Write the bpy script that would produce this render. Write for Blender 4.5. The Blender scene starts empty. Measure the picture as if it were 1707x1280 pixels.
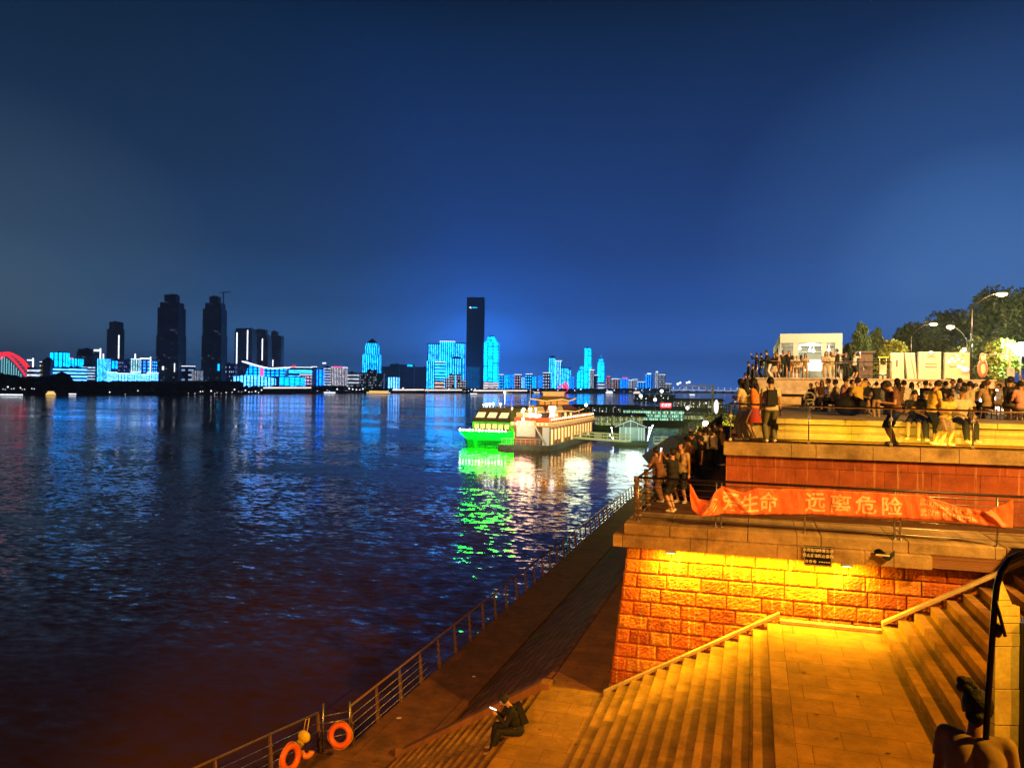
import bpy, bmesh, math, random
from mathutils import Vector, Matrix, Euler, noise as mnoise
random.seed(7)
PI = math.pi
scene = bpy.context.scene
col = scene.collection
EYE = 11.3
FPX, CX, CY = 1282.0, 853.5, 640.0          # the photo's focal length and centre, in its own pixels
# ---------------------------------------------------------------- camera
cam_d = bpy.data.cameras.new('camera')
cam = bpy.data.objects.new('camera', cam_d)
col.objects.link(cam)
scene.camera = cam
cam_d.sensor_width = 36.0
cam_d.lens = 36.0 * FPX / 1707.0
cam_d.clip_start = 0.1
cam_d.clip_end = 30000
YAW, PITCH, ROLL = math.radians(17.45), 6.0 / FPX, math.radians(0.75)
RM = Matrix.Rotation(YAW, 3, 'Z') @ Matrix.Rotation(PI / 2 + PITCH, 3, 'X') @ Matrix.Rotation(ROLL, 3, 'Z')
cam.matrix_world = Matrix.Translation((0, 0, EYE)) @ RM.to_4x4()

def ray(px, py):
    return RM @ Vector(((px - CX) / FPX, (CY - py) / FPX, -1.0))
def at(px, py, d):
    return Vector((0, 0, EYE)) + ray(px, py) * d
def at_z(px, py, z):
    r = ray(px, py); return Vector((0, 0, EYE)) + r * ((z - EYE) / r.z)
def at_y(px, py, y):
    r = ray(px, py); return Vector((0, 0, EYE)) + r * (y / r.y)
def hor(px):
    return 646 + 0.0131 * (px - CX)
# ---------------------------------------------------------------- materials
def new_mat(name):
    m = bpy.data.materials.new(name); m.use_nodes = True
    nt = m.node_tree
    return m, nt, nt.nodes['Principled BSDF']
def lnk(nt, a, b): nt.links.new(a, b)
def coords(nt, swap=None, kind='Object', scale=(1, 1, 1)):
    tc = nt.nodes.new('ShaderNodeTexCoord')
    out = tc.outputs[kind]
    if swap:
        sp = nt.nodes.new('ShaderNodeSeparateXYZ'); cb = nt.nodes.new('ShaderNodeCombineXYZ')
        lnk(nt, out, sp.inputs[0])
        for i, c in enumerate(swap):
            if c in 'XYZ': lnk(nt, sp.outputs[c], cb.inputs[i])
        out = cb.outputs[0]
    mp = nt.nodes.new('ShaderNodeMapping'); mp.inputs['Scale'].default_value = scale
    lnk(nt, out, mp.inputs[0])
    return mp.outputs[0]
def noise_tex(nt, vec, scale, detail=4, rough=0.55):
    n = nt.nodes.new('ShaderNodeTexNoise'); n.inputs['Scale'].default_value = scale
    n.inputs['Detail'].default_value = detail; n.inputs['Roughness'].default_value = rough
    lnk(nt, vec, n.inputs['Vector']); return n
def ramp(nt, fac, stops):
    r = nt.nodes.new('ShaderNodeValToRGB')
    el = r.color_ramp.elements
    while len(el) < len(stops): el.new(0.5)
    for e, (p, c) in zip(el, stops):
        e.position = p; e.color = (c[0], c[1], c[2], 1)
    lnk(nt, fac, r.inputs[0]); return r.outputs[0]
def mix(nt, fac, a, b, mode='MIX'):
    m = nt.nodes.new('ShaderNodeMix'); m.data_type = 'RGBA'; m.blend_type = mode
    for s, v in ((0, fac), (6, a), (7, b)):
        if hasattr(v, 'node'): lnk(nt, v, m.inputs[s])
        elif s == 0: m.inputs[0].default_value = v
        else: m.inputs[s].default_value = (v[0], v[1], v[2], 1)
    return m.outputs[2]
def mth(nt, op, a, b=None, c=None):
    m = nt.nodes.new('ShaderNodeMath'); m.operation = op
    for i, v in enumerate((a, b, c)):
        if v is None: continue
        if hasattr(v, 'node'): lnk(nt, v, m.inputs[i])
        else: m.inputs[i].default_value = v
    return m.outputs[0]
def bump(nt, bsdf, h, strength=0.4, dist=0.02, prev=None):
    b = nt.nodes.new('ShaderNodeBump'); b.inputs['Strength'].default_value = strength
    b.inputs['Distance'].default_value = dist
    lnk(nt, h, b.inputs['Height'])
    if prev is not None: lnk(nt, prev, b.inputs['Normal'])
    lnk(nt, b.outputs[0], bsdf.inputs['Normal']); return b.outputs[0]
def M_plain(name, c, rough=0.6, metal=0.0, var=0.25, scale=6.0, bmp=0.0):
    m, nt, p = new_mat(name)
    v = coords(nt); n = noise_tex(nt, v, scale)
    lo = [max(0, x * (1 - var)) for x in c]; hi = [min(1, x * (1 + var)) for x in c]
    lnk(nt, ramp(nt, n.outputs['Fac'], [(0.3, lo), (0.7, hi)]), p.inputs['Base Color'])
    p.inputs['Roughness'].default_value = rough; p.inputs['Metallic'].default_value = metal
    if bmp: bump(nt, p, n.outputs['Fac'], bmp, 0.02)
    return m
def M_glow(name, c, s, sample=False):
    m, nt, p = new_mat(name)
    p.inputs['Base Color'].default_value = (c[0] * .3, c[1] * .3, c[2] * .3, 1)
    p.inputs['Emission Color'].default_value = (c[0], c[1], c[2], 1)
    p.inputs['Emission Strength'].default_value = s
    if not sample: m.cycles.emission_sampling = 'NONE'
    return m
def M_stone(name, c, swap, bw, bh, mortar=0.02, dark=0.35, rough=0.85, rustic=0.0, stain=None, offset=0.5, var=0.3, drip=None):
    """cut stone: courses, joints, grain, dirt"""
    m, nt, p = new_mat(name)
    v = coords(nt, swap)
    wob = noise_tex(nt, v, 1.3, 2)
    vm = nt.nodes.new('ShaderNodeVectorMath'); vm.operation = 'MULTIPLY_ADD'
    lnk(nt, wob.outputs['Color'], vm.inputs[0]); vm.inputs[1].default_value = (0.02, 0.02, 0); lnk(nt, v, vm.inputs[2])
    b = nt.nodes.new('ShaderNodeTexBrick')
    lnk(nt, vm.outputs[0], b.inputs['Vector'])
    b.inputs['Scale'].default_value = 1; b.inputs['Brick Width'].default_value = bw; b.inputs['Row Height'].default_value = bh
    b.inputs['Mortar Size'].default_value = mortar; b.inputs['Mortar Smooth'].default_value = 0.3
    b.offset = offset; b.inputs['Bias'].default_value = 0
    b.inputs['Color1'].default_value = (c[0] * (1 + var), c[1] * (1 + var), c[2] * (1 + var), 1)
    b.inputs['Color2'].default_value = (c[0] * (1 - var), c[1] * (1 - var), c[2] * (1 - var), 1)
    b.inputs['Mortar'].default_value = (c[0] * dark, c[1] * dark, c[2] * dark, 1)
    n1 = noise_tex(nt, v, 2.2, 6, 0.65); n2 = noise_tex(nt, v, 22, 6, 0.7)
    cc = mix(nt, 0.75, b.outputs['Color'], ramp(nt, n1.outputs['Fac'], [(0.3, (.45, .42, .4)), (0.7, (1.1, 1.08, 1.05))]), 'MULTIPLY')
    cc = mix(nt, 0.5, cc, ramp(nt, n2.outputs['Fac'], [(0.3, (.6, .6, .6)), (0.7, (1.2, 1.2, 1.2))]), 'MULTIPLY')
    if drip:
        vs = coords(nt, swap, scale=(5.5, 0.35, 1)); nd = noise_tex(nt, vs, 1.6, 5, 0.7)
        f = ramp(nt, nd.outputs['Fac'], [(0.56, (0, 0, 0)), (0.66, (1, 1, 1))])
        cc = mix(nt, mth(nt, 'MULTIPLY', f, 0.7), cc, drip)
    if stain:
        n3 = noise_tex(nt, v, 0.9, 8, 0.72)
        f = ramp(nt, n3.outputs['Fac'], [(0.47, (0, 0, 0)), (0.66, (1, 1, 1))])
        cc = mix(nt, mth(nt, 'MULTIPLY', f, 0.75), cc, stain)
    lnk(nt, cc, p.inputs['Base Color']); p.inputs['Roughness'].default_value = rough; p.inputs['Specular IOR Level'].default_value = .15
    inv = mth(nt, 'SUBTRACT', 1.0, b.outputs['Fac'])
    nb = bump(nt, p, inv, 0.8, 0.03)
    if rustic:
        n4 = noise_tex(nt, v, 7, 8, 0.75)
        bump(nt, p, n4.outputs['Fac'], 1.0, rustic, nb)
    else:
        bump(nt, p, n2.outputs['Fac'], 0.3, 0.008, nb)
    return m
def M_led(name, kind, c, s, n=8, m_=12, fill=0.5, base=(.01, .02, .06), rnd=0.0, lo=0.0):
    """a facade whose own lamps and lit windows glow in bays, bands or a grid"""
    m, nt, p = new_mat(name)
    tc = nt.nodes.new('ShaderNodeTexCoord'); sp = nt.nodes.new('ShaderNodeSeparateXYZ')
    lnk(nt, tc.outputs['Generated'], sp.inputs[0])
    gx = mth(nt, 'ADD', sp.outputs['X'], mth(nt, 'MULTIPLY', sp.outputs['Y'], 0.83))
    u = mth(nt, 'MULTIPLY', gx, n); w = mth(nt, 'MULTIPLY', sp.outputs['Z'], m_)
    fu = mth(nt, 'LESS_THAN', mth(nt, 'FRACT', u), fill)
    fw = mth(nt, 'LESS_THAN', mth(nt, 'FRACT', w), fill)
    if kind == 'v': mask = fu
    elif kind == 'h': mask = fw
    elif kind == 'g': mask = mth(nt, 'MULTIPLY', fu, fw)
    else:
        fh = mth(nt, 'LESS_THAN', mth(nt, 'FRACT', mth(nt, 'MULTIPLY', sp.outputs['Z'], 17)), .62)
        mask = mth(nt, 'MULTIPLY', mth(nt, 'MAXIMUM', fu, .30), mth(nt, 'MAXIMUM', fh, .55)); lo = 0
    if rnd:
        cb = nt.nodes.new('ShaderNodeCombineXYZ'); lnk(nt, mth(nt, 'FLOOR', u), cb.inputs[0]); lnk(nt, mth(nt, 'FLOOR', w), cb.inputs[1])
        wn = nt.nodes.new('ShaderNodeTexWhiteNoise'); wn.noise_dimensions = '3D'; lnk(nt, cb.outputs[0], wn.inputs['Vector'])
        mask = mth(nt, 'MULTIPLY', mask, mth(nt, 'GREATER_THAN', wn.outputs['Value'], rnd))
    mask = mth(nt, 'MAXIMUM', mask, lo)
    c3 = nt.nodes.new('ShaderNodeCombineXYZ'); lnk(nt, mth(nt, 'FLOOR', mth(nt, 'MULTIPLY', gx, n * 1.0)), c3.inputs[0]); lnk(nt, mth(nt, 'FLOOR', mth(nt, 'MULTIPLY', sp.outputs['Z'], 19)), c3.inputs[1])
    w3 = nt.nodes.new('ShaderNodeTexWhiteNoise'); lnk(nt, c3.outputs[0], w3.inputs['Vector'])
    nz = noise_tex(nt, tc.outputs['Generated'], 3.0, 2)
    mask = mth(nt, 'MULTIPLY', mask, mth(nt, 'ADD', mth(nt, 'MULTIPLY', w3.outputs['Value'], .75), mth(nt, 'MULTIPLY', nz.outputs['Fac'], .8)))
    top = mth(nt, 'LESS_THAN', sp.outputs['Z'], 0.995)
    mask = mth(nt, 'MULTIPLY', mask, top)
    p.inputs['Base Color'].default_value = (*base, 1)
    p.inputs['Roughness'].default_value = 0.5
    p.inputs['Emission Color'].default_value = (*c, 1)
    lnk(nt, mth(nt, 'MULTIPLY', mask, s), p.inputs['Emission Strength'])
    m.cycles.emission_sampling = 'NONE'
    return m
# ---------------------------------------------------------------- mesh builder
BASE = {}
class MB:
    def __init__(s): s.v = []; s.f = []; s.mi = []; s.cur = 0
    def add(s, vs, fs, M=None):
        k = len(s.v)
        s.v += [tuple(M @ Vector(p)) if M is not None else tuple(p) for p in vs]
        for f in fs: s.f.append([k + i for i in f]); s.mi.append(s.cur)
        return s
    def box(s, x0, x1, y0, y1, z0, z1, M=None):
        vs = [(x0, y0, z0), (x1, y0, z0), (x1, y1, z0), (x0, y1, z0), (x0, y0, z1), (x1, y0, z1), (x1, y1, z1), (x0, y1, z1)]
        return s.add(vs, [(3, 2, 1, 0), (4, 5, 6, 7), (0, 1, 5, 4), (1, 2, 6, 5), (2, 3, 7, 6), (3, 0, 4, 7)], M)
    def hexa(s, lo, hi, M=None):
        """eight corners: four below, four above (counter-clockwise)"""
        return s.add(list(lo) + list(hi), [(3, 2, 1, 0), (4, 5, 6, 7), (0, 1, 5, 4), (1, 2, 6, 5), (2, 3, 7, 6), (3, 0, 4, 7)], M)
    def prism(s, poly, z0, z1, M=None):
        n = len(poly)
        vs = [(x, y, z0) for x, y in poly] + [(x, y, z1) for x, y in poly]
        fs = [tuple(range(n))[::-1], tuple(range(n, 2 * n))] + [(i, (i + 1) % n, n + (i + 1) % n, n + i) for i in range(n)]
        return s.add(vs, fs, M)
    def prof(s, poly, a, b, axis='Y', M=None):
        """extrude a profile (u,z) along an axis"""
        n = len(poly)
        P = (lambda u, z, t: (u, t, z)) if axis == 'Y' else (lambda u, z, t: (t, u, z))
        vs = [P(u, z, a) for u, z in poly] + [P(u, z, b) for u, z in poly]
        fs = [tuple(range(n)), tuple(range(n, 2 * n))[::-1]] + [(i, n + i, n + (i + 1) % n, (i + 1) % n) for i in range(n)]
        return s.add(vs, fs, M)
    def tube(s, pts, r, seg=8, M=None, cap=True):
        pts = [Vector(p) for p in pts]; n = len(pts)
        rs = r if isinstance(r, (list, tuple)) else [r] * n
        vs = []; fs = []; up = Vector((0, 0, 1)); prev = None
        for i, p in enumerate(pts):
            d = (pts[min(i + 1, n - 1)] - pts[max(i - 1, 0)]).normalized()
            if prev is None:
                a = d.cross(up if abs(d.z) < 0.9 else Vector((1, 0, 0))).normalized()
            else:
                a = (prev - d * prev.dot(d)).normalized()
            prev = a; b = d.cross(a)
            for k in range(seg):
                t = 2 * PI * k / seg
                vs.append(p + (a * math.cos(t) + b * math.sin(t)) * rs[i])
        for i in range(n - 1):
            for k in range(seg):
                k2 = (k + 1) % seg
                fs.append((i * seg + k, i * seg + k2, (i + 1) * seg + k2, (i + 1) * seg + k))
        if cap: fs += [tuple(range(seg))[::-1], tuple((n - 1) * seg + k for k in range(seg))]
        return s.add(vs, fs, M)
    def ball(s, c, r, nu=12, nv=8, M=None, rot=None):
        r = (r, r, r) if not isinstance(r, (tuple, list)) else r
        R = rot if rot is not None else Matrix.Identity(3)
        c = Vector(c); vs = [c + R @ Vector((0, 0, r[2]))]; fs = []
        for j in range(1, nv):
            t = PI * j / nv
            for i in range(nu):
                a = 2 * PI * i / nu
                vs.append(c + R @ Vector((r[0] * math.sin(t) * math.cos(a), r[1] * math.sin(t) * math.sin(a), r[2] * math.cos(t))))
        vs.append(c + R @ Vector((0, 0, -r[2])))
        for i in range(nu): fs.append((0, 1 + i, 1 + (i + 1) % nu))
        for j in range(nv - 2):
            for i in range(nu):
                a = 1 + j * nu + i; b = 1 + j * nu + (i + 1) % nu
                fs.append((a, a + nu, b + nu, b))
        L = len(vs) - 1; k = 1 + (nv - 2) * nu
        for i in range(nu): fs.append((k + i, L, k + (i + 1) % nu))
        return s.add(vs, fs, M)
    def ring(s, c, R, r, rot=None, nu=32, nv=10, M=None, flat=1.0):
        Q = rot if rot is not None else Matrix.Identity(3); c = Vector(c); vs = []; fs = []
        for i in range(nu):
            a = 2 * PI * i / nu
            for j in range(nv):
                b = 2 * PI * j / nv
                vs.append(c + Q @ Vector(((R + r * math.cos(b)) * math.cos(a), (R + r * math.cos(b)) * math.sin(a), r * flat * math.sin(b))))
        for i in range(nu):
            for j in range(nv):
                fs.append((i * nv + j, ((i + 1) % nu) * nv + j, ((i + 1) % nu) * nv + (j + 1) % nv, i * nv + (j + 1) % nv))
        return s.add(vs, fs, M)
    def build(s, name, mat, parent=None, smooth=False, bev=0.0):
        me = bpy.data.meshes.new(name)
        off = BASE.get(parent.name, Vector((0, 0, 0))) if parent is not None else Vector((0, 0, 0))
        me.from_pydata([(x - off.x, y - off.y, z - off.z) for x, y, z in s.v], [], s.f)
        for m in (mat if isinstance(mat, list) else [mat]): me.materials.append(m)
        me.polygons.foreach_set('material_index', s.mi)
        if smooth: me.polygons.foreach_set('use_smooth', [True] * len(me.polygons))
        me.update()
        o = bpy.data.objects.new(name, me); col.objects.link(o)
        if parent is not None:
            o.parent = parent
            if parent.name in BASE: BASE[o.name] = BASE[parent.name]
        if bev:
            md = o.modifiers.new('bev', 'BEVEL'); md.width = bev; md.segments = 2; md.limit_method = 'ANGLE'
        return o
def tag(o, label=None, cat=None, group=None, kind=None):
    if label: o['label'] = label
    if cat: o['category'] = cat
    if group: o['group'] = group
    if kind: o['kind'] = kind
    return o
def thing(name, label, cat, loc, rz=0.0, group=None, world=True):
    """an Empty at the thing's base; with world=True its parts are given in scene coordinates"""
    o = bpy.data.objects.new(name, None); col.objects.link(o)
    o.empty_display_size = 0.2
    o.location = loc; o.rotation_euler = (0, 0, rz)
    if world: BASE[o.name] = Vector(loc)
    return tag(o, label, cat, group)
def copy_tree(o, parent=None):
    c = o.copy(); col.objects.link(c); c.parent = parent
    for ch in list(o.children): copy_tree(ch, c)
    return c
def light(kind, name, loc, energy, color, size=0.1, target=None, spot=None, size_y=None, blend=0.5):
    l = bpy.data.lights.new(name, kind); l.energy = energy; l.color = color
    o = bpy.data.objects.new(name, l); col.objects.link(o); o.location = loc
    if kind == 'AREA':
        l.size = size
        if size_y: l.shape = 'RECTANGLE'; l.size_y = size_y
    else: l.shadow_soft_size = size
    if spot: l.spot_size = math.radians(spot); l.spot_blend = blend
    if target is not None:
        d = Vector(target) - Vector(loc)
        o.rotation_euler = d.to_track_quat('-Z', 'Y').to_euler()
    return o
# ---------------------------------------------------------------- levels
Z_WALK, Z_LAND, Z_REST, Z_PLAT, Z_MID, Z_TIER, Z_UP = 1.5, 3.8, 6.0, 8.0, 9.9, 10.5, 12.12
# ---------------------------------------------------------------- shared materials
G = {}
def M_rock(name, c):
    m, nt, p = new_mat(name); v = coords(nt, 'XZ')
    n1 = noise_tex(nt, v, 3.0, 6, .7); n2 = noise_tex(nt, v, 26, 8, .75)
    cc = mix(nt, .8, c, ramp(nt, n1.outputs['Fac'], [(.3, (.55, .5, .5)), (.7, (1.25, 1.2, 1.1))]), 'MULTIPLY')
    cc = mix(nt, .7, cc, ramp(nt, n2.outputs['Fac'], [(.35, (.5, .45, .4)), (.65, (1.3, 1.3, 1.2))]), 'MULTIPLY')
    vs = coords(nt, 'XZ', scale=(6.5, 0.30, 1)); nd = noise_tex(nt, vs, 1.5, 6, .75)
    f = ramp(nt, nd.outputs['Fac'], [(.55, (0, 0, 0)), (.64, (1, 1, 1))])
    cc = mix(nt, mth(nt, 'MULTIPLY', f, .7), cc, (.66, .46, .15))
    nd2 = noise_tex(nt, coords(nt, 'XZ', scale=(2.5, .5, 1)), .8, 6, .7)
    cc = mix(nt, mth(nt, 'MULTIPLY', ramp(nt, nd2.outputs['Fac'], [(.56, (0, 0, 0)), (.7, (1, 1, 1))]), .7), cc, (.10, .035, .015))
    lnk(nt, cc, p.inputs['Base Color']); p.inputs['Roughness'].default_value = .95; p.inputs['Specular IOR Level'].default_value = .2
    bump(nt, p, n2.outputs['Fac'], .9, .035)
    return m
ROCKS = [M_rock('rock_%s' % n, c) for n, c in (('red', (.58, .15, .03)), ('rust', (.66, .20, .035)), ('ochre', (.70, .27, .05)), ('dark_red', (.42, .10, .025)))]
G['wallA'] = M_stone('rusticated_stone', (.60, .17, .035), 'XZ', 0.92, 0.36, 0.015, 0.12, rustic=0.16, drip=(.62, .45, .2))
G['wallB'] = M_stone('red_granite', (.40, .10, .035), 'XZ', 1.1, 0.62, 0.008, 0.5, drip=(.55, .28, .12), var=.12)
G['wallS'] = M_stone('rubble_side', (.34, .16, .07), 'YZ', 0.8, 0.36, 0.03, 0.2, rustic=0.08)
G['coping'] = M_stone('coping_stone', (.44, .30, .13), 'XZ', 2.0, 5.0, 0.008, 0.25, stain=(.12, .07, .03))
G['step'] = M_stone('step_concrete', (.42, .22, .06), 'YX', 1.5, 9.0, 0.006, 0.35, stain=(.10, .05, .02), offset=0.3)
G['tile'] = M_stone('paving_tile', (.42, .21, .055), 'XY', 0.9, 0.62, 0.008, 0.6, stain=(.2, .11, .045), var=.12)
G['walk'] = M_stone('walkway_concrete', (.34, .16, .07), 'XY', 4.0, 3.0, 0.01, 0.5, stain=(.1, .06, .04), var=.1)
G['revet'] = M_stone('revetment_stone', (.36, .15, .07), 'YX', 0.5, 0.35, 0.03, 0.3, rustic=0.05, stain=(.03, .02, .01))
G['bench'] = M_stone('bench_stone', (.62, .47, .24), 'XZ', 1.8, 5, 0.006, 0.5, stain=(.5, .33, .14), var=.08)
G['upper'] = M_stone('upper_stone', (.60, .46, .32), 'XZ', 1.6, 0.7, 0.006, 0.7, var=.06)
G['metal'] = M_plain('steel_rail', (.42, .40, .38), .32, .9, .2)
G['darkmetal'] = M_plain('dark_steel', (.05, .035, .03), .4, .6)
G['rust'] = M_plain('painted_post', (.25, .15, .11), .55, .3, .4, 25)
G['black'] = M_plain('black_paint', (.006, .006, .008), .35, .2)
G['dark'] = M_plain('dark_wall', (.015, .02, .035), .8)
G['white'] = M_plain('white_paint', (.75, .75, .72), .5, 0, .06)
G['cream'] = M_plain('cream_paint', (.62, .56, .42), .6, 0, .1)
G['grey'] = M_plain('grey_paint', (.3, .3, .3), .5)
G['wood'] = M_plain('dark_wood', (.10, .045, .02), .7, 0, .4, 12, .2)
G['orange'] = M_plain('orange_plastic', (.95, .16, .01), .4, 0, .08)
G['yellow'] = M_plain('yellow_plastic', (.85, .62, .03), .45, 0, .1)
G['lampwarm'] = M_glow('warm_lamp', (1, .62, .22), 14)
G['lampwhite'] = M_glow('white_lamp', (1, .93, .8), 9)
G['g_white'] = M_glow('white_light', (.85, .9, 1), 2.2)
G['g_warm'] = M_glow('warm_window_light', (1, .62, .2), 1.6)
G['g_cyan'] = M_glow('cyan_light', (0, .4, 1), 3.2)
G['g_red'] = M_glow('red_light', (1, .02, .04), 2.0)
G['g_pink'] = M_glow('pink_light', (1, .1, .35), 1.6)
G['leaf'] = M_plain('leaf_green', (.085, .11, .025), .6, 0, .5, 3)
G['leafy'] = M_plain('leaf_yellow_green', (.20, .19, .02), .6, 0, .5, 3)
G['bark'] = M_plain('bark', (.09, .06, .04), .9, 0, .4, 20, .5)
def M_glass(name, tint=(1, 1, 1), rough=0.02):
    m, nt, p = new_mat(name)
    nt.nodes.remove(p)
    out = nt.nodes['Material Output']
    tr = nt.nodes.new('ShaderNodeBsdfTransparent'); tr.inputs[0].default_value = (*tint, 1)
    gl = nt.nodes.new('ShaderNodeBsdfGlossy'); gl.inputs['Roughness'].default_value = rough
    fr = nt.nodes.new('ShaderNodeFresnel'); fr.inputs[0].default_value = 1.5
    mx = nt.nodes.new('ShaderNodeMixShader')
    lnk(nt, fr.outputs[0], mx.inputs[0]); lnk(nt, tr.outputs[0], mx.inputs[1]); lnk(nt, gl.outputs[0], mx.inputs[2])
    lnk(nt, mx.outputs[0], out.inputs[0])
    return m
G['glass'] = M_glass('rail_glass', (.93, .95, .93))
# ================================================================ sky
w = bpy.data.worlds.new('World'); scene.world = w; w.use_nodes = True
nt = w.node_tree; bg = nt.nodes['Background']
tc = nt.nodes.new('ShaderNodeTexCoord'); sp = nt.nodes.new('ShaderNodeSeparateXYZ')
lnk(nt, tc.outputs['Generated'], sp.inputs[0])
base = ramp(nt, sp.outputs['Z'], [(0.0, (.085, .36, 1.4)), (0.03, (.065, .26, 1.0)), (0.10, (.027, .115, .47)), (0.17, (.017, .068, .28)),
                                  (0.26, (.012, .046, .185)), (0.42, (.0045, .022, .076)), (0.47, (.002, .008, .026)), (1.0, (.001, .002, .003))])
# town glow: grey-green over the far bank, pale blue behind the street lamps
dl = nt.nodes.new('ShaderNodeVectorMath'); dl.operation = 'DOT_PRODUCT'
lnk(nt, tc.outputs['Generated'], dl.inputs[0]); gl_ = ray(-60, 600).normalized(); dl.inputs[1].default_value = gl_
side = ramp(nt, dl.outputs['Value'], [(0.84, (1, 1, 1)), (0.93, (1.05, .86, .60)), (1.0, (1.1, .84, .5))])
base = mix(nt, 1.0, base, side, 'MULTIPLY')
# the bright sky lies over the lit bank ahead; behind the viewer the sky is dull
df = nt.nodes.new('ShaderNodeVectorMath'); df.operation = 'DOT_PRODUCT'
lnk(nt, tc.outputs['Generated'], df.inputs[0]); df.inputs[1].default_value = ray(853, 640).normalized()
base = mix(nt, 1.0, base, ramp(nt, df.outputs['Value'], [(0.35, (.16, .12, .08)), (0.72, (1, 1, 1))]), 'MULTIPLY')
# blue glow standing over the brightest group of towers
dc = nt.nodes.new('ShaderNodeVectorMath'); dc.operation = 'DOT_PRODUCT'
lnk(nt, tc.outputs['Generated'], dc.inputs[0]); dc.inputs[1].default_value = ray(800, 625).normalized()
base = mix(nt, 1.0, base, ramp(nt, dc.outputs['Value'], [(0.980, (0, 0, 0)), (0.9955, (.001, .014, .09)), (1.0, (.006, .17, .95))]), 'ADD')
left = ramp(nt, dl.outputs['Value'], [(0.955, (0, 0, 0)), (0.988, (.3, .3, .3)), (1.0, (.8, .8, .8))])
c1 = mix(nt, left, base, (.085, .14, .18))
dr = nt.nodes.new('ShaderNodeVectorMath'); dr.operation = 'DOT_PRODUCT'
lnk(nt, tc.outputs['Generated'], dr.inputs[0]); dr.inputs[1].default_value = ray(1640, 500).normalized()
right = ramp(nt, dr.outputs['Value'], [(0.95, (0, 0, 0)), (0.985, (.16, .16, .16)), (1.0, (.6, .6, .6))])
c2 = mix(nt, right, c1, (.085, .25, .62))
# a thin physical twilight on top of the town glow
sky = nt.nodes.new('ShaderNodeTexSky'); sky.sky_type = 'NISHITA'; sky.sun_disc = False
sky.sun_elevation = math.radians(-4.5); sky.sun_rotation = math.radians(200)
c3 = mix(nt, 0.002, c2, sky.outputs[0], 'ADD')
hs = noise_tex(nt, tc.outputs['Generated'], 2.5, 3)
c4 = mix(nt, 0.35, c3, ramp(nt, hs.outputs['Fac'], [(0.3, (.82, .85, .88)), (0.7, (1.12, 1.1, 1.08))]), 'MULTIPLY')
lnk(nt, c4, bg.inputs[0]); bg.inputs[1].default_value = 1.0
# ================================================================ water
def M_water():
    m, nt, p = new_mat('river_water')
    p.inputs['Base Color'].default_value = (.10, .042, .003, 1)
    p.inputs['Roughness'].default_value = 0.07
    p.inputs['Specular Tint'].default_value = (1, .55, .22, 1)      # silt-brown river; tint also takes blue out of the reflected sky
    p.inputs['IOR'].default_value = 1.31
    tc = nt.nodes.new('ShaderNodeTexCoord')
    mp = nt.nodes.new('ShaderNodeMapping'); mp.inputs['Rotation'].default_value = (0, 0, -YAW)
    mp.inputs['Scale'].default_value = (0.55, 1.0, 1.0); lnk(nt, tc.outputs['Object'], mp.inputs[0])
    tot = None
    for sc_, amp, dt in ((0.10, .07, 1), (0.55, .23, 2), (2.2, .58, 3)):
        n = noise_tex(nt, mp.outputs[0], sc_, dt, .6)
        vm = nt.nodes.new('ShaderNodeVectorMath'); vm.operation = 'SUBTRACT'
        lnk(nt, n.outputs['Color'], vm.inputs[0]); vm.inputs[1].default_value = (.5, .5, .5)
        v2 = nt.nodes.new('ShaderNodeVectorMath'); v2.operation = 'MULTIPLY'
        lnk(nt, vm.outputs[0], v2.inputs[0]); v2.inputs[1].default_value = (amp * .8, amp, 0)
        if tot is None: tot = v2.outputs[0]
        else:
            ad = nt.nodes.new('ShaderNodeVectorMath'); lnk(nt, tot, ad.inputs[0]); lnk(nt, v2.outputs[0], ad.inputs[1]); tot = ad.outputs[0]
    # calmer and rougher reaches of the current
    mp2 = nt.nodes.new('ShaderNodeMapping'); mp2.inputs['Rotation'].default_value = (0, 0, -YAW); mp2.inputs['Scale'].default_value = (0.22, 1.0, 1.0); lnk(nt, tc.outputs['Object'], mp2.inputs[0])
    big = noise_tex(nt, mp2.outputs[0], 0.022, 4)
    k = ramp(nt, big.outputs['Fac'], [(0.42, (.16, .16, .16)), (0.58, (1.3, 1.3, 1.3))])
    v3 = nt.nodes.new('ShaderNodeVectorMath'); v3.operation = 'MULTIPLY'; lnk(nt, tot, v3.inputs[0]); lnk(nt, k, v3.inputs[1])
    ad = nt.nodes.new('ShaderNodeVectorMath'); lnk(nt, v3.outputs[0], ad.inputs[0]); ad.inputs[1].default_value = (0, 0, 1)
    nm = nt.nodes.new('ShaderNodeVectorMath'); nm.operation = 'NORMALIZE'; lnk(nt, ad.outputs[0], nm.inputs[0])
    lnk(nt, nm.outputs[0], p.inputs['Normal'])
    return m
mb = MB(); mb.add([(-4500, -300, 0), (4500, -300, 0), (4500, 5000, 0), (-4500, 5000, 0)], [(0, 1, 2, 3)])
tag(mb.build('water', M_water()), kind='structure')
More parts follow.
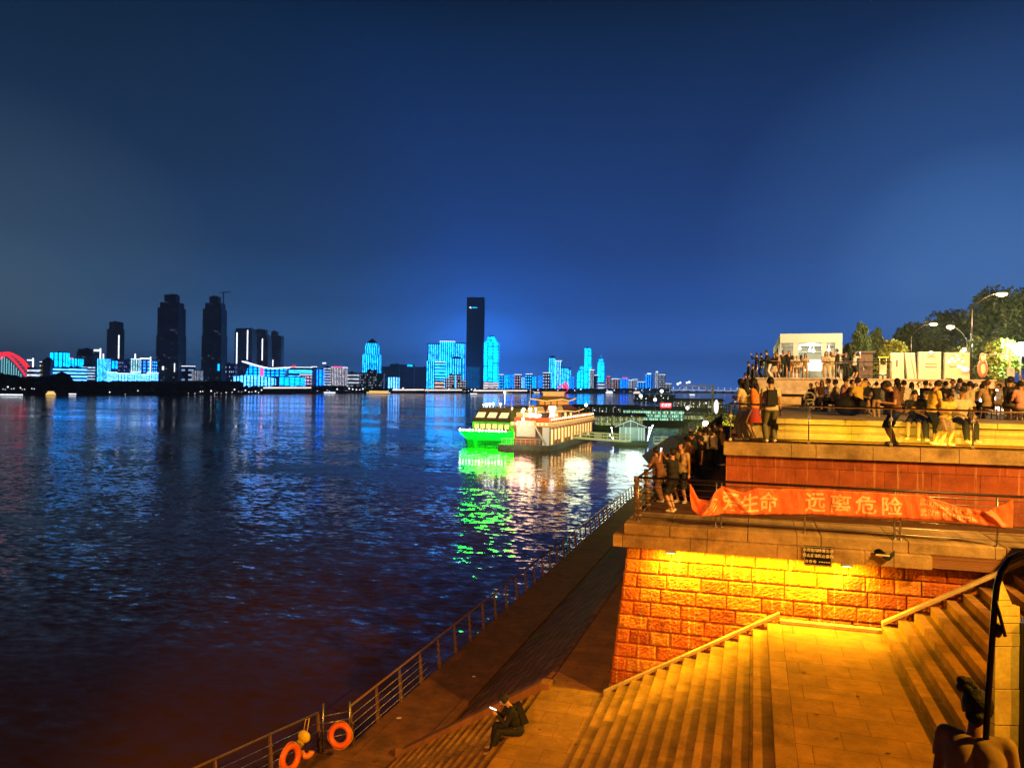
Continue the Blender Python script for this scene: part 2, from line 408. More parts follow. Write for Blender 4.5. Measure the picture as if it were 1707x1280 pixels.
# ================================================================ quay walkway, revetment
mb = MB(); mb.prism([(-8.5, 4), (-8.5, 74), (-10.4, 78), (-10.4, 18.7), (-10.95, 18.35), (-12.1, 14.6), (-14.4, 6.5), (-14.4, 4)], -2, Z_WALK)
tag(mb.build('walkway', G['walk'], bev=.02), kind='structure')
mb = MB()   # light kerb between walkway and stone slope
mb.box(-8.52, -8.28, 19.1, 74, 0.8, Z_WALK + .10)
tag(mb.build('kerb', G['walk'], bev=.02), kind='structure')
mb = MB()
mb.prof([(-8.28, -2), (-8.28, 1.48), (-5.05, Z_LAND - .05), (-4.9, Z_LAND - .05), (-4.9, -2)], 19.15, 74, 'Y')
tag(mb.build('revetment_slope', G['revet']), kind='structure')
mb = MB()
mb.box(-4.9, -2.6, 18.9, 74, -2, Z_LAND - .06)
tag(mb.build('lower_ledge', G['tile']), kind='structure')
mb = MB()   # further bank that juts out beyond the boardwalk
top = [(-3, 74), (-3.5, 84), (-13, 128), (-9, 152), (-5, 230), (2, 420), (40, 420), (40, 74)]
foot = [(-10.4, 74), (-9.2, 84), (-19.5, 133), (-16, 158), (-12, 240), (-6, 420), (40, 421), (40, 73)]
n = len(top)
mb.add([(x, y, -1) for x, y in foot] + [(x, y, 3.7) for x, y in top], [tuple(range(n, 2 * n))[::-1]] + [(i, n + i, n + (i + 1) % n, (i + 1) % n) for i in range(n)])
tag(mb.build('river_bank', G['revet']), kind='structure')
# ================================================================ lower steps to the walkway
mb = MB()
poly = [(-4.95, -2), (-4.95, Z_LAND)]
NS = 13
for i in range(NS):
    x = -4.95 - i * .29; z = Z_LAND - (i + 1) * (Z_LAND - Z_WALK) / (NS + 1)
    poly += [(x, z), (x - .29, z)]
poly += [(-4.95 - NS * .29, -2)]
mb.prof(poly, 6, 18.55, 'Y')
tag(mb.build('lower_steps', G['step'], bev=.012), kind='structure')
mb = MB()   # sloping cheek wall along the top end of those steps
mb.prof([(-4.75, Z_LAND - .3), (-4.75, Z_LAND + .16), (-5.0, Z_LAND + .16), (-8.75, Z_WALK + .22), (-8.95, Z_WALK + .22), (-8.95, 0)], 18.55, 18.9, 'Y')
tag(mb.build('cheek_wall', G['walk'], bev=.02), 'low sloping concrete cheek wall beside the lower steps down to the walkway', 'wall')
mb = MB(); mb.box(-4.95, -3.35, 4, 18.88, -2, Z_LAND)
tag(mb.build('landing', G['tile'], bev=.01), kind='structure')
# ================================================================ main stair
mb = MB()
N1 = 13; x0, x1 = -3.35, 0.66
poly = [(x1, -2), (x0, -2)]
for i in range(N1):
    x = x0 + i * (x1 - x0) / N1; z = Z_LAND + (i + 1) * (Z_REST - Z_LAND) / N1
    poly += [(x, z - (Z_REST - Z_LAND) / N1), (x, z)]
poly += [(x1, Z_REST)]
poly = poly[::-1]
mb.prof(poly, 4, 18.72, 'Y')
tag(mb.build('stair_flight', G['step'], bev=.012), kind='structure')
mb = MB(); mb.box(0.66, 2.75, 4, 18.74, -2, Z_REST)
tag(mb.build('rest_landing', G['tile'], bev=.01), kind='structure')
mb = MB()
N2 = 12; x2 = 2.75; tr = .315
poly = [(x2, -2)]
for i in range(N2):
    x = x2 + i * tr; z = Z_REST + (i + 1) * (Z_PLAT - Z_REST) / N2
    poly += [(x, z - (Z_PLAT - Z_REST) / N2), (x, z)]
poly += [(8.2, Z_PLAT), (8.2, -2)]
mb.prof(poly[::-1], 4, 18.72, 'Y')
tag(mb.build('upper_stair_flight', G['step'], bev=.012), kind='structure')
# sloping edge kerbs between the stair and the big wall
def kerb(a, b, name, label):
    mb = MB(); mb.prof([(a[0], a[1]), (b[0], b[1]), (b[0], b[1] + .09), (a[0], a[1] + .09)][::-1], 18.60, 18.74, 'Y')
    tag(mb.build(name, G['bench'], bev=.015), label, 'kerb')
kerb((-3.42, Z_LAND + .05), (.62, Z_REST + .16), 'stair_kerb', 'pale sloping kerb where the lower flight meets the yellow lit stone wall')
kerb((2.75, Z_REST + .16), (7.2, Z_PLAT + .75), 'stair_kerb', 'pale sloping kerb where the upper flight meets the dark end of the stone wall')
mb = MB(); mb.box(.62, 2.75, 18.58, 18.74, Z_REST, Z_REST + .09)
tag(mb.build('wall_plinth', G['bench'], bev=.015), 'bright narrow stone plinth along the foot of the lit wall at the rest landing', 'plinth')
# ================================================================ the big lit wall under the balcony walk
def blocks_wall():
    """battered wall of rock-faced blocks, each course laid stone by stone"""
    mb = MB(); rnd = random.Random(3)
    zb, zt = 3.4, 7.45; H = zt - zb; rows = 12; rh = H / rows
    def yf(z): return 18.74 + .36 * (z - zb) / H
    def xl(z): return -3.36 + .42 * (z - zb) / H
    xr = 7.4
    mb.hexa([(xl(zb) + .05, yf(zb) + .05, zb), (xr, yf(zb) + .05, zb), (xr, 21, zb), (xl(zb) + .05, 21, zb)],
            [(xl(zt) + .05, yf(zt) + .05, zt), (xr, yf(zt) + .05, zt), (xr, 21, zt), (xl(zt) + .05, 21, zt)])
    for r in range(rows):
        za = zb + r * rh + .013; zc = zb + (r + 1) * rh - .013
        x = xl(za); first = True
        while x < xr:
            wd = rnd.uniform(.42, .98)
            if first and r % 2: wd = .34
            e = min(x + wd, xr)
            mb.cur = rnd.choice((0, 0, 1, 1, 2, 3))
            # rock face: small grid pushed out at random
            nu, nv = max(4, int((e - x) / .04)), 10
            k = len(mb.v); vs = []
            for j in range(nv + 1):
                for i in range(nu + 1):
                    u = i / nu; v = j / nv; z = za + (zc - za) * v
                    xx = x + .012 + (e - x - .024) * u + (xl(z) - xl(za) if first else 0)
                    edge = min(u, 1 - u, v * .7, (1 - v) * .7)
                    out = 0 if edge <= 0 else (.014 + rnd.random() * .020 + .010 * mnoise.noise(Vector((xx * 3, z * 3, 5))))
                    vs.append((xx, yf(z) - out, z))
            fs = [(j * (nu + 1) + i, j * (nu + 1) + i + 1, (j + 1) * (nu + 1) + i + 1, (j + 1) * (nu + 1) + i) for j in range(nv) for i in range(nu)]
            # sides back into the wall
            q = nu + 1
            bk = [(x + .007, yf(za) + .06, za), (e - .007, yf(za) + .06, za), (e - .007, yf(zc) + .06, zc), (x + .007, yf(zc) + .06, zc)]
            b0 = len(vs); vs += bk
            fs += [tuple(range(0, q))[::-1] + (b0, b0 + 1)] if False else []
            fs.append((b0, b0 + 1, nu, 0)); fs.append((b0 + 2, b0 + 3, nv * q, nv * q + nu))
            fs.append((b0 + 3, b0, 0, nv * q)); fs.append((b0 + 1, b0 + 2, nv * q + nu, nu))
            mb.add(vs, fs)
            x = e; first = False
    # river side face
    for r in range(rows):
        za = zb + r * rh + .007; zc = zb + (r + 1) * rh - .007; y = yf(za) + .03
        while y < 60:
            e = y + rnd.uniform(.6, 1.2)
            for a, b in ((y + .008, e - .008),):
                mb.hexa([(xl(za) - .0, a, za), (xl(za) + .1, a, za), (xl(za) + .1, b, za), (xl(za), b, za)][::1],
                        [(xl(zc) - .0, a, zc), (xl(zc) + .1, a, zc), (xl(zc) + .1, b, zc), (xl(zc), b, zc)])
            y = e
    return mb
tag(blocks_wall().build('stone_wall', ROCKS), 'tall leaning wall of rock-faced blocks washed by yellow light under the balcony', 'wall')
# coping of the lower balcony
cp = thing('balcony_coping', 'two-step stained stone coping on top of the yellow lit block wall', 'coping', (0, 19, 7.45))
mb = MB()
xs = [-3.25, -1.4, .55, 2.4, 3.75]
for a, b in zip(xs, xs[1:]): mb.box(a + .004, b - .004, 18.72, 21.0, 7.452, 7.74)
mb.build('lower_course', G['coping'], cp, bev=.012)
mb = MB()
xs = [-3.02, -1.9, -.1, 1.5, 3.3, 5.2, 7.35]
for a, b in zip(xs, xs[1:]): mb.box(a + .005, b - .005, 18.9, 21.0, 7.742, Z_PLAT)
mb.build('upper_course', G['coping'], cp, bev=.02)
mb = MB(); mb.box(3.76, 7.35, 18.86, 21.0, 7.46, 7.738); mb.build('plain_course', G['wood'] if False else G['wallS'], cp)
mb = MB(); mb.box(-3.0, 14, 21.0, 74, 2, Z_PLAT)
mb.box(7.37, 14, 19.0, 21.0, 2, Z_PLAT)
tag(mb.build('balcony_floor', M_stone('dark_paving', (.13, .065, .03), 'XY', .9, .62, .008, .6)), kind='structure')
# pale flank wall at the head of the stair
mb = MB()
mb.prof([(18.7, 6.0), (17.0, 6.0), (16.9, 7.6), (18.0, 8.45), (18.7, 8.5)][::-1], 5.65, 6.0, 'X')
o = mb.build('flank_wall', M_stone('grey_render', (.30, .33, .30), 'YZ', 2, 2, .01, .4, stain=(.05, .04, .03)))
tag(o, 'patchy grey-green rendered flank wall at the head of the upper stair', 'wall')
# ================================================================ middle terrace
mt = thing('terrace_wall', 'red granite retaining wall of the glass-railed terrace behind the banner', 'wall', (0, 22.3, 8))
mb = MB(); mb.box(-.71, 14, 22.12, 23, 7.9, 9.52); mb.build('granite_face', G['wallB'], mt)
mb = MB()
xs = [-.78, 1.6, 4.1, 6.6, 9.5, 14]
for a, b in zip(xs, xs[1:]): mb.box(a + .004, b - .004, 22.0, 22.9, 9.52, 9.88)
mb.build('coping', G['coping'], mt, bev=.015)
mb = MB(); mb.box(-.7, 14, 22.9, 80, 7.9, Z_MID)
tag(mb.build('terrace_floor', G['tile']), kind='structure')
# long bench wall
bw = thing('bench_wall', 'long low stone bench wall glowing yellow behind the glass railing', 'bench', (0, 24, Z_MID))
mb = MB(); mb.box(.62, 14, 23.9, 25, Z_MID, Z_MID + .19); mb.box(.66, 14, 24.0, 25, Z_MID + .19, Z_MID + .26); mb.box(.7, 14, 23.93, 25, Z_MID + .26, 10.32)
mb.build('bench_face', G['bench'], bw, bev=.008)
mb = MB()
xs = [.6, 2.5, 4.4, 6.3, 8.2, 10.1, 12, 14]
for a, b in zip(xs, xs[1:]): mb.box(a + .004, b - .004, 23.78, 25.0, 10.35, Z_TIER)
mb.build('bench_top', G['bench'], bw, bev=.02)
mb = MB(); mb.box(.7, 30, 25, 52, 9, Z_TIER - .01)
tag(mb.build('seating_floor', G['bench']), kind='structure')
# upper terrace with its pale front and dark recess
ut = thing('upper_terrace_wall', 'pale peach stone front of the upper terrace behind the seated crowd', 'wall', (0, 52, 10))
mb = MB(); mb.box(.1, 13.6, 52.0, 52.6, 11.12, 12.04); mb.build('front_panel', G['upper'], ut)
mb = MB(); mb.box(-.05, 13.7, 51.9, 52.8, 12.042, Z_UP + .02); mb.build('coping', G['upper'], ut, bev=.02)
mb = MB(); mb.box(.1, 13.6, 52.4, 52.7, 10.4, 11.118); mb.build('recess', G['wood'], ut)
for k in range(3):
    mb = MB(); mb.box(1.0 + k * 4.6, 3.6 + k * 4.6, 50.9, 51.5, 10.49, 10.95); mb.build('ledge_seat', G['coping'], ut, bev=.03)
mb = MB(); mb.box(-.85, 13.6, 52.7, 140, 8, Z_UP); mb.box(-.85, 60, 60, 200, 8, Z_UP - .01)
tag(mb.build('promenade', G['tile']), kind='structure')
# side stair dropping from the promenade towards the river
mb = MB(); poly = [(52.7, 8), (52.7, 12.0)]
for i in range(10):
    y = 52.7 - i * .9; z = 12.0 - (i + 1) * .2
    poly += [(y, z), (y - .9, z)]
poly += [(43.7, 8)]
mb.prof(poly, -.85, .08, 'X')
tag(mb.build('side_stair', G['coping']), kind='structure')
# ================================================================ observation terrace the camera stands on, and the small one below it
mb = MB(); mb.box(-3, 6, -6, 1.2, -1, EYE - 1.62)
tag(mb.build('viewing_terrace', G['walk']), kind='structure')
mb = MB(); mb.box(1.1, 4.2, 2.6, 6.5, -1, 7.6)
tag(mb.build('near_step_block', G['walk']), kind='structure')
# ================================================================ railings
V3 = lambda *a: Vector(a)
def cable_rail(name, label, p0, p1, z, h=1.1, posts=5, pair=False, cables=6, mat_top='darkmetal', group=None, lean=0.0, step=None, pm='metal'):
    p0 = Vector((p0[0], p0[1], z)); p1 = Vector((p1[0], p1[1], z)); d = (p1 - p0); L = d.length; d.normalize()
    r = thing(name, label, 'railing', p0, 0, group)
    mb = MB(); mb.tube([p0 + Vector((0, 0, h)), p1 + Vector((0, 0, h))], .03, 8); mb.build('handrail', G[mat_top], r, True)
    for c in range(cables):
        zz = .12 + (h - .22) * c / max(1, cables - 1)
        mb = MB(); mb.tube([p0 + Vector((0, 0, zz)), p1 + Vector((0, 0, zz))], .009, 5); mb.build('cable', G['metal'], r, True)
    for i in range(posts):
        q = p0 + d * (L * i / (posts - 1))
        offs = (-.06, .06) if pair and i % 2 else (0,)
        mb = MB()
        if pm == 'rust':
            mb.hexa([q + V3(-.08, -.03, 0), q + V3(.04, -.03, 0), q + V3(.04, .03, 0), q + V3(-.08, .03, 0)], [q + V3(-.14, -.03, h), q + V3(-.03, -.03, h), q + V3(-.03, .03, h), q + V3(-.14, .03, h)])
            for c in range(cables):
                zz = .12 + (h - .22) * c / max(1, cables - 1); mb.box(q.x - .15, q.x + .06, q.y - .036, q.y + .036, q.z + zz - .035, q.z + zz + .035)
            offs = ()
        for o in offs:
            c = q + d * o
            mb.tube([c + Vector((0, 0, 0)), c + Vector((0, 0, h))], .022, 6)
            mb.tube([c, c + Vector((0, 0, .015))], .06, 8)
        mb.build('post', G[pm], r, True)
    return r
cable_rail('railing', 'horizontal cable railing of the balcony that the orange banner hangs on', (-2.72, 19.3), (7.0, 18.98), Z_PLAT, posts=6, pair=True, cables=7)
cable_rail('railing', 'dark cable railing along the river edge of the balcony beside the onlookers', (-2.72, 19.5), (-2.72, 73), Z_PLAT, posts=30, cables=6, pm='rust')
# walkway railing of slanted flat posts: three runs
def quay_rail(a, b, n, label):
    a = Vector((a[0], a[1], Z_WALK)); b = Vector((b[0], b[1], Z_WALK)); d = (b - a).normalized(); s = Vector((-d.y, d.x, 0))
    if s.x > 0: s = -s
    r = thing('quay_railing', label, 'railing', a, 0, 'railing runs along the quay walkway')
    top = Vector((0, 0, 1.05)) + s * .12
    mb = MB(); mb.tube([a + top, b + top], .035, 8); mb.build('handrail', G['rust'], r, True)
    for c in range(4):
        f = .15 + .2 * c
        mb = MB(); mb.tube([a + top * f, b + top * f], .010, 5); mb.build('cable', G['metal'], r, True)
    for i in range(n):
        q = a.lerp(b, i / (n - 1)); e = d * .035; t = s * .09
        mb = MB()
        mb.hexa([q - e, q + e, q + e + t * 1.2, q - e + t * 1.2], [q + top - e * .6 - t * .3, q + top + e * .6 - t * .3, q + top + e * .6 + t * .5, q + top - e * .6 + t * .5])
        # scalloped notches that hold the cables
        for c in range(4):
            zc = q + top * (.15 + .2 * c); mb.box(zc.x - .05, zc.x + .05, zc.y - .03, zc.y + .03, zc.z - .03, zc.z + .03)
        mb.build('post', G['rust'], r, bev=.006)
quay_rail((-10.3, 18.8), (-10.3, 74), 37, 'long straight run of quay railing with slanted flat posts beside the black water')
quay_rail((-14.0, 7.6), (-10.9, 18.1), 8, 'near run of quay railing angled outward beyond the life buoys')
r = thing('quay_gate', 'short gap of steel bars between the two railing runs above the orange life buoy', 'gate', (-10.6, 18.4, Z_WALK), 0)
mb = MB()
for c in range(4): mb.tube([(-10.88, 18.2, Z_WALK + .35 + .2 * c), (-10.38, 18.7, Z_WALK + .35 + .2 * c)], .016, 6)
mb.build('bar', G['metal'], r, True)
mb = MB(); mb.tube([(-10.88, 18.2, Z_WALK), (-10.94, 18.25, Z_WALK + 1.25)], .03, 8); mb.build('post', G['metal'], r, True)
mb = MB(); mb.tube([(-10.36, 18.72, Z_WALK), (-10.42, 18.75, Z_WALK + 1.2)], .03, 8); mb.build('post', G['metal'], r, True)
# glass railing of the middle terrace
gr = thing('glass_railing', 'glass balustrade with a bright brass-coloured top tube along the middle terrace', 'railing', (0, 22.25, 9.88))
def gz(x): return 10.93 - .012 * (x + .6)
mb = MB(); mb.tube([(-.6, 22.25, gz(-.6)), (14, 22.25, gz(14))], .03, 8); mb.build('handrail', M_plain('polished_tube', (.75, .6, .35), .2, 1), gr, True)
mb = MB(); mb.tube([(-.6, 22.25, gz(-.6)), (-.6, 30, gz(-.6))], .03, 8); mb.build('side_rail', G['metal'], gr, True)
px_ = [-.6, 1.98 - .55, 3.45, 5.35, 7.3, 9.2, 11.2]
for i, x in enumerate(px_):
    mb = MB(); mb.tube([(x, 22.25, 9.88), (x, 22.25, gz(x))], .022, 6); p_ = mb.build('post', G['metal'], gr, True)
    mb = MB()
    for zz in (9.9, 10.55): mb.box(x - .04, x + .04, 22.2, 22.3, zz, zz + .08)
    mb.build('clamp', M_plain('clamp', (.85, .75, .5), .25, .8) if i == 0 else bpy.data.materials['clamp'], p_, bev=.006)
    if i < len(px_) - 1:
        mb = MB(); mb.box(x + .05, px_[i + 1] - .05, 22.244, 22.256, 9.95, gz(x) - .07); mb.build('glass_pane', G['glass'], gr)
# ================================================================ banner
ctl = [(1150, 806, 828), (1154, 812, 850), (1165, 832, 858), (1182, 834, 859), (1196, 815, 858), (1204, 810, 856), (1240, 821, 857), (1262, 813, 857), (1300, 815, 857),
       (1350, 815, 857), (1440, 820, 861), (1540, 825, 865), (1565, 834, 866), (1600, 845, 869), (1645, 852, 876), (1670, 842, 878), (1688, 832, 880)]
YB = 19.12
def cubic(px, k):
    for i in range(len(ctl) - 1):
        a, b = ctl[i], ctl[i + 1]
        if px <= b[0]:
            t = max(0, (px - a[0]) / (b[0] - a[0])); t = t * t * (3 - 2 * t) * .5 + t * .5
            return a[k] + (b[k] - a[k]) * t
    return ctl[-1][k]
def fold(px, v):
    a = .016 * math.sin(px * .09 + v * 2.0) + .004 * math.sin(px * .31 - v * 4) + .007 * mnoise.noise(Vector((px * .22, v * 5, 3))) + .014 * mnoise.noise(Vector((px * .05, v * 2, 1)))
    k = 1.25 + 2.2 * math.exp(-((px - 1190) / 28) ** 2) + 1.3 * math.exp(-((px - 1620) / 40) ** 2)
    for c, sl, am in ((1232, 40, .05), (1287, -22, .04), (1575, 60, .015), (1655, 30, .06), (1442, 12, .02), (1180, -20, .08)):
        a += am * .7 * math.exp(-(((px - c) - sl * (v - .5)) / 5.5) ** 2)
    return a * k
def ban(px, v, out=0.0):
    y = cubic(px, 1) + (cubic(px, 2) - cubic(px, 1)) * v
    p = at_y(px, y, YB)
    p = at_y(px, y, 19.3 - .033 * (p.x + 2.72) - .07)
    p.y -= fold(px, v) + .02 + out
    return p
mb = MB(); NU, NV = 300, 16
vs = []
for side in (0, 1):
    for i in range(NU + 1):
        for j in range(NV + 1):
            vs.append(ban(1150 + 538 * i / NU, j / NV, -.008 * side))
fs = []; q = NV + 1; S = (NU + 1) * q
for i in range(NU):
    for j in range(NV):
        a = i * q + j; fs.append((a, a + 1, a + q + 1, a + q)); fs.append((S + a, S + a + q, S + a + q + 1, S + a + 1))
for i in range(NU): fs += [(i * q, (i + 1) * q, S + (i + 1) * q, S + i * q), (i * q + NV, S + i * q + NV, S + (i + 1) * q + NV, (i + 1) * q + NV)]
mb.add(vs, fs)
m_ban, nt, p = new_mat('banner_cloth'); v = coords(nt); nn = noise_tex(nt, v, 9, 5)
lnk(nt, ramp(nt, nn.outputs['Fac'], [(.3, (.95, .15, .03)), (.7, (1.0, .21, .05))]), p.inputs['Base Color']); p.inputs['Roughness'].default_value = .55
p.inputs['Sheen Weight'].default_value = .3
bn = thing('banner', 'sagging orange-red safety banner with pale Chinese lettering tied to the balcony railing', 'banner', (0, YB, 8.2))
mb.build('banner_cloth', m_ban, bn, True)
m_let = M_plain('banner_lettering', (1.0, .62, .30), .6, 0, .1)
def text_mesh(s, size=1.0, bold=0.0):
    c = bpy.data.curves.new('t', 'FONT'); c.body = s; c.size = size; c.offset = bold; c.align_x = 'CENTER'; c.align_y = 'CENTER'; c.fill_mode = 'BOTH'
    c.resolution_u = 4
    o = bpy.data.objects.new('t', c); col.objects.link(o)
    dg = bpy.context.evaluated_depsgraph_get(); me = bpy.data.meshes.new_from_object(o.evaluated_get(dg))
    bpy.data.objects.remove(o); bpy.data.curves.remove(c)
    return me
def banner_text(s, px, w, v0, v1, bold=.012):
    me = text_mesh(s, 1.0, bold)
    bm = bmesh.new(); bm.from_mesh(me)
    bmesh.ops.triangulate(bm, faces=bm.faces[:])
    for _ in range(6):
        es = [e for e in bm.edges if e.calc_length() > .12]
        if not es: break
        bmesh.ops.subdivide_edges(bm, edges=es, cuts=1)
        bmesh.ops.triangulate(bm, faces=bm.faces[:])
    xs = [q.co.x for q in bm.verts]; ys = [q.co.y for q in bm.verts]
    if not xs: return
    ax, bx, ay, by = min(xs), max(xs), min(ys), max(ys)
    mb = MB(); idx = {}
    vs = []
    for q in bm.verts:
        idx[q.index] = len(vs)
        u = (q.co.x - ax) / (bx - ax) - .5; t = (q.co.y - ay) / max(1e-6, by - ay)
        vs.append(ban(px + u * w, v1 + (v0 - v1) * t, .006))
    bm.verts.ensure_lookup_table()
    mb.add(vs, [[v_.index for v_ in f.verts] for f in bm.faces]); bm.free()
    return mb.build('banner_character', m_let, bn)
for s, px, w in (('珍', 1186, 22), ('爱', 1219, 31), ('生', 1250, 30), ('命', 1281, 31), ('远', 1359, 34), ('离', 1401, 36), ('危', 1443, 35), ('险', 1487, 35)):
    banner_text(s, px, w, .13, .90, .006 if s in '珍离' else .018)
banner_text('武汉市公安局水上', 1575, 84, .10, .42, .012)
banner_text('武汉市长江航道局', 1581, 96, .54, .86, .012)
# ================================================================ warning sign on the coping
def place_text(s, M, size, mat, parent, bold=.0, name='lettering'):
    me = text_mesh(s, size, bold); o = bpy.data.objects.new(name, me); me.materials.clear(); me.materials.append(mat)
    col.objects.link(o); o.parent = parent; off = BASE.get(parent.name, Vector((0, 0, 0)))
    o.matrix_local = Matrix.Translation(-off) @ M
    return o
a = at_y(1340, 926, 18.66); b = at_y(1387, 928, 18.66)
w_ = b.x - a.x; cx_ = (a.x + b.x) / 2; cz = (a.z + b.z) / 2; hh = .225
sg = thing('warning_sign', 'black framed warning board with pale Chinese lines fixed to the balcony coping', 'sign', (cx_, 18.7, cz))
mb = MB(); mb.box(cx_ - w_ / 2, cx_ + w_ / 2, 18.67, 18.71, cz - hh, cz + hh); mb.build('board', G['black'], sg, bev=.006)
fm = M_plain('sign_frame', (.5, .42, .25), .5)
mb = MB()
mb.box(cx_ - w_ / 2 + .01, cx_ + w_ / 2 - .01, 18.664, 18.669, cz + hh - .03, cz + hh - .018); mb.box(cx_ - w_ / 2 + .01, cx_ + w_ / 2 - .01, 18.664, 18.669, cz - hh + .018, cz - hh + .03)
mb.box(cx_ - w_ / 2 + .01, cx_ - w_ / 2 + .022, 18.664, 18.669, cz - hh + .031, cz + hh - .031); mb.box(cx_ + w_ / 2 - .022, cx_ + w_ / 2 - .01, 18.664, 18.669, cz - hh + .031, cz + hh - .031)
mb.build('frame_line', fm, sg)
lm = M_plain('sign_letters', (.85, .72, .45), .5)
RX = Matrix.Rotation(PI / 2, 4, 'X')
for s, dx, dz, sz in (('水深危险', -.155, .125, .082), ('珍爱生命', .165, .125, .082), ('禁止游泳', -.155, .005, .082), ('禁止垂钓', .165, .005, .082)):
    place_text(s, Matrix.Translation((cx_ + dx, 18.665, cz + dz)) @ RX, sz, lm, sg, .002)
for k in range(3):
    mb = MB(); c = (cx_ - .235 + .085 * k, 18.664, cz - .125)
    mb.ring(c, .027, .006, rot=Matrix.Rotation(PI / 2, 3, 'X'), nu=20, nv=6); mb.tube([(c[0] - .018, c[1], c[2] + .018), (c[0] + .018, c[1], c[2] - .018)], .005, 5)
    mb.build('prohibition_symbol', lm, sg)
mb = MB()
for k in range(5): mb.box(cx_ + .02 + k * .05, cx_ + .055 + k * .05, 18.664, 18.669, cz - .135, cz - .117)
mb.build('small_print', lm, sg)
# torn panel further along
a = at_y(1456, 916, 18.8); b = at_y(1490, 918, 18.8)
t_ = thing('torn_panel', 'dented dark scrap of signboard curling from the end of the coping', 'panel', (a.x, 18.8, a.z))
mb = MB(); n_ = 8
up = []; lo = []
for i in range(n_ + 1):
    f = i / n_; x = a.x + (b.x - a.x) * f
    zt = a.z + .01 + (.05 * math.sin(f * 7)); zb = zt - .09 - .07 * math.sin(f * PI)
    y = 18.68 - .06 * math.sin(f * PI)
    up.append((x, y, zt)); lo.append((x, y - .03, zb))
k2 = n_ + 1
vs = up + lo + [(x, y + .02, z) for x, y, z in up] + [(x, y + .02, z) for x, y, z in lo]
fs = []
for i in range(n_): fs += [(i, k2 + i, k2 + i + 1, i + 1), (2 * k2 + i, 2 * k2 + i + 1, 3 * k2 + i + 1, 3 * k2 + i), (i, i + 1, 2 * k2 + i + 1, 2 * k2 + i), (k2 + i, 3 * k2 + i, 3 * k2 + i + 1, k2 + i + 1)]
mb.add(vs, fs); mb.build('panel', G['black'], t_)
mb = MB(); mb.box(a.x + .02, a.x + .3, 18.6, 18.615, a.z - .09, a.z - .05); mb.build('stripe', lm, t_)
# ================================================================ wall washer lamps under the coping
for i, (px, py) in enumerate(((1118, 911), (1412, 938))):
    p = at_y(px, py, 18.66)
    t_ = thing('wall_washer', ['small linear wall lamp under the coping near the river corner', 'small linear wall lamp under the coping beside the warning sign'][i], 'lamp', (p.x, 18.68, 7.44), 0, 'wall washer lamps under the balcony coping')
    mb = MB(); mb.box(p.x - .13, p.x + .13, 18.65, 18.74, 7.405, 7.45); mb.build('housing', G['grey'], t_, bev=.006)
    mb = MB(); mb.box(p.x - .09, p.x + .09, 18.665, 18.72, 7.395, 7.404); mb.build('diffuser', G['lampwarm'], t_)
# ================================================================ near pier, gooseneck pipe
pw = thing('stone_pier', 'narrow yellow lit stone pier with joints and a pointed top behind the bent black pipe', 'pier', (2.8, 10.3, Z_REST))
d = 8.6
L_ = at(1660, 1010, d); R_ = at(1701, 1010, d)
ex = (R_ - L_); ex.z = 0; W_ = ex.length; ex.normalize(); ey = Vector((-ex.y, ex.x, 0))
def pbox(a0, a1, d0, d1, z0, z1, mb):
    P = lambda u, v, z: (L_.x + ex.x * u + ey.x * v, L_.y + ex.y * u + ey.y * v, z)
    mb.hexa([P(a0, d0, z0), P(a1, d0, z0), P(a1, d1, z0), P(a0, d1, z0)], [P(a0, d0, z1), P(a1, d0, z1), P(a1, d1, z1), P(a0, d1, z1)])
zt = L_.z; zs = [5.9, 6.9, 7.6, 8.0, zt - .45, zt - .3, zt - .19, zt - .11, zt]
mb = MB()
for i in range(len(zs) - 1): pbox(0 + .002 * (i % 2), W_ - .002 * (i % 2), 0 + .004 * (i % 2), .10, zs[i] + .004, zs[i + 1] - .004, mb)
m_pier = M_stone('pier_stone', (.62, .42, .16), 'XZ', 3, 3, .004, .4, stain=(.35, .2, .06))
mb.build('shaft', m_pier, pw, bev=.004)
mb = MB(); P = lambda u, v, z: (L_.x + ex.x * u + ey.x * v, L_.y + ex.y * u + ey.y * v, z)
mb.hexa([P(.02, .01, zt), P(.2, .01, zt), P(.2, .1, zt), P(.02, .1, zt)], [P(.03, .03, zt + .32), P(.07, .03, zt + .32), P(.07, .07, zt + .32), P(.03, .07, zt + .32)])
mb.build('pointed_cap', m_pier, pw, bev=.004)
dk = MB(); pbox(W_ + .004, W_ + .8, -.05, .2, 5.9, 8.75, dk)
tag(dk.build('dark_post', G['black']), 'broad black post standing against the narrow yellow pier at the picture edge', 'post')
gp = thing('bent_pipe', 'black gooseneck pipe rail bending over beside the woman with the hair bun', 'pipe', (2, 5.8, 7.6))
pts = [at(x, y, 5.4) for x, y in ((1637, 1560), (1640, 1300), (1645, 1200), (1650, 1120), (1655, 1050), (1659, 1000), (1662, 975), (1669, 952), (1682, 933), (1700, 923), (1722, 920), (1745, 926), (1760, 945), (1765, 980))]
mb = MB(); mb.tube(pts, .021, 10); mb.build('pipe', G['black'], gp, True)
mb = MB(); mb.ball(pts[4] + Vector((.03, 0, .0)), (.03, .03, .05)); mb.tube([pts[5] + Vector((.0, -.02, 0)), pts[4] + Vector((.07, -.02, -.03))], .012, 6); mb.build('cable_tie', G['darkmetal'], gp, True)
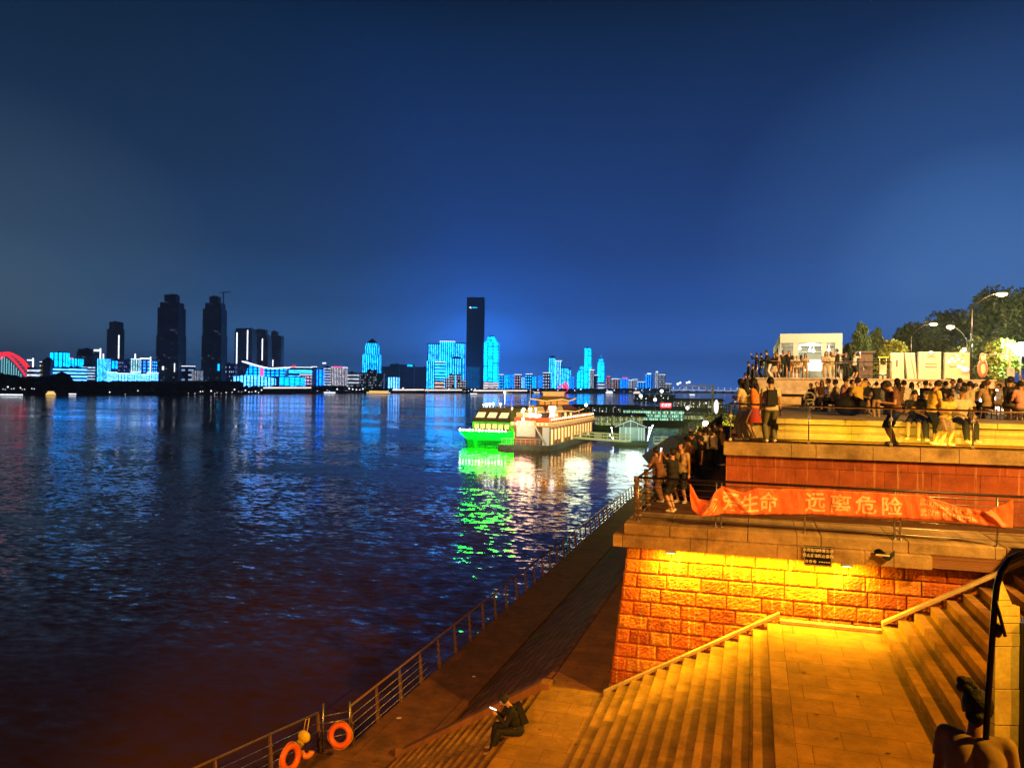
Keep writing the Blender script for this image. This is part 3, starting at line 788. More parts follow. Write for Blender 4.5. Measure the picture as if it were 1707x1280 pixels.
# ================================================================ life buoys and litter
def ring_buoy(c, rot, label):
    t_ = thing('life_buoy', label, 'life buoy', c, 0, 'life buoys on the quay railing')
    mb = MB(); mb.ring(c, .25, .075, rot=rot, nu=40, nv=12); mb.build('ring', G['orange'], t_, True)
    rm = bpy.data.materials.get('buoy_rope') or M_plain('buoy_rope', (.8, .35, .1), .8)
    mb = MB(); pts = []
    for i in range(33):
        a_ = 2 * PI * i / 32; r_ = .338 + .012 * math.cos(4 * a_)
        pts.append(Vector(c) + rot @ Vector((r_ * math.cos(a_), r_ * math.sin(a_), .0)))
    mb.tube(pts, .009, 5, cap=False); mb.build('rope', rm, t_, True)
c = at(567, 1225, 20.2)
ring_buoy(c, Matrix.Rotation(YAW - .15, 3, 'Z') @ Matrix.Rotation(PI / 2 - .25, 3, 'X'), 'round orange life buoy hanging face-on from the short gate of bars')
c2 = at(484, 1262, 18.2)
ring_buoy(c2, Matrix.Rotation(YAW + 1.05, 3, 'Z') @ Matrix.Rotation(PI / 2 - .1, 3, 'X'), 'orange life buoy seen edge-on leaning beside the yellow rescue bag')
t_ = thing('rescue_bag', 'bright yellow throw-rope bag strapped to the near quay railing', 'bag', at(507, 1235, 18.9))
mb = MB(); cc = at(507, 1227, 18.9); mb.ball(cc, (.17, .10, .15), rot=Matrix.Rotation(.4, 3, 'Y')); mb.ball(cc + Vector((-.1, 0, -.17)), (.10, .08, .14), rot=Matrix.Rotation(.5, 3, 'Y')); mb.build('bag', G['yellow'], t_, True)
mb = MB(); mb.tube([cc + Vector((-.02, 0, .1)), cc + Vector((.04, .0, .42)), cc + Vector((.1, .06, .44)), cc + Vector((.08, 0, .12))], .012, 6); mb.tube([cc + Vector((-.15, 0, -.25)), cc + Vector((-.17, -.02, -.45)), cc + Vector((-.12, 0, -.5))], .014, 6); mb.build('strap', G['yellow'], t_, True)
t_ = thing('broken_buoy', 'torn orange half of a life buoy lying under the yellow bag', 'broken buoy', at(510, 1250, 18.7))
mb = MB(); cc = at(511, 1250, 18.7); R0 = Matrix.Rotation(YAW, 3, 'Z') @ Matrix.Rotation(PI / 2 - .3, 3, 'X'); pts = []; rr = []
for i in range(11):
    a_ = PI * (1.02 + .95 * i / 10); pts.append(cc + R0 @ Vector((.13 * math.cos(a_), .13 * math.sin(a_), 0))); rr.append(.075)
mb.tube(pts, rr, 10); mb.build('ring_piece', M_plain('faded_orange', (.95, .28, .03), .5), t_, True)
for px, py, nm, lb, r_ in ((665, 1196, 'paper_cup', 'small pale crushed cup lying on the quay walkway', .07), (790, 1127, 'paper_scrap', 'tiny pale scrap of paper lying on the dark walkway', .05), (627, 1268, 'fallen_leaf', 'small dark leaf lying on the walkway by the lower steps', .06)):
    p = at_z(px, py, Z_WALK + .02); mb = MB(); mb.ball(p, (r_ * 1.3, r_ * .8, .02), 8, 5, rot=Matrix.Rotation(.6, 3, 'Z')); tag(mb.build(nm, G['white'] if nm != 'fallen_leaf' else G['wood']), lb, nm.replace('_', ' '))
for i, (px, py, z) in enumerate(((1000, 1190, Z_LAND), (960, 1240, Z_LAND), (1340, 1120, Z_REST), (1395, 1230, Z_REST), (1430, 1160, Z_REST), (1480, 1255, Z_REST), (1024, 1172, Z_LAND), (1362, 1190, Z_REST), (900, 1215, Z_LAND), (1015, 1166, Z_LAND))):
    p = at_z(px, py, z + .012); a_ = i * 1.3; u_ = Vector((math.cos(a_), math.sin(a_), .1)) * .055; v_ = Vector((-math.sin(a_), math.cos(a_), .25)) * .028
    mb = MB(); mb.add([p - u_, p - v_, p + u_, p + v_, p + Vector((0, 0, .012))], [(0, 1, 4), (1, 2, 4), (2, 3, 4), (3, 0, 4), (3, 2, 1, 0)])
    tag(mb.build('fallen_leaf', G['wood']), 'small dry leaf lying on the orange-lit landings', 'leaf', 'dry leaves scattered on the landings')
# ================================================================ street lamps and trees behind the promenade
def lamp_post(px, pyb, pyt, px_head, py_head, d, label, glow='lampwarm', e=900, arm_r=.05, colr=(1, .74, .38), group='street lamps along the promenade'):
    b = at(px, pyt, d); zt = b.z; h = at(px_head, py_head, d * .985)
    t_ = thing('street_lamp', label, 'street lamp', (b.x, b.y, Z_UP), 0, group)
    mb = MB(); mb.tube([(b.x, b.y, Z_UP), (b.x, b.y, zt - .8)], [.075, .05], 8); mb.build('pole', G['darkmetal'], t_, True)
    mb = MB(); c0 = Vector((b.x, b.y, zt - .8)); hd = h - Vector((b.x, b.y, h.z)); pts = []
    for i in range(9):
        f = i / 8; pts.append(Vector((b.x + hd.x * f, b.y + hd.y * f, (zt - .8) + (h.z + .1 - zt + .8) * math.sin(f * PI / 2) ** .8)))
    mb.tube(pts, .035, 6); mb.build('arm', G['darkmetal'], t_, True)
    ang = math.atan2(hd.y, hd.x); M = Matrix.Translation(h) @ Matrix.Rotation(ang, 4, 'Z')
    mb = MB(); mb.ball((0, 0, .08), (.42, .17, .10), M=M); hh_ = mb.build('lamp_head', G['grey'], t_, True)
    mb = MB(); mb.ball((0, 0, -.02), (.38, .2, .15), M=M); mb.build('lamp_glass', G[glow], hh_, True)
    if e: light('POINT', 'street_lamp_light', h - Vector((0, 0, .35)), e * 2.2, colr, .25)
    return t_
lamp_post(1620, 630, 497, 1670, 490, 58, 'tall street lamp with a long rising arm above the letter sculpture', e=1500)
lamp_post(1612, 630, 552, 1584, 545, 62, 'curved-neck street lamp bending over the letter sculpture from its dark backdrop', e=1200)
lamp_post(1519, 630, 548, 1556, 540, 84, 'farther street lamp whose arm reaches over the row of dark trees', e=1600)
lamp_post(1484, 630, 585, 1494, 578, 110, 'small distant street lamp glowing above the yellow-green bushes', e=900)
lamp_post(1600, 630, 585, 1608, 581, 90, 'low street lamp just over the middle letter slab', e=900)
lamp_post(1660, 640, 578, 1668, 570, 75, 'small street lamp half hidden in the yellow tree by the camera pole', e=900)
def leaf_crown(mb, c, R, n, size, rnd, hole=.25, conif=False):
    for _ in range(n):
        while True:
            p = Vector((rnd.uniform(-1, 1), rnd.uniform(-1, 1), rnd.uniform(-1, 1)))
            if p.length <= 1: break
        if p.length < .35 and rnd.random() < .6: continue
        q = Vector((p.x * R[0], p.y * R[1], p.z * R[2])) + c
        if mnoise.noise(q * (1.6 / max(R[0], .5)) * 1.8 + Vector((7, 3, 1))) < -hole * .6: continue
        s = size * rnd.uniform(.6, 1.5); a = Vector((rnd.uniform(-1, 1), rnd.uniform(-1, 1), rnd.uniform(-.6, .9))).normalized()
        b = a.cross(Vector((rnd.uniform(-1, 1), rnd.uniform(-1, 1), rnd.uniform(-1, 1)))).normalized()
        if conif: a = Vector((a.x * .4, a.y * .4, 1)).normalized()
        mb.add([q - a * s, q + b * s * .45, q + a * s, q - b * s * .45], [(0, 1, 2, 3)])
def tree(px, pyt, width_px, d, label, kind='broad', seed=1, mat='leaf', group='trees behind the promenade', zb=None):
    rnd = random.Random(seed); zb = Z_UP if zb is None else zb
    t0 = at(px, pyt, d); H = t0.z - zb; W = width_px * d / FPX / 2; b = Vector((t0.x, t0.y, zb))
    t_ = thing('tree', label, 'tree', b, 0, group)
    mb = MB(); mb.tube([b - Vector((0, 0, .1)), b + Vector((.1, 0, H * .3)), b + Vector((0, .1, H * .6)), b + Vector((0, 0, H * .85))], [.22, .17, .11, .04], 8)
    for k in range(7):
        a_ = k * 2.4; z0 = H * (.28 + .07 * k); e = b + Vector((math.cos(a_) * W * .7, math.sin(a_) * W * .7, z0 + H * .22))
        mb.tube([b + Vector((0, 0, z0)), (b + Vector((0, 0, z0)) + e) / 2 + Vector((0, 0, .2)), e], [.09, .06, .02], 5)
    mb.build('trunk', G['bark'], t_, True)
    mb = MB()
    if kind == 'broad':
        for k in range(17):
            f = rnd.random(); a_ = rnd.uniform(0, 2 * PI); rr_ = W * .62 * (1 - f * .35) * rnd.uniform(.4, 1)
            c = b + Vector((math.cos(a_) * rr_, math.sin(a_) * rr_, H * (.16 + .7 * f)))
            r_ = W * rnd.uniform(.34, .52); leaf_crown(mb, c, (r_, r_, min(r_, H * .2)), 520, .13 + W * .03, rnd)
        leaf_crown(mb, b + Vector((0, 0, H * .84)), (W * .45, W * .45, H * .16), 500, .13 + W * .03, rnd)
    else:
        for k in range(16):
            f = k / 15; c = b + Vector((rnd.uniform(-.15, .15) * W, rnd.uniform(-.15, .15) * W, H * (.12 + .83 * f)))
            r_ = W * (1.05 - .85 * f) * rnd.uniform(.85, 1.1); leaf_crown(mb, c, (r_, r_, H * .09), int(520 * (1.1 - .8 * f)), .14 + W * .04, rnd, conif=True)
    mb.build('crown', G[mat], t_)
    return t_
specs = [(1436, 541, 58, 70, 'dark pointed conifer next to the white pavilion', 'con', 'leaf'),
         (1462, 550, 54, 76, 'second dark conifer from the white pavilion', 'con', 'leaf'),
         (1416, 572, 40, 82, 'lower dark shrubby tree touching the white pavilion corner', 'broad', 'leaf'),
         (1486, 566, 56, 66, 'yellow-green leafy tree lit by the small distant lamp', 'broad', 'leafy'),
         (1524, 536, 90, 100, 'dense dark tree above the first letter slab', 'broad', 'leaf'),
         (1584, 518, 100, 108, 'dark domed tree peaking between the two curved street lamps', 'broad', 'leaf'),
         (1560, 548, 70, 96, 'broad dark tree filling the gap over the middle letter slab', 'broad', 'leaf'),
         (1655, 482, 130, 92, 'huge tree behind the tall street lamp head', 'broad', 'leaf'),
         (1712, 478, 120, 84, 'huge tree at the picture edge washed by pale green light', 'broad', 'leaf'),
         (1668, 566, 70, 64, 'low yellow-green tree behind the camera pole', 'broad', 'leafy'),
         (1640, 560, 80, 82, 'mid-height tree rising behind the last letter slab', 'broad', 'leaf'),
         (1600, 572, 90, 90, 'low round tree behind the last two letter slabs', 'broad', 'leaf')]
for i, (px, py, wd, d, lb, kd, mt_) in enumerate(specs): tree(px, py, wd, d, lb, kd, 20 + i, mt_)
# planter beside the backpacker
pl = thing('planter_bush', 'dark leafy bush in the stone planter beside the backpacker', 'bush', (.0, 24.6, Z_MID))
mb = MB(); mb.box(-.45, .5, 24.2, 25.6, Z_MID, Z_MID + .35); mb.build('planter', G['bench'], pl, bev=.02)
mb = MB(); leaf_crown(mb, Vector((.02, 24.9, Z_MID + .62)), (.45, .6, .38), 1500, .05, random.Random(5)); mb.build('foliage', G['leaf'], pl)
# ================================================================ people
def V(*a): return Vector(a)
def limb_ik(a, b, l1, l2, pole):
    """mid joint of a two-bone limb from a to b bending towards pole"""
    d = b - a; L = min(d.length, (l1 + l2) * .995); dn = d.normalized()
    x = (l1 * l1 - l2 * l2 + L * L) / (2 * L); h = math.sqrt(max(0, l1 * l1 - x * x))
    pv = pole - dn * pole.dot(dn); pv = pv.normalized() if pv.length > 1e-6 else V(0, 1, 0)
    return a + dn * x + pv * h, a + dn * L
POSES = {
 # hip height, hip y, torso lean (deg, + forward), hands (r,l), feet (r,l), head pitch/turn; person faces +Y, right hand on +X
 'stand':   dict(hip=.91, lean=2, hands=[(.27, .03, .80), (-.27, .03, .80)], feet=[(.11, .02), (-.11, -.04)], nod=5),
 'stride':  dict(hip=.90, lean=3, hands=[(.27, .12, .84), (-.26, -.10, .82)], feet=[(.12, -.18), (-.10, .16)], nod=0),
 'rail':    dict(hip=.90, lean=20, hands=[(.14, .48, 1.08), (-.14, .48, 1.08)], feet=[(.11, .02), (-.11, -.12)], nod=0),
 'photo':   dict(hip=.91, lean=2, hands=[(.07, .36, 1.52), (-.07, .36, 1.52)], feet=[(.12, .04), (-.12, -.06)], nod=-4, phone=True),
 'phone':   dict(hip=.91, lean=5, hands=[(.08, .30, 1.17), (-.06, .30, 1.14)], feet=[(.11, .0), (-.11, .05)], nod=28, phone=True),
 'cross':   dict(hip=.91, lean=1, hands=[(-.10, .22, 1.12), (.10, .24, 1.08)], feet=[(.12, .0), (-.12, .03)], nod=3),
 'callarm': dict(hip=.91, lean=2, hands=[(.17, .14, 1.55), (-.27, .05, .82)], feet=[(.11, .02), (-.11, -.04)], nod=3, phone=True),
 'ledge':   dict(hip=.10, lean=8, hands=[(.15, .34, .20), (-.15, .34, .20)], feet=[(.13, .50), (-.13, .46)], nod=8, sit=True, foot_z=-.50),
 'ledgephone': dict(hip=.10, lean=14, hands=[(.07, .32, .36), (-.07, .32, .34)], feet=[(.13, .46), (-.13, .50)], nod=32, sit=True, foot_z=-.50, phone=True),
 'bench':   dict(hip=.45, lean=6, hands=[(.14, .36, .58), (-.14, .36, .58)], feet=[(.13, .46), (-.13, .44)], nod=5, sit=True),
 'benchraise': dict(hip=.45, lean=2, hands=[(.16, .22, 1.22), (-.14, .36, .58)], feet=[(.13, .46), (-.13, .44)], nod=0, sit=True, phone=True),
 'stairsit': dict(hip=.12, lean=20, hands=[(.07, .44, .46), (-.07, .44, .44)], feet=[(.12, .48), (-.12, .56)], nod=46, sit=True, foot_z=-.34, phone=True),
 'hunch': dict(hip=.91, lean=27, hands=[(.10, .42, .98), (-.10, .42, .96)], feet=[(.13, .0), (-.13, .05)], nod=34),
 'lookdown': dict(hip=.91, lean=12, hands=[(.06, .32, 1.12), (-.06, .32, 1.10)], feet=[(.11, .0), (-.11, .05)], nod=30),
}
CACHE = {}
def make_meshes(pose, fine=False):
    key = pose
    if key in CACHE: return CACHE[key]
    P = POSES[pose]; hip = P['hip']; sit = P.get('sit', False); fz = P.get('foot_z', 0.0)
    R = Matrix.Rotation(-math.radians(P['lean']), 3, 'X')
    pel = V(0, 0, hip)
    ch = pel + R @ V(0, 0, .32); sh = pel + R @ V(0, 0, .49); nk = pel + R @ V(0, .0, .55)
    RH = Matrix.Rotation(-math.radians(P['nod']), 3, 'X')
    hd = nk + RH @ V(0, .02, .135)
    caps = []      # (zone, p0, r0, p1, r1)
    caps.append(('torso', pel + V(0, 0, .0), .125, pel + R @ V(0, .005, .16), .115))
    caps.append(('torso', pel + R @ V(.045, .0, .17), .10, pel + R @ V(.075, 0, .36), .108)); caps.append(('torso', pel + R @ V(-.045, .0, .17), .10, pel + R @ V(-.075, 0, .36), .108))
    caps.append(('torso', pel + R @ V(.05, 0, .40), .09, pel + R @ V(.165, 0, .46), .052)); caps.append(('torso', pel + R @ V(-.05, 0, .40), .09, pel + R @ V(-.165, 0, .46), .052))
    caps.append(('pelvis', pel + V(.07, -.01, -.02), .105, pel + V(-.07, -.01, -.02), .105))
    caps.append(('neck', sh, .058, nk + RH @ V(0, .005, .06), .050))
    hands = []
    for k, s in ((0, 1), (1, -1)):
        S = pel + R @ V(.185 * s, 0, .46); T = V(*P['hands'][k])
        el, wr = limb_ik(S, T, .29, .26, V(.5 * s, -.6, -.6))
        caps.append(('uarm1', S, .052, S.lerp(el, .5), .045)); caps.append(('uarm2', S.lerp(el, .5), .045, el, .037))
        caps.append(('farm', el, .037, wr, .026))
        hd_dir = (wr - el).normalized(); pm = wr + hd_dir * .085
        caps.append(('hand', wr, .026, pm, .030)); hands.append((wr, pm, hd_dir, s))
        H_ = pel + V(.09 * s, 0, -.04); fx, fy = P['feet'][k]; A = V(fx, fy, .085 + fz)
        kn, an = limb_ik(H_, A, .43, .42, V(.12 * s, 1, .9 if sit else .0))
        caps.append(('thigh1', H_, .088, H_.lerp(kn, .55), .070)); caps.append(('thigh2', H_.lerp(kn, .55), .070, kn, .054))
        caps.append(('calf1', kn, .054, kn.lerp(an, .35), .056)); caps.append(('calf2', kn.lerp(an, .35), .056, an, .036))
        caps.append(('foot', an + V(0, -.035, -.04), .038, an + V(.02 * s, .15, -.052), .030))
    bm = bmesh.new()
    def ball(c, r, Rm=None):
        rr = (r, r, r) if not isinstance(r, tuple) else r
        M = Matrix.Translation(c) @ ((Rm or Matrix.Identity(3)).to_4x4()) @ Matrix.Diagonal((*rr, 1))
        bmesh.ops.create_uvsphere(bm, u_segments=12, v_segments=8, radius=1, matrix=M)
    for z, a, ra, b, rb in caps:
        ball(a, ra); ball(b, rb)
        d = b - a
        if d.length > 1e-4:
            M = Matrix.Translation((a + b) / 2) @ d.to_track_quat('Z', 'Y').to_matrix().to_4x4()
            bmesh.ops.create_cone(bm, cap_ends=True, segments=12, radius1=ra, radius2=rb, depth=d.length, matrix=M)
    # head: skull, jaw, nose, ears, brow
    ball(hd + RH @ V(0, -.01, .02), (.077, .095, .10), RH); ball(hd + RH @ V(0, .025, -.045), (.055, .062, .065), RH)
    ball(hd + RH @ V(0, .09, -.012), (.014, .022, .024), RH)
    for s in (1, -1): ball(hd + RH @ V(.078 * s, -.005, -.005), (.012, .022, .032), RH)
    ball(hd + RH @ V(0, .082, -.052), (.024, .012, .010), RH)
    me = bpy.data.meshes.new('body_src'); bm.to_mesh(me); bm.free()
    o = bpy.data.objects.new('tmp', me); col.objects.link(o)
    md = o.modifiers.new('r', 'REMESH'); md.mode = 'VOXEL'; md.voxel_size = .0155; md.use_smooth_shade = True
    m2 = o.modifiers.new('s', 'SMOOTH'); m2.iterations = 3; m2.factor = .5
    dg = bpy.context.evaluated_depsgraph_get()
    body = bpy.data.meshes.new_from_object(o.evaluated_get(dg)); bpy.data.objects.remove(o); bpy.data.meshes.remove(me)
    # zones by nearest bone
    def dseg(p, a, b):
        d = b - a; t = max(0, min(1, (p - a).dot(d) / max(1e-9, d.length_squared))); return (p - a - d * t).length
    N = len(body.vertices); zone = [''] * N; co = [v.co.copy() for v in body.vertices]; no = [v.normal.copy() for v in body.vertices]
    for i in range(N):
        p = co[i]; best = 9; bz = ''
        for z, a, ra, b, rb in caps:
            m_ = dseg(p, a, b) - (ra + rb) / 2
            if m_ < best: best = m_; bz = z
        q = (p - hd).length - .085
        if q < best: bz = 'head'
        zone[i] = bz
    inv = RH.inverted()
    loc = {i: inv @ (co[i] - hd) for i in range(N) if zone[i] == 'head'}
    mats_idx = []
    polys = [tuple(p.vertices) for p in body.polygons]
    for f in polys:
        k = 0
        if all(zone[i] == 'head' for i in f):
            c = sum((loc[i] for i in f), V(0, 0, 0)) / len(f)
            if c.y > .06 and abs(c.z - .008) < .011 and .018 < abs(c.x) < .045: k = 1
            if c.y > .06 and abs(c.z + .052) < .008 and abs(c.x) < .022: k = 1
        mats_idx.append(k)
    body.materials.clear(); body.materials.append(None); body.materials.append(None)
    body.polygons.foreach_set('material_index', mats_idx)
    # fingers rooted in the palm
    bm = bmesh.new(); bm.from_mesh(body)
    for wr, pm, hdir, s in hands:
        side = hdir.cross(V(0, 0, 1)); side = side.normalized() if side.length > .2 else V(0, 1, 0) * s
        curl = side.cross(hdir).normalized()
        if curl.z > 0 and not P.get('phone'): curl = -curl
        mbf = MB()
        for j, (off, ln) in enumerate(((-.027, .066), (-.009, .076), (.009, .071), (.026, .056))):
            b0 = pm + side * off - hdir * .01; b1 = b0 + hdir * ln * .5 + curl * .006; b2 = b1 + (hdir * .75 + curl * .65).normalized() * ln * .35; b3 = b2 + (hdir * .3 + curl * .95).normalized() * ln * .3
            mbf.tube([b0, b1, b2, b3], [.0095, .009, .008, .006], 6)
        th0 = wr.lerp(pm, .35) - side * .022; th1 = th0 - side * .03 + hdir * .03; th2 = th1 + hdir * .035 - side * .006 + curl * .01
        mbf.tube([th0, th1, th2], [.012, .010, .007], 6)
        vv = [bm.verts.new(p) for p in mbf.v]
        for f in mbf.f: bm.faces.new([vv[i] for i in f]).smooth = True
    bm.to_mesh(body); bm.free()
    def shell(name, test, off, extra=None):
        """clothing: the body's own faces moved out along the normal"""
        mb = MB(); idx = {}; vs = []; fs = []
        for f in polys:
            if all(test(i) for i in f):
                g = []
                for i in f:
                    if i not in idx:
                        idx[i] = len(vs); vs.append(co[i] + no[i] * (off(i) if callable(off) else off))
                    g.append(idx[i])
                fs.append(g)
        if not fs: return None
        me_ = bpy.data.meshes.new(name); me_.from_pydata([tuple(v) for v in vs], [], fs); me_.polygons.foreach_set('use_smooth', [True] * len(fs)); me_.materials.append(None); me_.update()
        return me_
    Rinv = R.inverted()
    Z = zone
    def tz(i): return (Rinv @ (co[i] - pel)).z
    out = dict(body=body)
    out['tee'] = shell('shirt', lambda i: (Z[i] in ('torso', 'uarm1') or (Z[i] == 'pelvis' and tz(i) > -.06) or (Z[i] == 'neck' and co[i].z < nk.z - .045)), lambda i: .016 + (.012 if tz(i) < .22 else 0))
    out['long'] = shell('shirt', lambda i: (Z[i] in ('torso', 'uarm1', 'uarm2', 'farm') or (Z[i] == 'pelvis' and tz(i) > -.07) or (Z[i] == 'neck' and co[i].z < nk.z - .045)), lambda i: .016 + (.010 if tz(i) < .22 else 0))
    out['tank'] = shell('vest', lambda i: (Z[i] == 'torso' and abs((Rinv @ (co[i] - pel)).x) < .16) or (Z[i] == 'pelvis' and tz(i) > -.05), .013)
    low = lambda i: Z[i] == 'pelvis' or (Z[i] == 'torso' and tz(i) < .03)
    out['shorts'] = shell('shorts', lambda i: low(i) or Z[i] in ('thigh1', 'thigh2'), lambda i: .012 + (.018 if Z[i] == 'thigh2' else 0))
    out['trousers'] = shell('trousers', lambda i: low(i) or Z[i] in ('thigh1', 'thigh2', 'calf1', 'calf2'), lambda i: .012 + (.02 if Z[i] in ('calf2', 'calf1') else .004))
    out['shoes'] = shell('shoes', lambda i: Z[i] == 'foot', .009)
    def hairy(i):
        if Z[i] != 'head': return False
        l = loc[i]; return l.z > .055 or (l.y < .035 and l.z > -.035) or (l.y < -.02 and l.z > -.07)
    out['hair_short'] = shell('hair', hairy, lambda i: .016 + .006 * mnoise.noise(co[i] * 40))
    def with_extra(base, fn):
        me_ = base.copy(); bm2 = bmesh.new(); bm2.from_mesh(me_); mbx = MB(); fn(mbx)
        vv = [bm2.verts.new(p) for p in mbx.v]
        for f in mbx.f: bm2.faces.new([vv[i] for i in f]).smooth = True
        bm2.to_mesh(me_); bm2.free(); return me_
    H4 = lambda v: hd + RH @ V(*v)
    out['hair_long'] = with_extra(out['hair_short'], lambda m: (m.ball(H4((0, -.05, -.03)), (.086, .058, .12), rot=RH), m.tube([H4((0, -.06, -.04)), H4((0, -.085, -.16)), H4((0, -.08, -.30)), H4((0, -.07, -.40))], [.075, .082, .07, .02], 10), m.tube([H4((.07, -.0, .02)), H4((.082, .01, -.12)), H4((.07, .01, -.22))], [.03, .024, .008], 6), m.tube([H4((-.07, -.0, .02)), H4((-.082, .01, -.12)), H4((-.07, .01, -.22))], [.03, .024, .008], 6)))
    out['hair_tail'] = with_extra(out['hair_short'], lambda m: m.tube([H4((0, -.10, .05)), H4((0, -.16, .03)), H4((0, -.17, -.10)), H4((0, -.13, -.22))], [.025, .038, .034, .008], 8))
    out['hair_bun'] = with_extra(out['hair_short'], lambda m: (m.ball(H4((0, -.03, .025)), (.105, .115, .105), rot=RH), [m.ball(H4((-.07 + .03 * math.cos(q_), -.08 + .02 * math.sin(q_ * 2), .125 + .03 * math.sin(q_))), (.042, .040, .036), rot=RH) for q_ in (0, 1.2, 2.4, 3.7, 5.0)], m.ball(H4((0, -.06, -.07)), (.07, .05, .06), rot=RH)))
    out['cap'] = with_extra(shell('cap', lambda i: Z[i] == 'head' and loc[i].z > .045, .022), lambda m: m.ball(H4((0, .105, .055)), (.06, .06, .008), rot=RH))
    out['mask'] = shell('face_mask', lambda i: Z[i] == 'head' and loc[i].y > .03 and -.085 < loc[i].z < -.018, .008)
    # skirt
    def cone(mb_):
        k = 20; rings = [(0.05, .135, .105), (-.08, .17, .135), (-.28, .20, .18), (-.45, .235, .21)]
        vs = [pel + V(a_ * math.cos(2 * PI * i / k), b_ * math.sin(2 * PI * i / k) * (1 + .07 * math.sin(9 * i)), z) for z, a_, b_ in rings for i in range(k)]
        mb_.add(vs, [(j * k + i, j * k + (i + 1) % k, (j + 1) * k + (i + 1) % k, (j + 1) * k + i) for j in range(3) for i in range(k)])
    mbs = MB(); cone(mbs); me_ = bpy.data.meshes.new('skirt'); me_.from_pydata(mbs.v, [], mbs.f); me_.polygons.foreach_set('use_smooth', [True] * len(mbs.f)); me_.materials.append(None); out['skirt'] = me_
    # backpack
    bp = MB(); M_ = Matrix.Translation(pel + R @ V(0, -.19, .27)) @ R.to_4x4()
    bp.hexa([(-.14, -.07, -.2), (.14, -.07, -.2), (.14, .07, -.2), (-.14, .07, -.2)], [(-.11, -.05, .2), (.11, -.05, .2), (.11, .07, .2), (-.11, .07, .2)], M_)
    for s in (1, -1): bp.tube([pel + R @ V(.09 * s, -.12, .44), pel + R @ V(.10 * s, 0, .535), pel + R @ V(.105 * s, .115, .42), pel + R @ V(.12 * s, .10, .28), pel + R @ V(.12 * s, -.10, .16)], .017, 6)
    me_ = bpy.data.meshes.new('backpack'); me_.from_pydata(bp.v, [], bp.f); me_.materials.append(None); out['backpack'] = me_
    # handset between the hands
    c = sum((pm + hdir * .03 for wr, pm, hdir, s in hands), V(0, 0, 0)) / 2
    if pose in ('callarm', 'benchraise'): c = hands[0][1] + hands[0][2] * .04
    ph = MB(); tilt = Matrix.Rotation(-math.radians(P['nod'] * .9 + (0 if pose in ('photo',) else 25)), 4, 'X')
    ph.box(-.038, .038, -.005, .005, -.075, .075, Matrix.Translation(c + V(0, .01, .03)) @ tilt)
    me_ = bpy.data.meshes.new('phone'); me_.from_pydata(ph.v, [], ph.f); me_.materials.append(None); out['phone'] = me_
    ph = MB(); ph.box(-.034, .034, -.0075, -.0055, -.07, .07, Matrix.Translation(c + V(0, .01, .03)) @ tilt)
    me_ = bpy.data.meshes.new('screen'); me_.from_pydata(ph.v, [], ph.f); me_.materials.append(None); out['screen'] = me_
    CACHE[key] = out
    return out
COL = dict(black=(.008, .008, .010), white=(.72, .68, .6), cream=(.6, .5, .34), tan=(.42, .28, .15), brown=(.16, .07, .035), grey=(.2, .2, .2), blue=(.05, .08, .18),
           orange=(.8, .22, .04), pink=(.75, .33, .25), yellow=(.75, .48, .08), navy=(.012, .016, .035), red=(.45, .04, .03), olive=(.14, .13, .06), beige=(.5, .4, .28), darkgrey=(.05, .05, .055), pattern=(.3, .2, .1), khaki=(.35, .27, .15))
CM = {k: M_plain('cloth_' + k, v, .8, 0, .18, 14, .15) for k, v in COL.items()}
CM['pattern'] = M_plain('cloth_patterned', (.28, .2, .1), .8, 0, .9, 30)
SKIN = M_plain('skin', (.52, .27, .15), .5, 0, .08); SKIN2 = M_plain('skin_tanned', (.40, .19, .10), .5, 0, .08)
EYE_M = M_plain('eye_and_lip', (.07, .03, .02), .4); HAIRM = M_plain('hair_black', (.004, .003, .003), .6, 0, .3, 60, .8); HAIRB = M_plain('hair_brown', (.12, .045, .02), .5, 0, .3, 40, .3)
SCREEN = M_glow('phone_screen', (.8, .92, 1), 6)
ICOL = dict(black=HAIRM, brown=HAIRB)
def person(loc, head, pose, label, group, h=1.70, top=('tee', 'white'), bot=('trousers', 'black'), hair=('short', 'black'), shoes='white', extra=(), skin=0, width=1.0):
    S = make_meshes(pose); k = h / 1.70
    r = bpy.data.objects.new('person', None); col.objects.link(r); r.location = loc; r.rotation_euler = (0, 0, math.radians(head)); r.scale = (k * width, k * width, k)
    tag(r, label, 'person', group)
    def part(key, name, mat):
        if S.get(key) is None: return None
        o = bpy.data.objects.new(name, S[key]); col.objects.link(o); o.parent = r
        for i, m in enumerate(mat if isinstance(mat, list) else [mat]):
            o.material_slots[i].link = 'OBJECT'; o.material_slots[i].material = m
        return o
    part('body', 'body', [SKIN2 if skin else SKIN, EYE_M])
    part(top[0], 'shirt' if top[0] != 'tank' else 'vest', CM[top[1]])
    part(bot[0], bot[0], CM[bot[1]])
    if shoes: part('shoes', 'shoes', CM[shoes])
    if hair: part('hair_' + hair[0], 'hair', ICOL[hair[1]])
    for e in extra:
        if e == 'phone': part('phone', 'phone', G['black']); part('screen', 'screen', SCREEN)
        elif e.startswith('backpack'): part('backpack', 'backpack', CM[e.split(':')[1]])
        elif e.startswith('cap'): part('cap', 'cap', CM[e.split(':')[1]])
        elif e == 'mask': part('mask', 'face_mask', CM['white'])
    return r
def on(px, py, z, **k):
    return at_z(px, py, z)
def ond(px, d, z):
    p = at(px, 650, d); return Vector((p.x, p.y, z))
GP, GM, GB, GU = 'onlookers along the river side of the balcony', 'visitors on the glass-railed terrace', 'crowd seated on the bench wall and seating floor', 'people leaning along the promenade rail'
P_ = person
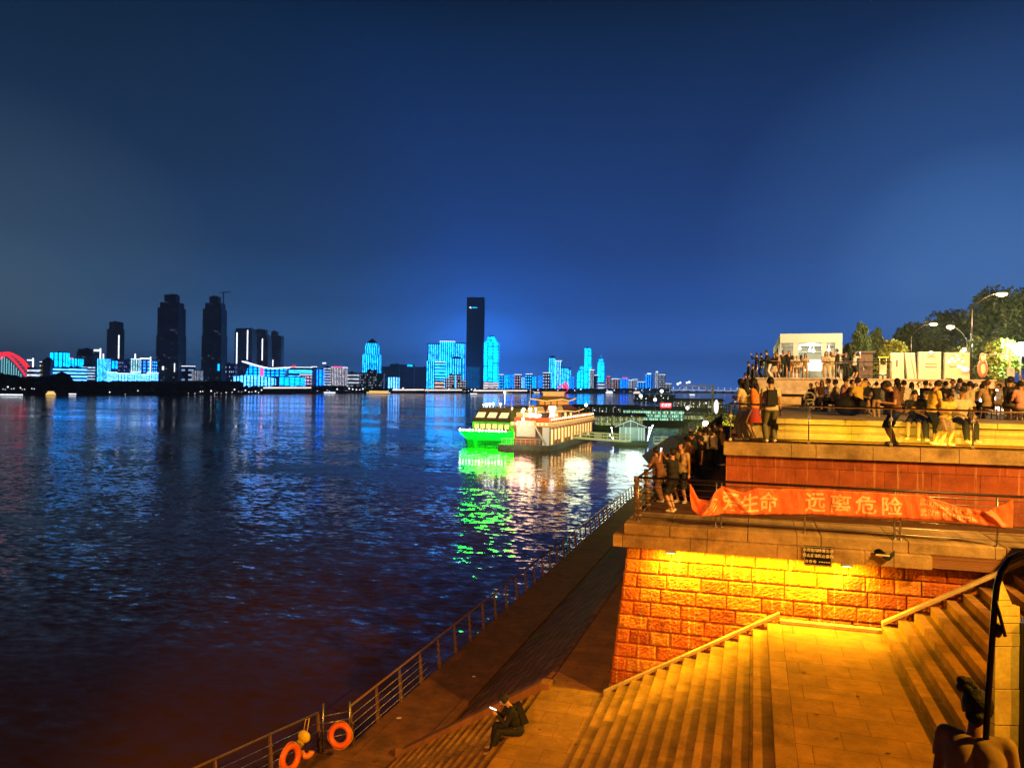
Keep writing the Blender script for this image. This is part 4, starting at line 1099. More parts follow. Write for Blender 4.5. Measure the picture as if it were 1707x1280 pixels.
# --- balcony (headings: 90 = towards the river, 0 = away from the viewer)
P_(on(1121, 853, Z_PLAT), 62, 'photo', 'person in black tee and shorts filming with both arms raised at the balcony corner', GP, 1.70, ('tee', 'black'), ('shorts', 'black'), extra=('phone',))
P_(on(1136, 838, Z_PLAT), 150, 'stand', 'person in loose tan shirt standing right behind the one filming the river', GP, 1.76, ('tee', 'tan'), ('shorts', 'black'))
P_(on(1101, 836, Z_PLAT), 60, 'rail', 'brown-clad person half hidden at the very corner of the balcony, leaning out', GP, 1.62, ('tee', 'brown'), ('trousers', 'brown'), skin=1)
P_(on(1151, 814, Z_PLAT), 75, 'phone', 'person in brown jacket with an orange collar and dark shorts on the balcony', GP, 1.72, ('long', 'brown'), ('shorts', 'black'))
P_(on(1145, 808, Z_PLAT), 60, 'stand', 'person in cream top mostly hidden by the one in the brown jacket', GP, 1.66, ('tee', 'cream'), ('trousers', 'black'))
P_(on(1160, 797, Z_PLAT), 80, 'rail', 'person all in black bent over the river rail next to the brown jacket', GP, 1.78, ('tee', 'black'), ('trousers', 'black'), skin=1)
P_(on(1167, 788, Z_PLAT), 85, 'photo', 'tall dark-dressed person holding a phone up in front of the white shirts', GP, 1.80, ('tee', 'navy'), ('trousers', 'black'))
P_(on(1176, 782, Z_PLAT), 70, 'stand', 'slim person in white shirt and dark skirt, first of two white shirts', GP, 1.68, ('tee', 'white'), ('skirt', 'black'), hair=('short', 'black'))
P_(on(1190, 783, Z_PLAT), 65, 'cross', 'person in an untucked white shirt with arms folded, nearer the red granite wall', GP, 1.70, ('tee', 'white'), ('trousers', 'black'))
P_(on(1205, 776, Z_PLAT), 85, 'phone', 'broad person in a khaki shirt holding a camera low beside the red granite corner', GP, 1.80, ('tee', 'khaki'), ('trousers', 'black'))
P_(on(1183, 768, Z_PLAT), 80, 'stand', 'shadowed person behind the two white shirts under the yellow-green lamp', GP, 1.72, ('tee', 'darkgrey'), ('trousers', 'black'))
P_(on(1197, 757, Z_PLAT), 75, 'rail', 'farthest dim figure on the balcony walk in an olive top', GP, 1.70, ('tee', 'olive'), ('trousers', 'black'))
P_(on(1170, 806, Z_PLAT), 95, 'stand', 'dark figure standing back from the rail behind the brown jacket', GP, 1.66, ('tee', 'black'), ('trousers', 'black'))
# --- middle terrace, standing
P_(on(1241, 734, Z_MID), 55, 'phone', 'long-haired woman in white blouse and grey trousers at the end of the glass railing', GM, 1.74, ('tee', 'cream'), ('trousers', 'grey'), ('long', 'black'))
P_(on(1257, 731, Z_MID), 75, 'cross', 'woman in orange top and red skirt behind the white blouse', GM, 1.75, ('tee', 'orange'), ('skirt', 'red'), ('long', 'black'))
P_(on(1284, 737, Z_MID), 12, 'stand', 'man in white tee with a black backpack seen from behind at the glass railing', GM, 1.76, ('tee', 'cream'), ('trousers', 'olive'), extra=('backpack:black',))
P_(on(1555, 741, Z_MID), -75, 'phone', 'man in yellow polo and black shorts standing sideways behind the glass', GM, 1.76, ('tee', 'yellow'), ('shorts', 'black'))
P_(on(1575, 742, Z_MID), -150, 'lookdown', 'girl in yellow top and patterned skirt beside the man in the yellow polo', GM, 1.42, ('tee', 'yellow'), ('skirt', 'pattern'), ('short', 'black'), width=1.1)
P_(on(1564, 738, Z_MID), -100, 'stand', 'child in white between the yellow polo and the patterned skirt', GM, 1.25, ('tee', 'cream'), ('shorts', 'grey'))
P_(on(1492, 741, Z_MID), 105, 'lookdown', 'heavy man in dark tee and shorts perched on the bench edge with one leg out', GM, 1.74, ('tee', 'brown'), ('shorts', 'navy'), width=1.15)
P_(on(1461, 695, Z_TIER), 10, 'photo', 'child in a dark numbered jersey standing on the seating floor', GM, 1.14, ('tee', 'black'), ('trousers', 'tan'))
# --- seated on the bench wall, legs towards us
def ledge(px, d, *a, **k):
    p = at(px, 650, d); P_(Vector((p.x, 23.95 if d is None else p.y, Z_TIER)), *a, **k)
def ledge_front(px, *a, **k):
    p = at_y(px, 700, 23.95); P_(Vector((p.x, 24.0, Z_TIER)), *a, **k)
ledge_front(1526, 165, 'ledgephone', 'person in black tee with white-edged shorts seated on the bench wall checking a phone', GB, 1.70, ('tee', 'black'), ('shorts', 'black'), extra=('phone',))
ledge_front(1541, 190, 'ledge', 'person in black with a pale face mask seated next to the phone checker', GB, 1.76, ('tee', 'black'), ('trousers', 'black'), extra=('mask',))
ledge_front(1601, 200, 'ledge', 'man with dark cap, grey-beige shirt and black trousers seated on the bench wall', GB, 1.80, ('tee', 'beige'), ('trousers', 'black'), hair=None, extra=('cap:black',))
# further back, mostly backs turned
rows = [
 (1616, 25.2, -20, 'bench', 'person in pale cream tee with back turned beside the man in the dark cap', 1.66, ('tee', 'cream'), ('short', 'black')),
 (1648, 24.8, 15, 'bench', 'person with light brown hair and tan tee seated with back turned near the floodlight', 1.72, ('tee', 'tan'), ('short', 'brown')),
 (1683, 24.0, -60, 'benchraise', 'woman with ponytail and dark grey tee seated by the floodlight', 1.84, ('tee', 'darkgrey'), ('tail', 'black')),
 (1704, 23.6, 20, 'bench', 'person in pink top cut by the picture edge', 1.66, ('tee', 'pink'), ('short', 'black')),
 (1508, 28, 10, 'bench', 'woman in white vest with back turned beyond the bench wall', 1.72, ('tee', 'white'), ('short', 'black')),
 (1498, 27.5, 25, 'bench', 'person in dark brown hunched behind the heavy man', 1.80, ('tee', 'brown'), ('long', 'black')),
 (1474, 30, 40, 'bench', 'person in pale grey top behind the jersey child', 1.62, ('tee', 'grey'), ('long', 'black')),
 (1431, 27.0, 50, 'benchraise', 'stocky person in yellow-tan top with one arm raised over the black round bag', 1.80, ('tee', 'yellow'), ('short', 'black')),
 (1440, 29, -150, 'bench', 'dark-clothed person holding a round straw fan beside the raised arm', 1.80, ('tee', 'black'), ('short', 'black')),
 (1417, 29, -120, 'bench', 'person in black tee with a white waist strip seated near the black round bag', 1.74, ('tee', 'black'), ('short', 'black')),
 (1406, 30, -80, 'bench', 'woman in salmon pink shirt seated in the group around the tables', 1.92, ('tee', 'pink'), ('short', 'black')),
 (1396, 31, 70, 'bench', 'person in cream shirt facing the woman in salmon pink', 1.78, ('tee', 'cream'), ('short', 'black')),
 (1384, 31, 100, 'bench', 'person in white shirt with a black strap seated next to the cream shirt', 1.82, ('tee', 'white'), ('short', 'black')),
 (1371, 37, 160, 'bench', 'woman with long reddish-brown hair seated beyond the white shirts', 1.85, ('tee', 'brown'), ('long', 'brown')),
 (1363, 40, 150, 'bench', 'person in faded orange top at the far brown tables', 1.80, ('tee', 'tan'), ('short', 'brown')),
 (1354, 38, 120, 'bench', 'person in brown bowed over the far brown tables', 1.66, ('tee', 'brown'), ('short', 'brown')),
 (1540, 31, -60, 'bench', 'person in black vest top at the end of the rear crowd nearest the river', 1.78, ('tee', 'black'), ('short', 'black')),
 (1563, 31, -30, 'bench', 'person with black hair and black tee directly behind the yellow polo', 1.82, ('tee', 'black'), ('short', 'black')),
 (1568, 34, 20, 'bench', 'person in orange vest in the rear crowd', 1.74, ('tank', 'orange'), ('short', 'black')),
 (1579, 33, 30, 'bench', 'person in navy with back turned in the rear crowd', 1.80, ('tee', 'navy'), ('short', 'black')),
 (1588, 34, 170, 'bench', 'person facing us with a bright round face in the rear crowd', 1.95, ('tee', 'white'), ('short', 'black')),
 (1601, 35, 0, 'bench', 'tallest dark head of the rear crowd over the man in the cap', 2.05, ('tee', 'black'), ('short', 'black')),
 (1611, 33, 60, 'bench', 'person in a white shirt leaning in the rear crowd beside the tallest head', 1.75, ('tee', 'white'), ('short', 'black')),
 (1623, 31, 40, 'bench', 'person bent forward in tan top in the rear crowd', 1.64, ('tee', 'tan'), ('short', 'black')),
 (1636, 30, -20, 'bench', 'person in grey and white facing the floodlight', 1.62, ('tee', 'grey'), ('short', 'black')),
 (1640, 33, -10, 'bench', 'person with auburn bob behind the light brown hair', 1.85, ('tee', 'beige'), ('short', 'brown')),
 (1697, 34, 60, 'bench', 'small dark-haired head beyond the ponytail woman', 1.80, ('tee', 'white'), ('short', 'black')),
 (1448, 33, 160, 'bench', 'person in pale blue-grey top between the straw fan and the jersey child', 1.70, ('tee', 'grey'), ('short', 'black')),
 (1518, 33, -40, 'bench', 'person in beige top just beyond the white vest', 1.72, ('tee', 'beige'), ('long', 'black')),
 (1532, 38, 170, 'bench', 'person in white far behind the phone checker, facing us', 1.84, ('tee', 'white'), ('short', 'black')),
 (1549, 37, -80, 'bench', 'person in olive top seen past the back of the yellow polo', 1.82, ('tee', 'olive'), ('short', 'brown')),
 (1573, 38, 90, 'bench', 'person in cream top above the head of the girl in yellow', 1.86, ('tee', 'cream'), ('long', 'black')),
 (1594, 40, -100, 'bench', 'person in khaki top close to the louvred notice stand', 1.86, ('tee', 'khaki'), ('short', 'black')),
 (1607, 39, 150, 'bench', 'person in pale pink top between the capped man and the cream tee', 1.88, ('tee', 'pink'), ('long', 'brown')),
 (1619, 38, -170, 'bench', 'person in white with long black hair above the cream tee', 1.84, ('tee', 'white'), ('long', 'black')),
 (1630, 37, 60, 'bench', 'person in yellow top in the rear crowd towards the floodlight', 1.80, ('tee', 'yellow'), ('short', 'black')),
 (1668, 31, 120, 'bench', 'person in white silhouetted between the floodlight and the ponytail woman', 1.66, ('tee', 'white'), ('short', 'black')),
 (1691, 28, 150, 'bench', 'person in cream top between the ponytail woman and the pink top', 1.70, ('tee', 'cream'), ('long', 'black')),
 (1590, 28, 150, 'bench', 'child in white between the capped man and the patterned skirt', 1.40, ('tee', 'white'), ('short', 'black')),
]
stools = []
for px, d, hd_, ps, lb, h, tp, hr in rows:
    p = ond(px, d, Z_TIER - .01); P_(p, hd_, ps, lb, GB, h, tp, ('trousers', 'black') if px % 3 else ('shorts', ('black', 'khaki', 'blue')[px % 9 // 3]), hr, shoes=('white', 'black', 'grey')[px % 3], extra=('phone',) if px % 4 == 0 else ())
    stools.append((p, math.radians(hd_), h / 1.7))
# low stone stools that carry them
pro = None
for i, (p, a, k) in enumerate(stools):
    if pro is None:
        pro = bpy.data.objects.new('stool', None); col.objects.link(pro)
        mb = MB(); mb.box(-.21, .21, -.19, .19, .29, .335); mb.build('seat', G['wood'], pro, bev=.01)
        for x in (-.17, .17):
            for y in (-.15, .15): mb = MB(); mb.tube([(x * 1.1, y * 1.1, 0), (x, y, .29)], .018, 6); mb.build('leg', G['wood'], pro)
        o = pro
    else: o = copy_tree(pro)
    o.location = p; o.rotation_euler = (0, 0, a); o.scale = (1, 1, k)
    tag(o, 'plain dark stool under a seated member of the terrace crowd', 'stool', 'stools under the seated terrace crowd')
# --- promenade
rows = [(1283, 97, 'rail', 'person in black cape-like top with white stripes at the promenade rail', 1.90, ('long', 'black'), ('trousers', 'white'), 0),
 (1291, 150, 'stand', 'person in black with a cream skirt next to the white stripes', 1.62, ('tee', 'black'), ('skirt', 'cream'), 1),
 (1299, 120, 'rail', 'brown-trousered person leaning on the promenade rail with arm stretched', 1.78, ('tee', 'tan'), ('trousers', 'brown'), 0),
 (1305, -150, 'photo', 'tall person in black holding hands to the face at the pavilion corner', 1.84, ('tee', 'black'), ('trousers', 'black'), 0),
 (1315, 170, 'stand', 'person in black frock standing between the tall black figure and the pale children', 1.80, ('tee', 'black'), ('skirt', 'black'), 1),
 (1322.5, 180, 'rail', 'child in peach shirt leaning on the promenade rail', 1.50, ('tee', 'beige'), ('shorts', 'brown'), 0),
 (1328.5, 170, 'rail', 'child in cream shirt leaning on the promenade rail beside the peach one', 1.50, ('tee', 'cream'), ('shorts', 'brown'), 0),
 (1342, 180, 'stand', 'person in tan outfit with a small pale bag before the pavilion glass', 1.62, ('tee', 'tan'), ('trousers', 'tan'), 1),
 (1377, 170, 'rail', 'person in pale beige clothes against the white glare', 1.78, ('tee', 'beige'), ('trousers', 'tan'), 1),
 (1386, 175, 'stand', 'person in long cream coat just past the white glare', 1.70, ('long', 'cream'), ('trousers', 'cream'), 0),
 (1395, 110, 'photo', 'tallest person in full black against the last pavilion pier', 1.92, ('tee', 'black'), ('trousers', 'black'), 0),
 (1403, 150, 'stand', 'small child in black and white beside the tallest black figure', 1.30, ('tee', 'black'), ('shorts', 'grey'), 0),
 (1409, -160, 'callarm', 'dark figure with a bright phone at the ear beyond the pavilion', 1.72, ('tee', 'black'), ('trousers', 'black'), 1),
 (1423, -70, 'photo', 'person with black backpack and white top photographing towards the trees', 1.74, ('tee', 'white'), ('shorts', 'black'), 0),
 (1311, 20, 'stand', 'dim grey figure behind the black frock', 1.72, ('tee', 'darkgrey'), ('trousers', 'black'), 0),
 (1335, -10, 'stand', 'white-shirted figure walking up to the pavilion window', 1.70, ('tee', 'white'), ('trousers', 'grey'), 1)]
for i, (px, hd_, ps, lb, h, tp, bt, lh) in enumerate(rows):
    y = 53.4 if i < 14 else 57
    p = at_y(px, 640, y); P_(Vector((p.x, y, Z_UP)), hd_, ps, lb, GU, h, tp, bt, ('long', 'black') if lh else ('short', 'black'), extra=(('phone',) if i in (12, 13) else ()) + (('backpack:black',) if i == 13 else ()))
for px, py, y, z, lb in ((1262, 604, 53.5, Z_UP, 'black silhouette at the head of the side stair holding a bright phone'), (1270, 604, 54, Z_UP, 'black silhouette standing just behind the bright phone holder'),
                     (1249, 614, 49.2, 11.4, 'dark silhouette halfway down the side stair against the blue sky'), (1256, 618, 48, 11.2, 'dark stooping figure halfway down the side stair'), (1244, 632, 45, 10.6, 'lowest dark figure on the side stair with a pale collar')):
    p = at_y(px, py, y); P_(Vector((p.x, y, z)), 95, 'photo' if px == 1262 else 'stand', lb, 'dark figures on the side stair', 1.68, ('long', 'black'), ('trousers', 'black'), extra=('phone',) if px in (1262, 1249) else ())
# --- the two near figures
p = at_z(848, 1237, Z_LAND)
P_(Vector((-4.82, 16.05, Z_LAND - .02)), 118, 'stairsit', 'young man in black sitting on the lower steps bent over a bright phone', None, 1.78, ('long', 'black'), ('trousers', 'black'), shoes='tan', extra=('phone', 'backpack:black'))
q = at(1620, 1560, 5.25)
P_(Vector((at(1622, 1200, 5.3).x, at(1622, 1200, 5.3).y, 7.50)), -18, 'hunch', 'woman with a black hair bun and bare shoulders seen from behind at the bottom corner', None, 1.72, ('tee', 'tan'), ('trousers', 'black'), ('bun', 'black'), shoes='black', width=1.0, skin=1)
# round black bag, straw fan, white chair ring
def small(name, label, cat, p): return thing(name, label, cat, p)
p = at(1417, 690, 26.3); t_ = small('black_bag', 'big bulging black bag standing among the seated group', 'bag', (p.x, p.y, Z_TIER))
mb = MB(); mb.ball(Vector((p.x, p.y, Z_TIER + .33)), (.52, .35, .34), 20, 12); mb.build('sack', CM['black'], t_, True)
mb = MB(); mb.tube([Vector((p.x - .15, p.y, Z_TIER + .6)), Vector((p.x - .08, p.y, Z_TIER + .75)), Vector((p.x + .08, p.y, Z_TIER + .75)), Vector((p.x + .15, p.y, Z_TIER + .6))], .015, 6); mb.build('handle', CM['black'], t_, True)
p = at(1441, 641, 28.6); t_ = small('straw_fan', 'round yellow straw fan held up beside the dark-clothed person', 'fan', p)
mb = MB(); mb.ball(p, (.11, .015, .10), 20, 8, rot=Matrix.Rotation(YAW, 3, 'Z')); mb.build('blade', CM['yellow'], t_, True)
mb = MB(); mb.tube([p - Vector((0, 0, .09)), p - Vector((.03, 0, .24))], .008, 6); mb.build('handle', CM['tan'], t_, True)
p = at(1349, 663, 34); t_ = small('round_chair', 'white hoop-backed chair standing alone before the brown recess', 'chair', (p.x, p.y, Z_TIER))
mb = MB(); mb.ring(p, .23, .035, rot=Matrix.Rotation(YAW, 3, 'Z') @ Matrix.Rotation(PI / 2, 3, 'X'), nu=28); mb.build('hoop_back', G['cream'], t_, True)
mb = MB(); mb.tube([(p.x, p.y - .2, Z_TIER + .42), (p.x, p.y - .2, Z_TIER + .47)], .25, 16); mb.build('seat', G['cream'], t_)
for x in (-.17, .17):
    for y in (-.35, .0): mb = MB(); mb.tube([(p.x + x, p.y + y, Z_TIER), (p.x + x * .9, p.y + y * .9 - .02, Z_TIER + .42)], .016, 6); mb.build('leg', G['cream'], t_)
# ================================================================ far bank
def shore_d(px):
    pts = [(-60, 600), (0, 625), (200, 690), (380, 800), (600, 1130), (800, 1400), (1000, 1790), (1150, 2700), (1260, 3300)]
    for a, b in zip(pts, pts[1:]):
        if px <= b[0]: return a[1] + (b[1] - a[1]) * (px - a[0]) / (b[0] - a[0])
    return pts[-1][1]
mb = MB(); edge = [at(px, 650, shore_d(px)) for px in range(-240, 1300, 30)]
far = [at(px, 650, 4200) for px in (1290, 900, 500, 100, -240)]
mb.prism([(p.x, p.y) for p in edge] + [(p.x, p.y) for p in far], -3, 3.0)
tag(mb.build('far_bank', M_plain('far_ground', (.02, .02, .03), .9)), kind='structure')
LED = {}; 
def led(kind, c, s=1.6, n=6, m=10, fill=.55, rnd=0., lo=0.0, base=(.008, .016, .06)):
    if c[0] < .35 and s > .9: c = (c[0] * .25, c[1] * .34 + .01, 1.0); s *= 5.4
    fill *= .8
    k = (kind, c, s, n, m, fill, rnd, lo, base)
    if k not in LED: LED[k] = M_led('facade_%s' % kind, kind, c, s, n, m, fill, base, rnd, lo)
    return LED[k]
CY_, CB, WH, WP, BL = (0, .72, 1.0), (0, .38, 1.0), (.75, .85, 1.0), (1.0, .62, .6), (0, .10, .8)
DARKT = (.010, .020, .060)
def capn(n, wpx, mn): return max(1, min(n, int(wpx / mn)))
def bpos(px, k): return shore_d(px) * k
def tower_dark(name, m=DARKT): return M_plain(name, m, .8, 0, .2, .1)
M_TOW = tower_dark('tower_dark', (.012, .022, .055)); M_ROOMS = led('g', (.5, .7, 1.0), .22, 9, 34, .55, .93, .012, (.014, .025, .06)); M_ROOF = tower_dark('roof_dark', (.01, .03, .1))
def building(px0, px1, ytop, label, k=1.1, mat=None, name='building', roof=None, strips=(), sign=None, blocks=None, dep=.8, group='lit buildings of the far skyline', pod=None):
    """blocks: list of (u0,u1,ytop) in picture pixels that make up the body; strips: lit columns"""
    pm = (px0 + px1) / 2; d = bpos(pm, k); s = d / FPX
    c = at(pm, 650, d); base = Vector((c.x, c.y, 2.9))
    t_ = thing(name, label, 'building', base, YAW, group, world=False)
    W = (px1 - px0) * s; D = W * dep
    def X(px): return (px - pm) * s
    def Z(y, px=pm): return EYE + (hor(px) - y) * s - 2.9
    mat = mat or M_ROOMS
    mb = MB()
    for (u0, u1, y) in (blocks or [(px0, px1, ytop)]):
        mb.box(X(u0), X(u1), -D * .5 * (u1 - u0) / (px1 - px0), D * .5 * (u1 - u0) / (px1 - px0), 0, Z(y))
    wall = mb.build('wall', mat, t_)
    if (px1 - px0) > 9:      # floor ledges, plant rooms and roof clutter
        mb = MB(); rr = random.Random(int(px0)); zt = max(Z(y) for _, _, y in (blocks or [(0, 0, ytop)])); bb = min((blocks or [(px0, px1, ytop)]), key=lambda b: b[2])
        for _ in range(3):
            u = rr.uniform(bb[0] + 1, bb[1] - 3); mb.box(X(u), X(u + rr.uniform(1, 2.5)), -D * .15, D * .15, zt + .05, zt + rr.uniform(.8, 2.2) * s)
        mb.build('plant_room', M_TOW, t_)
    if roof == 'slab':
        mb = MB(); mb.box(X(px0) - s * .6, X(px1) + s * .6, -D * .5 - s * .6, D * .5 + s * .6, Z(ytop) + .01, Z(ytop) + s * 1.2); mb.build('roof', M_ROOF, t_)
    elif roof == 'lit':
        mb = MB(); mb.box(X(px0) - s * .3, X(px1) + s * .3, -D * .5 - s * .3, D * .5 + s * .3, Z(ytop) + .01, Z(ytop) + s * 1.0); mb.build('roof', G['g_white'], t_)
    elif roof == 'pyramid':
        h = s * 8; z = Z(ytop)
        mb = MB(); mb.add([(X(px0 + 5), -D * .3, z), (X(px1 - 5), -D * .3, z), (X(px1 - 5), D * .3, z), (X(px0 + 5), D * .3, z), (0, 0, z + h)], [(0, 1, 4), (1, 2, 4), (2, 3, 4), (3, 0, 4), (3, 2, 1, 0)]); mb.build('roof', M_ROOF, t_)
    elif roof == 'spire':
        z = Z(ytop); mb = MB(); mb.tube([(0, 0, z), (0, 0, z + s * 5), (0, 0, z + s * 5.2), (0, 0, z + s * 12)], [W * .34, W * .22, W * .1, W * .01], 10); mb.build('spire', led('s', CY_, 1.6), t_)
    elif roof == 'dome':
        z = Z(ytop); mb = MB(); mb.ball((0, 0, z), (W * .46, D * .46, s * 4), 16, 8); mb.build('roof', M_ROOF, t_, True)
    for (u, ya, yb, wpx, gm) in strips:
        mb = MB(); mb.box(X(u - wpx / 2), X(u + wpx / 2), -D * .5 - s * .5, -D * .5 - .05, Z(yb), Z(ya)); mb.build('light_strip', G[gm], t_)
    if pod:
        (u0, u1, y, m2) = pod
        mb = MB(); mb.box(X(u0), X(u1), -D * .62, -D * .505, 0, Z(y)); mb.build('podium', m2, t_)
    return t_
B = building
# far left
B(73, 87, 600, 'domed grey hall in front of the yellow flat roof', 1.10, roof='dome')
B(70, 88, 604, 'pale building under a yellow-lit flat canopy roof', 1.25, led('g', (1, .8, .45), 1.2, 5, 6), roof='lit')
B(48, 62, 612, 'low white-lit building beside the red arch bridge', 1.2, led('h', WH, 1.4, 4, 5), strips=((58, 597, 612, 2.4, 'g_white'), (53, 599.5, 601.5, 10, 'g_white')))
B(88, 110, 588, 'cyan three-bay block beside the yellow canopy roof', 1.15, led('v', CY_, 1.5, 3, 9, .86), pod=(90, 108, 612, led('g', CB, .8, 6, 6)))
B(113, 134, 598, 'cyan block with a small pink-lit penthouse', 1.22, led('v', CY_, 1.3, 4, 6, .85), strips=((123, 596.5, 598, 7, 'g_pink'),))
B(97, 136, 612, 'wide low block banded in cyan and cream lights', 1.08, led('h', (.25, .85, 1), 1.2, 3, 7, .6))
B(140, 155, 609, 'small block with many thin white and blue bands', 1.10, led('h', (.5, .75, 1), 1.5, 3, 9, .5))
B(133, 160, 582, 'hazy dark block with a few lit windows on its shoulder', 1.6, led('g', WH, .7, 9, 9, .35, .8), blocks=[(133, 160, 586), (133, 152, 582)])
B(165, 181, 598, 'cyan striped block under a white T-shaped roof light', 1.12, led('v', (.1, .85, .95), 1.4, 7, 3, .6), strips=((170, 581, 598, 2.2, 'g_white'), (165, 583, 586, 12, 'g_white'), (175, 590, 598, 2, 'g_white')))
B(181, 194, 598, 'two-tone blue and cyan block with a stepped frame', 1.14, led('g', CY_, 1.3, 2, 3, .85), blocks=[(181, 188, 596), (188, 194, 600)])
B(181, 203, 537, 'tall hazy tower with one white vertical light line', 1.5, None, 'tower', blocks=[(181, 202, 549), (184, 201, 537)], strips=((201.5, 559, 598, 1.8, 'g_white'),))
B(196, 220, 600, 'dark block dotted with purple-white windows', 1.25, led('g', (.6, .45, .9), .8, 8, 8, .5, .55))
B(220, 232, 599, 'cyan and white block with a short bright mast', 1.15, led('v', (.4, .9, 1), 1.5, 3, 4, .7), strips=((227, 590, 598, 2.2, 'g_white'),), roof='lit')
B(235, 257, 600, 'blue block with a glowing white crown and side strip', 1.15, led('g', (.05, .5, 1), 1.3, 3, 10, .7), strips=((254.5, 595, 622, 1.8, 'g_white'), (245, 597, 599, 16, 'g_white')))
for i, (a, b_, y, lb) in enumerate(((180, 192, 621, 'pale cyan end pavilion of the low riverside hall'), (193, 219, 623, 'long low hall with a blurred cyan sign band'), (220, 232, 620, 'bright square entrance block of the low riverside hall'), (233, 246, 625, 'short low cyan wing between the entrance block and the barred wing'), (247, 261, 622, 'last low cyan wing with upright bars'))):
    B(a, b_, y, lb, 1.05, led('v' if i in (2, 4) else 's', (.3, .9, 1), 1.4, 5, 3, .75), roof='lit')
B(266, 303, 502, 'tallest dark hazy tower with stepped crown and rounded shoulders', 1.45, None, 'tower', blocks=[(270, 300, 505), (267, 302, 514), (275, 294, 492), (266, 303, 560)], strips=((278, 611, 617, 3, 'g_white'), (297, 606, 620, 1.4, 'g_white')), group='dark unlit towers')
t_ = B(340, 373, 508, 'second dark hazy tower with a crane on its roof', 1.45, None, 'tower', blocks=[(344, 370, 506), (341, 372, 516), (349, 364, 495), (340, 373, 560)], strips=((369, 607, 618, 3, 'g_cyan'),), group='dark unlit towers')
s_ = bpos(356.5, 1.45) / FPX; mb = MB(); zc = EYE + (hor(356) - 487) * s_ - 2.9
mb.tube([(13.5 * s_, 0, zc - 22 * s_), (13.5 * s_, 0, zc)], .8, 5); mb.tube([(7 * s_, 0, zc - .5), (25 * s_, 0, zc + .5)], .6, 5); mb.build('crane', M_TOW, t_)
B(305, 322, 611, 'small lit canopy building between the two tallest dark towers', 1.3, led('h', (.4, .6, 1), .9, 3, 5, .5, .3), roof='lit')
B(322, 336, 618, 'tiny block with upright white bars between the two dark towers', 1.15, led('v', WH, 1.0, 5, 3, .35))
B(378, 393, 606, 'small dark block with scattered white lights before the triple towers', 1.2, led('g', WH, 1.2, 5, 6, .4, .6))
B(394, 423, 548, 'first of the dark triplet towers with two bright vertical lines', 1.2, None, 'tower', blocks=[(395, 420, 548), (394, 423, 553)], strips=((398, 555, 626, 1.8, 'g_white'), (415.5, 551, 600, 1.8, 'g_white')), group='dark unlit towers')
B(424, 448, 550, 'second of the dark triplet towers with one shorter bright line', 1.22, None, 'tower', blocks=[(426, 443, 550), (424, 446, 558), (424, 449, 566)], strips=((439.5, 565, 601, 1.8, 'g_white'),), group='dark unlit towers')
B(452, 470, 554, 'third and slimmest of the dark triplet towers', 1.24, None, 'tower', blocks=[(452, 462, 553), (452, 470, 560)], strips=((456.5, 600, 611, 1.5, 'g_white'),), group='dark unlit towers')
# theatre with the swooping roof
def theatre():
    pm = 440; d = bpos(pm, 1.08); s = d / FPX; c = at(pm, 650, d)
    t_ = thing('theatre', 'cyan glass theatre under a swooping white-edged roof', 'building', Vector((c.x, c.y, 2.9)), YAW, None, world=False)
    X = lambda px: (px - pm) * s; Z = lambda y: EYE + (hor(pm) - y) * s - 2.9; D = 18 * s
    mb = MB(); n = 14; top = []
    for i in range(n + 1):
        f = i / n; px = 406 + 74 * f; y = 602.5 + 11 * math.sin(min(1, f * 1.35) * PI / 2) - 2.0 * max(0, f - .6) * 2.5; top.append((X(px), Z(y)))
    mb.prof(top + [(X(480), Z(612) - 1.2 * s), (X(478), Z(614))][:0] + [(p[0], p[1] - 1.5 * s) for p in reversed(top)], -D * .6, D * .6, 'X' if False else 'Y')
    mb.build('roof', G['g_white'], t_)
    mb = MB(); mb.prof([(p[0] + 1.5 * s, p[1] - 1.7 * s) for p in top[2:-1]] + [(X(471), Z(627)), (X(411), Z(627))], -D * .5, D * .5)
    mb.build('glass_hall', led('g', (0, .6, 1), 1.4, 9, 4, .85), t_)
    mb = MB(); mb.box(X(436), X(442), -D * .53, -D * .505, Z(627), Z(613)); mb.build('poster', G['g_pink'], t_)
    mb = MB(); arc = [(X(395 + 68 * i / 12), Z(632 - 6 * math.sin((i / 12 * .75 + .2) * PI))) for i in range(13)]
    mb.prof(arc + [(X(463), 0), (X(395), 0)], -D * .9, -D * .55); mb.build('lower_hall', led('v', (.2, .85, 1), 1.4, 12, 2, .8), t_)
theatre()
B(470, 505, 629, 'boxy cyan wing between the swooping theatre and the pink screens', 1.06, led('s', (0, .75, 1), 1.3, 4, 3, .9), roof='slab')
B(485, 519, 613, 'cyan block with a narrow red rooftop lamp', 1.15, led('h', (.05, .75, 1), 1.2, 5, 4, .75), strips=((493, 609.5, 612.5, 6, 'g_red'),), roof='lit')
B(501, 518, 625, 'pink and white screen building by the water', 1.05, led('g', (1, .55, .7), 1.4, 4, 5, .8), roof='lit')
B(519, 527, 612, 'narrow dark blue block with a lit top edge', 1.12, None, roof='lit')
B(527, 539, 616, 'narrow bright blue slab tower', 1.12, led('v', CB, 1.4, 2, 4, .8))
B(540, 551, 611, 'white ribbed narrow tower with a floating round sign', 1.12, led('h', WH, 1.2, 3, 9, .5), strips=((541, 604.5, 606.5, 6, 'g_white'),))
B(553, 577, 613, 'white vertical-barred block with a pink rooftop sign', 1.10, led('v', (.95, .9, 1), 1.3, 9, 2, .5), strips=((564, 611, 613, 17, 'g_pink'),), roof='lit')
B(577, 597, 621, 'low wide white banded block', 1.10, led('h', WH, 1.1, 3, 5, .55))
B(597, 640, 618, 'long dark housing block peppered with small white windows under the stepped tower', 1.12, led('g', WH, 1.3, 16, 8, .42, .6), blocks=[(597, 612, 621), (612, 628, 617), (628, 640, 622)])
